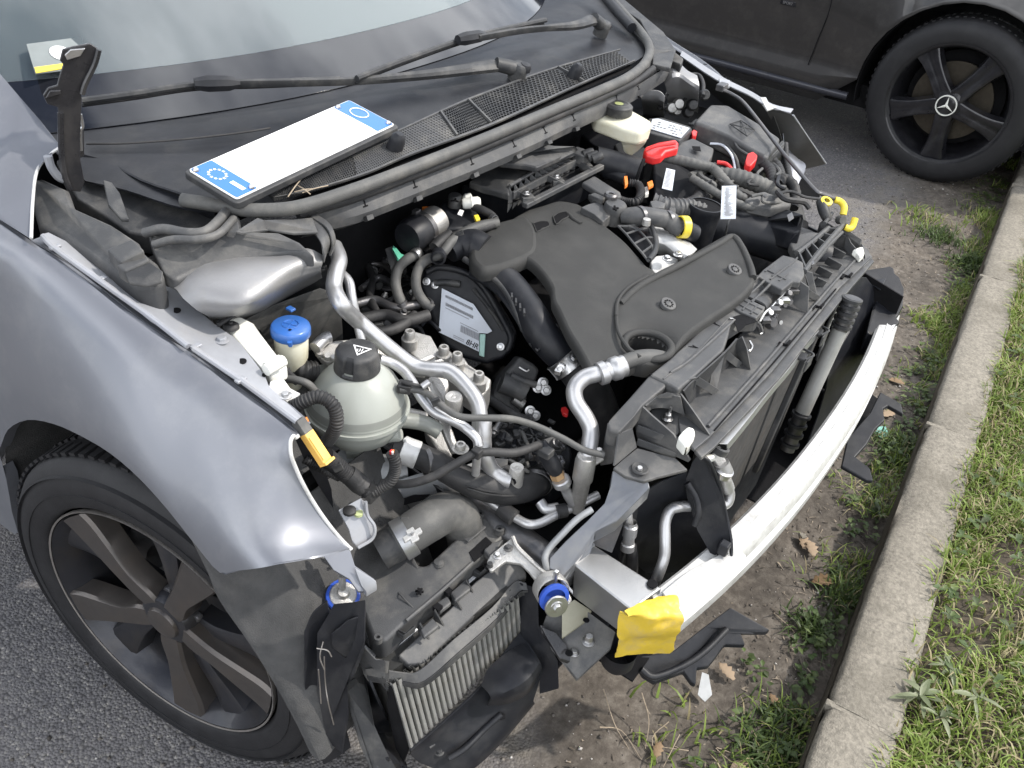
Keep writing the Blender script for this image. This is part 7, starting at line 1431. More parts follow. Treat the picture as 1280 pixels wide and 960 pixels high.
lathe('round_bump', [(0, .006), (.007, .005), (.008, 0)], t1('a', 495, 388, .513), plast_g, ic, n=18)
b = MB(); c = t1('a', 385, 545, .503)
for k in range(6): a = k*math.pi/3; b.bar(c, c+V(math.cos(a), math.sin(a), 0)*.006, .002, .003)
b.lathe([(0, .004), (.003, .004), (.004, 0)], c, (0,0,1), 10); b.build('push_clip', voidm, ic)
tube('duct_rib', tr('a', [(240, 520, .498), (300, 590, .497), (350, 640, .4965)]), .0012, plast_g, ic, 6); tube('duct_rib', tr('a', [(310, 712, .4965), (500, 552, .5015), (690, 380, .509)]), .003, plast_g, ic, 8)
for p in ((140, 285, 200, 245), (180, 300, 195, 240)): MB().bar(t1('a', p[0], p[1], .523), t1('a', p[2], p[3], .525), .003, .002).build('moulded_mark', voidm, ic)
# clips along the duct
for k, (x, y) in enumerate(((285, 770), (715, 420))): slab('side_clip', tr('a', [(x-35, y, .49), (x-15, y-12, .492), (x+20, y+8, .492), (x+70, y-40, .495), (x+80, y-25, .494), (x+10, y+30, .488)]), .012, plast, ic, .002)
slab('alloy_edge', tr('a', [(190, 900, .452), (370, 750, .462), (380, 765, .46), (200, 912, .45)]), .012, brushed, ic, .001); slab('alloy_edge', tr('a', [(662, 478, .478), (720, 430, .482), (725, 455, .48), (668, 502, .476)]), .01, brushed, ic, .001)
slab('alloy_edge', tr('a', [(20, 815, .46), (35, 815, .46), (140, 900, .45), (130, 920, .45)]), .006, brushed, ic, .001)
# upper frame of the cooler
slab('cooler_frame', tr('a', [(262, 908, .462), (390, 790, .470), (560, 640, .478), (700, 490, .484), (790, 420, .488), (880, 370, .488), (965, 385, .485), (995, 430, .48), (1000, 460, .476), (930, 500, .474), (870, 540, .472), (700, 680, .466), (500, 870, .456), (410, 960, .450), (320, 965, .450)]), .012, plast_g, ic, .003)
f1_ = tr('c', [(290, 432, .452), (340, 430, .455), (465, 450, .453), (545, 440, .455), (700, 300, .463), (880, 150, .470), (985, 30, .476), (1045, 30, .476)]); f2_ = tr('c', [(290, 455, .446), (345, 465, .447), (470, 485, .446), (562, 480, .446), (715, 350, .455), (895, 203, .463), (1003, 80, .469), (1050, 62, .469)]); f3_ = tr('c', [(300, 475, .430), (355, 496, .430), (475, 512, .430), (562, 516, .430), (722, 388, .440), (900, 228, .450), (1005, 102, .457), (1048, 86, .457)])
f2_ = [a.lerp(b_, .72)+V(0, -.002, .004) for a, b_ in zip(f1_, f3_)]
sheet('frame_lip', [f1_, f2_], plast_g, ic, .003, 4, 1); sheet('frame_face', [f2_, f3_], plast, ic, .003, 4, 1)
for x, y in ((440, 825), (525, 748), (628, 655), (705, 578)): 
    c = t1('a', x, y, .474); slab('frame_gusset', [c, t1('a', x-55, y-95, .50), t1('a', x-62, y-40, .478)], .0035, plast, ic, .0006, dv=(1, .3, 0))
for q in (((388, 760), (460, 690), (500, 740), (410, 810)), ((475, 610), (545, 565), (570, 610), (500, 665)), ((560, 550), (650, 470), (680, 530), (590, 600))): slab('duct_tongue', tr('a', [(x, y, .492) for x, y in q]), .008, plast_g, ic, .003)
for q in ((490, 640), (545, 545), (780, 400)): MB().box(t1('a', *q, .494), (.010, .010, .008)).build('dark_gap', voidm, ic)
# lower surround of the cooler
sheet('lower_surround', [tr('c', [(495, 815, .290), (640, 690, .31), (830, 510, .34), (930, 370, .36), (1020, 262, .375)]), tr('c', [(500, 835, .275), (650, 720, .295), (850, 540, .325), (1000, 460, .345), (1110, 400, .36)]), tr('c', [(540, 870, .255), (700, 780, .27), (860, 640, .29), (1010, 570, .31), (1105, 470, .33)]), tr('c', [(620, 910, .235), (780, 850, .24), (900, 760, .25), (1020, 640, .27), (1075, 580, .29)]), tr('c', [(640, 980, .21), (780, 910, .215), (920, 780, .225), (1030, 650, .25), (1080, 590, .27)])], plast_d, ic, .004, 4, 4)
sheet('surround_pocket', [tr('c', [(840, 520, .345), (870, 440, .36), (950, 370, .37), (1040, 320, .375)]), tr('c', [(880, 560, .345), (950, 540, .36), (1040, 490, .37), (1100, 410, .372)]), tr('c', [(860, 600, .31), (960, 590, .32), (1050, 540, .33), (1105, 440, .345)])], plast_d, ic, .004, 4, 4)
tube('surround_ridge', tr('c', [(680, 860, .262), (760, 810, .268), (850, 720, .275), (930, 650, .29)]), .005, plast_d, ic, 10)
for p in (((575, 790), (645, 735)), ((590, 805), (655, 755))): tube('surround_slot', tr('c', [(*p[0], .276), (*p[1], .283)]), .003, plast_g, ic, 8)
bolt(t1('c', 636, 828, .262), .005, ic, m_=plast); slab('push_clip', tr('c', [(920, 650, .292), (945, 645, .292), (950, 665, .29), (925, 675, .288)]), .004, voidm, ic, .001)
slab('side_panel', tr('c', [(1015, 30, .478), (1100, 60, .47), (1105, 230, .42), (1195, 400, .36), (1200, 520, .32), (1110, 545, .31), (1110, 400, .355), (1020, 260, .385)]), .006, plast_d, ic, .001)
slab('core_side', tr('c', [(400, 515, .44), (415, 520, .44), (495, 810, .288), (470, 870, .27), (430, 800, .29), (390, 600, .39)]), .006, voidm, ic, .001)
# lamp bracket and curved blade at the front of the arch
lbk = node('lamp_carrier', t1('c', 180, 450, .38))
slab('carrier_plate', tr('c', [(60, 270, .53), (110, 190, .56), (140, 130, .57), (240, 120, .57), (290, 110, .57), (285, 300, .53), (240, 420, .49), (200, 480, .45), (210, 620, .40), (180, 800, .33), (100, 740, .35), (60, 560, .41)]), .02, plast_d, lbk, .004)
sheet('carrier_skin', [tr('c', [(0, 260, .53), (40, 170, .56), (110, 110, .58)]), tr('c', [(0, 420, .47), (60, 330, .49), (130, 260, .52)]), tr('c', [(10, 600, .39), (60, 520, .42), (130, 430, .45)]), tr('c', [(60, 780, .31), (110, 720, .33), (180, 640, .35)]), tr('c', [(90, 880, .25), (150, 850, .26), (220, 800, .28)])], plast_d, lbk, .003, 4, 4)
slab('blade', tr('c', [(190, 515, .43), (285, 455, .375), (300, 540, .42), (330, 700, .37), (400, 850, .31), (450, 930, .28), (330, 940, .27), (260, 780, .255), (215, 620, .39)]), .006, plast_g, lbk, .002)
sheet('blade_lip', [tr('c', [(275, 470, .378), (290, 600, .335), (330, 740, .285), (400, 860, .31), (440, 920, .215)]), tr('c', [(300, 480, .43), (350, 600, .39), (420, 730, .275), (470, 850, .235), (500, 930, .28)])], plast_d, lbk, .004, 3, 2)
MB().box(t1('c', 360, 660, .315), (.008, .006, .003)).build('green_speck', green, lbk)
for pts in ([(90, 310, .52), (75, 380, .50), (95, 440, .48)], [(68, 440, .49), (75, 520, .45), (80, 600, .42)], [(95, 380, .50), (100, 500, .45), (115, 600, .42), (140, 700, .37)], [(60, 340, .51), (110, 350, .51), (130, 380, .50)], [(80, 290, .455), (70, 330, .445)]): tube('scrape_mark', tr('c', [(x, y, z+.006) for x, y, z in pts]), .0009, rimedge, lbk, 5)
slab('carrier_block', tr('c', [(115, 270, .54), (200, 200, .55), (280, 170, .56), (240, 300, .52), (190, 330, .51)]), .03, plast_d, lbk, .005)
c = t1('J', 130, 385, .53); lathe('blue_bush', [(.0185, .004), (.0225, .003), (.0235, -.001), (.0225, -.005)], c, bushb, lbk, (-.2, -.3, 1), 36); lathe('bush_washer', [(0, .016), (.007, .015), (.009, .008), (.017, .006), (.019, .003), (.019, -.002)], c, alu, lbk, (-.2, -.3, 1), 30)
lathe('bush_base', [(.0235, -.004), (.0255, -.008), (.024, -.02)], c, steel_d, lbk, (-.2, -.3, 1), 30, mod=lambda i, th: 1+.03*math.cos(8*th)); tube('bush_pin', [c+V(0, 0, .01), c+V(0, 0, .04)], .005, alu, lbk, 10)
# hose elbow with wide clamp
tube('charge_hose', tr('a', [(255, 265, .55), (330, 215, .56), (430, 150, .565), (530, 95, .56), (600, 110, .545), (640, 190, .51), (650, 270, .47)]), [.027, .029, .030, .031, .031, .030, .028], rubg, car, 30, 7)
hx = (t1('a', 400, 165, .565)-t1('a', 280, 235, .553)).normalized(); c = t1('a', 300, 240, .555)
lathe('hose_clamp', [(.0285, -.010), (.031, -.009), (.0308, .009), (.0285, .010)], c, brushed, car, hx, 40); lathe('duct_neck', [(.026, -.04), (.027, -.012)], c, plast, car, hx, 36)
b = MB(); q = t1('a', 345, 225, .585); b.box(q, (.012, .026, .004), (hx, hx.cross(V(0, 0, 1)), V(0, 0, 1))); b.box(q, (.028, .010, .0045), (hx, hx.cross(V(0, 0, 1)), V(0, 0, 1))); b.build('clamp_cross', whitealu, car, bevel=.001); lathe('clamp_pin', [(0, .003), (.0025, .003), (.003, 0)], q+V(0, 0, .002), steel, car, n=12)
MB().tube(tr('a', [(285, 130, .585), (325, 130, .588)]), .003, 8, 3).build('hose_nib', rubg, car)
# alloy bracket with blue bush
bk = node('bush_bracket', t1('a', 1000, 380, .52))
slab('bracket_arm', tr('a', [(770, 372, .525), (790, 335, .528), (850, 285, .532), (918, 232, .538), (940, 285, .534), (1000, 350, .528), (1100, 440, .52), (1170, 475, .515), (1225, 520, .508), (1258, 590, .495), (1235, 622, .49), (1205, 560, .50), (1120, 500, .508), (1065, 500, .508), (1010, 430, .515), (965, 385, .52), (880, 372, .523), (800, 432, .518), (785, 420, .52)]), .006, alu, bk, .002)
tube('arm_flange', tr('a', [(918, 234, .541), (942, 287, .537), (1002, 350, .531), (1102, 440, .523), (1160, 480, .517)]), .0035, alu, bk, 8)
for x, y in ((830, 345), (893, 300)): bolt(t1('a', x, y, .534), .0045, bk, m_=steel if x < 850 else plast_g)
lathe('arm_screw', [(0, .006), (.004, .006), (.005, 0)], t1('a', 787, 400, .526), plast, bk, n=12)
bc_ = t1('a', 1140, 585, .505); bn = V(-.55, -.75, .25).normalized()
lathe('bush_cup', [(.0235, -.012), (.0250, -.012), (.0255, .004), (.0235, .008)], bc_+V(.008, .006, .006), alu, bk, bn, 40); lathe('blue_bush', [(.0, .006), (.0215, .007), (.0228, .010), (.0222, .013), (.016, .014)], bc_+V(.005, .004, .003), bushb, bk, bn, 40)
lathe('bush_washer', [(0, .0215), (.0165, .0215), (.0175, .020), (.0175, .0185), (0, .0185)], bc_, steel, bk, bn, 36); bolt(bc_+bn*.021, .006, bk, bn)
slab('shield_washer', tr('a', [(1185, 470, .525), (1200, 455, .527), (1225, 500, .52), (1262, 540, .51), (1262, 560, .508), (1240, 530, .512), (1200, 500, .52)]), .003, steel, bk, .0005); tube('cup_pin', tr('a', [(1155, 440, .535), (1160, 470, .525)]), .003, steel, bk, 8)
slab('black_strap', tr('a', [(1080, 740, .43), (1170, 780, .42), (1215, 840, .40), (1260, 920, .38), (1250, 950, .375), (1190, 930, .39), (1110, 800, .42)]), .008, blackmetal, bk, .002)
lathe('strap_hole', [(0, .001), (.006, .001)], t1('a', 1240, 900, .395), voidm, bk, n=14)
# ============================================================ FAR SIDE OF THE BAY
ab = node('air_box', t1('W', 400, 280, .83))
slab('box_lid', tr('W', [(-20, 350, .835), (30, 315, .838), (150, 240, .842), (330, 262, .842), (375, 268, .842), (210, 368, .835), (215, 425, .832), (130, 400, .832), (60, 385, .832)]), .014, plast, ab, .004, segs=3)
slab('box_lid_rear', tr('W', [(150, 238, .870), (260, 180, .874), (380, 128, .877), (470, 145, .877), (575, 152, .875), (592, 172, .85), (500, 207, .868), (370, 268, .866), (310, 255, .867)]), .012, plast, ab, .004, segs=3)
slab('box_base', tr('W', [(-60, 370, .80), (60, 385, .805), (210, 430, .80), (300, 490, .79), (740, 265, .80), (640, 215, .80), (400, 240, .80), (100, 340, .80)]), .06, plast_d, ab, .004)
l1 = [t1('W', 212, 385, .835), t1('W', 500, 205, .842)]; l2 = [t1('W', 232, 432, .818), t1('W', 645, 215, .826)]
tube('comb_rail', [t1('W', 215, 375, .838), t1('W', 360, 290, .841), t1('W', 505, 200, .844)], .003, plast_g, ab, 8); MB().bar(l2[0], l2[1], .005, .014).build('comb_rail', plast_g, ab, bevel=.001)
for k in range(11):
    t = k/10; a = l1[0].lerp(l1[1], t)+V(0, 0, 0); b_ = l2[0].lerp(l2[1], t*.86); MB().prism([a, b_, b_+V(0, 0, -.02), a+V(0, 0, -.05)], .0028, (1, .2, 0)).build('comb_tooth', plast_g, ab, bevel=.0004)
slab('comb_floor', [l1[0]+V(0, 0, -.03), l1[1]+V(0, 0, -.03), l2[1]+V(0, 0, -.014), l2[0]+V(0, 0, -.014)], .002, voidm, ab, 0)
e1 = t1('W', 300, 490, .808); e2 = t1('W', 742, 265, .818); MB().bar(e1, e2, .012, .010).build('box_edge_bar', plast_g, ab, bevel=.002)
for k, t in enumerate((.0, .45, .92)): MB().bar(l2[0].lerp(l2[1], .05+t*.9), e1.lerp(e2, .12+t*.8), .004, .012).build('box_rib', plast_g, ab, bevel=.0008)
for x, y in ((308, 420), (480, 326), (642, 240)):
    c = t1('W', x, y, .823); bolt(c, .0055, ab); slab('screw_seat', [c+V(-.016, -.005, -.003), c+V(.004, -.018, -.003), c+V(.018, .002, -.003), c+V(.0, .014, -.003)], .01, plast_g, ab, .001)
slab('far_lug', tr('W', [(560, 170, .845), (600, 148, .848), (640, 160, .848), (680, 190, .845), (640, 205, .842), (590, 195, .842)]), .02, plast_g, ab, .003)
for k, (x, y) in enumerate(((665, 190), (690, 205), (715, 212))): lathe('vent_nipple', [(0, .012), (.007, .011), (.009, .004), (.009, -.01)], t1('W', x, y, .843), plast, ab, (.6, -.5, .3), 14)
slab('cover_bracket', tr('W', [(625, 355, .812), (700, 315, .815), (770, 360, .815), (850, 410, .812), (855, 435, .81), (800, 448, .81), (730, 420, .81)]), .012, plast_g, car, .004); lathe('bracket_ring', [(.005, .004), (.010, .005), (.013, .002), (.013, -.002)], t1('W', 793, 432, .815), steel_d, car, n=24); slab('cover_bracket', tr('W', [(670, 425, .808), (700, 412, .81), (765, 440, .81), (745, 458, .808)]), .01, plast_g, car, .002)
# dark blue-black tube
tube('air_tube', tr('W', [(700, 225, .82), (780, 245, .815), (880, 275, .81), (955, 300, .806)]), [.026, .0265, .027, .027], plast_d, car, 28); td = (t1('W', 955, 300, .806)-t1('W', 880, 275, .81)).normalized(); lathe('tube_mouth', [(.0265, -.004), (.0285, -.002), (.0285, .002), (.025, .003), (.024, -.004), (0, -.004)], t1('W', 957, 301, .806), voidm, car, td, 32)
tube('tube_plug', tr('W', [(760, 290, .80), (820, 310, .80), (880, 335, .798)]), .014, plast_d, car, 14); slab('orange_clip', tr('W', [(868, 320, .812), (888, 318, .812), (892, 360, .81), (875, 375, .808)]), .008, orange, car, .001)
tube('ribbed_lead', tr('W', [(900, 360, .80), (950, 370, .80), (965, 420, .795), (940, 465, .79), (890, 470, .785), (840, 455, .785)]), .0085, rub, car, 12, 6, corr=.0045, cd=.2)
slab('orange_tag', tr('W', [(1000, 355, .80), (1030, 342, .80), (1038, 370, .80), (1010, 385, .80)]), .006, orange, car, .001); slab('pale_plug', tr('W', [(980, 385, .79), (1008, 375, .79), (1010, 420, .785), (990, 425, .785)]), .008, whitep, car, .001)
tube('ribbed_sleeve', tr('Q', [(300, 775, .79), (380, 800, .785), (480, 805, .78), (560, 830, .775)]), .020, plast_g, car, 16, 5, corr=.010, cd=.12)
slab('pale_connector', tr('Q', [(290, 765, .815), (320, 758, .815), (370, 775, .812), (360, 800, .81), (300, 795, .812)]), .014, plast_g, car, .002); slab('grey_clip', tr('Q', [(385, 795, .81), (420, 795, .81), (420, 870, .79), (390, 870, .79)]), .012, plast_g, car, .002)
# brake fluid reservoir
br = node('fluid_reservoir', t1('Q', 150, 380, .872))
slab('reservoir_body', tr('Q', [(2, 320, .884), (60, 283, .887), (200, 305, .890), (303, 360, .890), (292, 395, .884), (240, 420, .880), (160, 405, .880), (10, 350, .880)]), .030, yellowish, br, .009, segs=4)
slab('reservoir_spout', tr('Q', [(150, 400, .867), (240, 420, .867), (290, 400, .867), (240, 455, .842), (200, 465, .842), (165, 450, .842)]), .03, yellowish, br, .006, segs=3)
c = t1('Q', 132, 300, .898); lathe('reservoir_cap', [(0, .009), (.022, .009), (.025, .008), (.0285, .005), (.0292, -.009), (.028, -.011)], c, plast, br, n=60, mod=lambda i, th: 1-.02*(math.cos(30*th) > 0)*(i >= 3)); lathe('cap_print', [(.0, .0094), (.009, .0094), (.009, .0092)], c, mat('cap_green', (.30, .33, .14), .5), br, n=28); lathe('cap_ring', [(.018, .0093), (.020, .0097), (.0215, .0093)], c, plast_g, br, n=40)
tube('reservoir_seam', tr('Q', [(2, 350, .874), (140, 408, .874), (240, 425, .874), (295, 398, .877)]), .0018, yellowish, br, 6)
# battery
ba = node('battery', t1('Q', 400, 420, .80))
slab('battery_top', tr('Q', [(280, 350, .828), (350, 345, .828), (495, 392, .828), (502, 405, .828), (440, 462, .826), (275, 420, .826)]), .16, plast_g, ba, .004)
slab('battery_label', tr('Q', [(302, 355, .829), (330, 352, .829), (488, 400, .829), (445, 448, .829), (288, 402, .829)]), .0015, paper, ba, 0)
g2 = random.Random(8); b = MB()
for r_ in range(4):
    for k in range(9):
        if g2.random() < .35: continue
        u = .08+k*.1; v = .12+r_*.22; P4 = tr('Q', [(302, 355, .8297), (488, 400, .8297), (445, 448, .8297), (288, 402, .8297)]); f_ = lambda u, v: P4[0].lerp(P4[1], u).lerp(P4[3].lerp(P4[2], u), v); b.add([f_(u, v), f_(u+.06+.03*g2.random(), v), f_(u+.06+.03*g2.random(), v+.08), f_(u, v+.08)], [(0, 1, 2, 3)])
b.build('label_print', inkg, ba)
slab('terminal_cover', tr('Q', [(372, 512, .81), (440, 470, .815), (505, 448, .818), (612, 500, .812), (600, 545, .80), (570, 585, .80), (430, 555, .80)]), .03, plast_g, ba, .004); slab('cover_notch', tr('Q', [(500, 490, .8165), (540, 492, .8165), (545, 515, .8155), (505, 508, .8155)]), .001, voidm, ba, 0)
slab('battery_tray', tr('Q', [(0, 400, .79), (120, 440, .79), (160, 470, .79), (260, 480, .79), (280, 540, .78), (120, 540, .78), (0, 480, .78), (-60, 430, .78)]), .06, plast_d, ba, .006)
for q in (((110, 480), (150, 460), (185, 480), (180, 530), (130, 530)), ((200, 500), (260, 490), (290, 530), (250, 570), (190, 560))): slab('tray_lug', tr('Q', [(x, y, .80) for x, y in q]), .02, plast, ba, .005)
rh = slab('red_lever', tr('Q', [(256, 512, .835), (268, 490, .84), (335, 465, .848), (420, 455, .85), (434, 470, .85), (432, 500, .846), (372, 515, .842), (350, 540, .836), (310, 548, .832), (268, 535, .832)]), .018, redc, ba, .005, segs=3)
tube('lever_ridge', tr('Q', [(268, 510, .8395), (320, 490, .848), (415, 475, .8525)]), .0035, redc, ba, 8)
slab('lever_post', tr('Q', [(305, 560, .80), (350, 530, .81), (400, 545, .81), (560, 640, .79), (600, 700, .77), (540, 760, .75), (430, 785, .74), (310, 720, .76)]), .08, plast_d, ba, .006)
lb2 = slab('side_label', tr('Q', [(372, 600, .808), (416, 611, .806), (401, 713, .78), (350, 700, .783)]), .0012, paper, ba, 0)
b = MB(); P4 = tr('Q', [(372, 600, .809), (416, 611, .807), (401, 713, .781), (350, 700, .784)]); f_ = lambda u, v: P4[0].lerp(P4[1], u).lerp(P4[3].lerp(P4[2], u), v)
for k in range(14): v = .08+.06*k; u0 = .1+.1*g2.random(); b.add([f_(u0, v), f_(.55+.3*g2.random(), v), f_(.55+.3*g2.random(), v+.025), f_(u0, v+.025)], [(0, 1, 2, 3)])
b.build('label_print', inkg, lb2)
# fuse box
fb2 = node('fuse_box', t1('Q', 720, 430, .80))
slab('fuse_lid', tr('Q', [(510, 365, .838), (590, 280, .842), (680, 282, .842), (830, 372, .832), (945, 450, .82), (880, 545, .812), (855, 540, .812), (780, 495, .818), (690, 440, .825), (600, 400, .832)]), .045, plast_g, fb2, .008, segs=3)
slab('fuse_skirt', tr('Q', [(482, 378, .815), (520, 345, .815), (600, 400, .815), (720, 465, .808), (860, 550, .795), (950, 455, .80), (968, 465, .80), (960, 500, .79), (870, 575, .785), (770, 520, .80), (690, 468, .805), (610, 442, .81), (540, 430, .812)]), .06, plast, fb2, .005)
tube('lid_rim', tr('Q', [(485, 380, .82), (600, 415, .824), (700, 462, .815), (740, 510, .81), (860, 560, .795), (955, 480, .80)]), .0035, plast, fb2, 8)
b = MB(); f1 = tr('Q', [(690, 380, .836), (745, 362, .836), (815, 410, .833), (775, 440, .832)])
b.tube(f1+[f1[0]], .0014, 5, 1, straight=True); b.tube([f1[0], f1[2]], .0014, 5, 1); b.tube([f1[1], f1[3]], .0014, 5, 1); b.tube([(f1[0]+f1[3])/2, (f1[1]+f1[2])/2], .0014, 5, 1); b.build('moulded_emblem', plast, fb2)
slab('red_latch', tr('Q', [(497, 418, .822), (508, 405, .824), (528, 415, .824), (522, 438, .82), (503, 438, .82)]), .014, redc, fb2, .002); slab('red_latch', tr('Q', [(768, 560, .812), (778, 525, .82), (805, 515, .822), (830, 535, .82), (822, 560, .812), (795, 590, .805), (770, 580, .808)]), .018, redc, fb2, .003)
# cables
for nm, pts, r_, m_ in (('battery_cable', [(360, 545, .82), (430, 560, .82), (520, 580, .818), (600, 600, .81), (660, 660, .80), (720, 730, .785), (760, 755, .775)], .0105, rubg), ('thick_cable', [(640, 640, .79), (720, 645, .795), (800, 670, .79), (880, 705, .78), (930, 750, .77)], .018, rubg),
  ('cable', [(850, 580, .79), (890, 610, .79), (905, 660, .785), (915, 720, .775)], .0125, rub), ('cable', [(965, 480, .79), (970, 560, .77), (985, 640, .76), (990, 690, .75)], .0075, rub), ('cable', [(930, 680, .77), (960, 655, .775), (1000, 680, .77), (1018, 740, .755), (1005, 800, .74)], .012, rub),
  ('cable', [(880, 560, .775), (920, 590, .77), (940, 650, .765), (930, 700, .76)], .013, rub), ('cable', [(500, 650, .80), (580, 700, .795), (650, 740, .785), (760, 790, .775), (850, 800, .77)], .0085, rubg), ('cable', [(440, 790, .77), (520, 760, .775), (560, 700, .78), (620, 650, .785)], .012, rub),
  ('cable', [(480, 800, .765), (540, 770, .77), (590, 730, .775), (640, 690, .78)], .010, rub), ('white_wire', [(590, 478, .80), (650, 485, .802), (695, 530, .80), (712, 580, .79), (715, 625, .785)], .0028, paper), ('grey_wire', [(600, 470, .80), (665, 478, .803), (715, 540, .80), (735, 600, .79), (745, 640, .785)], .003, rubg), ('red_wire', [(625, 572, .79), (670, 580, .79), (705, 615, .785)], .0045, redc), ('white_wire', [(625, 605, .785), (670, 615, .785), (700, 628, .78)], .003, paper),
  ('brake_line', [(340, 290, .83), (370, 240, .84), (410, 180, .85), (470, 140, .855), (530, 135, .855), (555, 175, .85), (555, 240, .84)], .0048, rub), ('brake_line', [(440, 280, .82), (470, 250, .83), (500, 215, .835), (510, 180, .84), (480, 170, .845), (440, 180, .845)], .0032, rub), ('cable', [(330, 300, .81), (400, 290, .815), (450, 300, .81)], .006, rub)):
    tube(nm, tr('Q', pts), r_, m_, car, 12, 6, corr=.011 if r_ > .007 and 'cable' in nm else 0, cd=.07)
for k, (x, y, z) in enumerate(((430, 280, .82), (500, 285, .82), (395, 300, .81), (560, 235, .835), (420, 310, .80), (480, 320, .80))): lathe('valve_stub', [(0, .014), (.010, .013), (.013, .006), (.013, -.006), (.009, -.012)], t1('Q', x, y, z), (alu, plast)[k % 2], car, (-.6, -.5, .3), 18)
slab('harness_duct', tr('Q', [(762, 755, .79), (830, 720, .795), (862, 714, .795), (925, 742, .79), (1002, 772, .78), (990, 790, .775), (890, 805, .775), (790, 785, .78)]), .02, plast_g, car, .004); lathe('duct_dimple', [(0, .004), (.006, .003), (.008, 0)], t1('Q', 862, 742, .797), plast, car, n=16)
slab('relay_box', tr('Q', [(830, 870, .74), (880, 840, .75), (960, 795, .76), (1045, 832, 0.7900), (1060, 850, .75), (1050, 900, 0.7700), (1030, 920, 0.7600), (980, 910, 0.7600)]), .04, plast_d, car, .008, segs=3); slab('glossy_pad', tr('Q', [(975, 835, 0.7925), (1000, 820, 0.7935), (1010, 850, 0.7905), (985, 868, 0.7885)]), .001, steel_d, car, 0)
slab('duct_scoop', tr('Q', [(790, 830, .745), (860, 860, .74), (900, 880, .735), (960, 905, .73), (880, 900, .72), (800, 870, .725)]), .01, plast_g, car, .003)
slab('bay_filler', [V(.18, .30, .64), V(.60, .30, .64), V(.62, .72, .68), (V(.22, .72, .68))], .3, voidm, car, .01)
tg = slab('paper_tag', tr('Q', [(650, 690, .85), (722, 688, .85), (719, 852, .80), (643, 853, .80)]), .001, paper, car, 0)
b = MB(); P4 = tr('Q', [(650, 690, .851), (722, 688, .851), (719, 852, .801), (643, 853, .801)])
for k in range(26): v = .05+.034*k; u0 = .2+.12*g2.random(); a0 = P4[0].lerp(P4[3], v).lerp(P4[1].lerp(P4[2], v), u0); a1 = P4[0].lerp(P4[3], v).lerp(P4[1].lerp(P4[2], v), .45+.4*g2.random()); dn_ = (P4[3]-P4[0])*.015; b.add([a0, a1, a1+dn_, a0+dn_], [(0, 1, 2, 3)])
b.build('tag_print', inkg, tg)

# ---- small clutter: clamps, ties, wires
for reg, x, y, z, ax_, r_ in (('G', 305, 640, .705, (.2, -.5, -1), .0095), ('G', 445, 640, .705, (.8, -.2, -1), .0092), ('G', 795, 190, .803, (.2, 1, 0), .0082), ('H', 250, 545, .625, (.8, -.4, -.1), .0205), ('H', 800, 655, .56, (.8, .4, 0), .0242), ('I', 560, 203, .795, (1, -.4, 0), .0185), ('I', 700, 222, .79, (1, -.5, 0), .0175)):
    lathe('hose_band', [(r_, -.004), (r_+.0014, -.0035), (r_+.0014, .0035), (r_, .004)], t1(reg, x, y, z), steel_d, car, ax_, 24)
gw = random.Random(12)
for k in range(16):
    x0, y0 = gw.uniform(80, 420), gw.uniform(380, 760); pts = [(x0, y0, .66)]
    for q in range(3): x0 += gw.uniform(10, 90); y0 += gw.uniform(-60, 70); pts.append((x0, y0, .66-.012*q))
    tube('loom_wire', tr('G', pts), gw.choice((.0025, .0035, .005)), gw.choice((rub, plast_d, rubg, plast_d)), car, 7)
for k in range(10):
    x0, y0 = gw.uniform(560, 900), gw.uniform(300, 560); pts = [(x0, y0, .60)]
    for q in range(3): x0 += gw.uniform(-60, 90); y0 += gw.uniform(-30, 60); pts.append((x0, y0, .60-.01*q))
    tube('loom_wire', tr('H', pts), gw.choice((.0025, .0035)), gw.choice((rub, plast_d, rubg)), car, 7)
for k in range(12):
    x0, y0 = gw.uniform(300, 980), gw.uniform(560, 780); pts = [(x0, y0, .80)]
    for q in range(3): x0 += gw.uniform(-50, 90); y0 += gw.uniform(-40, 50); pts.append((x0, y0, .80-.01*q))
    tube('loom_wire', tr('Q', pts), gw.choice((.003, .004, .006)), gw.choice((rub, plast_d, rubg)), car, 7)
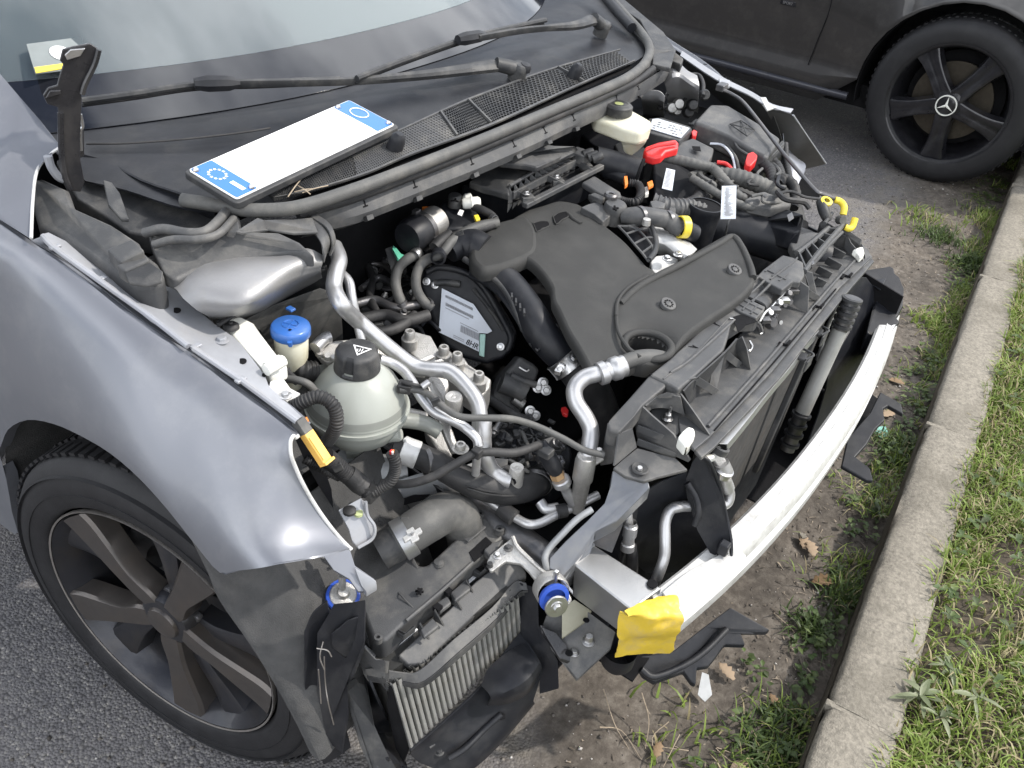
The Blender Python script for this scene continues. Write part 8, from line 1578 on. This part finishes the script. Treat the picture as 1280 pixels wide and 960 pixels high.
for reg, x, y, z in (('d', 690, 560, .735), ('H', 300, 250, .735), ('H', 860, 400, .69), ('V', 330, 555, .69), ('G', 620, 270, .80)): MB().box(t1(reg, x, y, z), (.005, .012, .013), frame((.6, -.5, .3))).build('cable_tie', plast, car, bevel=.001)

for k in range(20):
    x0, y0 = gw.uniform(120, 470), gw.uniform(400, 740); c = t1('G', x0, y0, .70+gw.uniform(-.03, .0)); ax_ = (gw.uniform(-1, 1), gw.uniform(-1, .2), gw.uniform(-.2, 1)); r_ = gw.uniform(.004, .010); mm = gw.choice((plast_g, steel_d, plast, alu, plast_g))
    if k % 3: lathe('engine_fitting', [(0, r_), (r_*.6, r_), (r_*.65, r_*.3), (r_, r_*.2), (r_, -r_*.6), (r_*.7, -r_*.8), (r_*.7, -r_*3)], c, mm, car, ax_, 14)
    else: MB().box(c, (r_*3, r_*1.6, r_*1.2), frame(ax_)).build('engine_bracket', mm, car, bevel=.001)
for k in range(22):
    x0, y0 = gw.uniform(560, 960), gw.uniform(330, 600); c = t1('H', x0, y0, .60+gw.uniform(-.03, .005)); ax_ = (gw.uniform(-1, 1), gw.uniform(-1, .2), gw.uniform(-.2, 1)); r_ = gw.uniform(.004, .009); mm = gw.choice((plast_g, steel_d, plast, plast_g))
    if k % 2: lathe('engine_fitting', [(0, r_), (r_*.6, r_), (r_*.65, r_*.3), (r_, r_*.2), (r_, -r_*.6), (r_*.7, -r_*.8), (r_*.7, -r_*3)], c, mm, car, ax_, 14)
    else: MB().box(c, (r_*3, r_*1.6, r_*1.2), frame(ax_)).build('engine_bracket', mm, car, bevel=.001)
for pts, r_ in (([(90, 560), (180, 500), (260, 540), (330, 640)], .006), ([(60, 640), (170, 620), (280, 660), (400, 640)], .008), ([(100, 720), (220, 700), (330, 730), (450, 700)], .010), ([(120, 420), (150, 500), (140, 600), (180, 700)], .007), ([(40, 380), (100, 420), (200, 430), (260, 470)], .005), ([(380, 700), (300, 760), (200, 790), (90, 780)], .009)):
    tube('rear_hose', tr('G', [(x, y, .70) for x, y in pts]), r_, gw.choice((rubg, rub, steel_d)), car, 12)
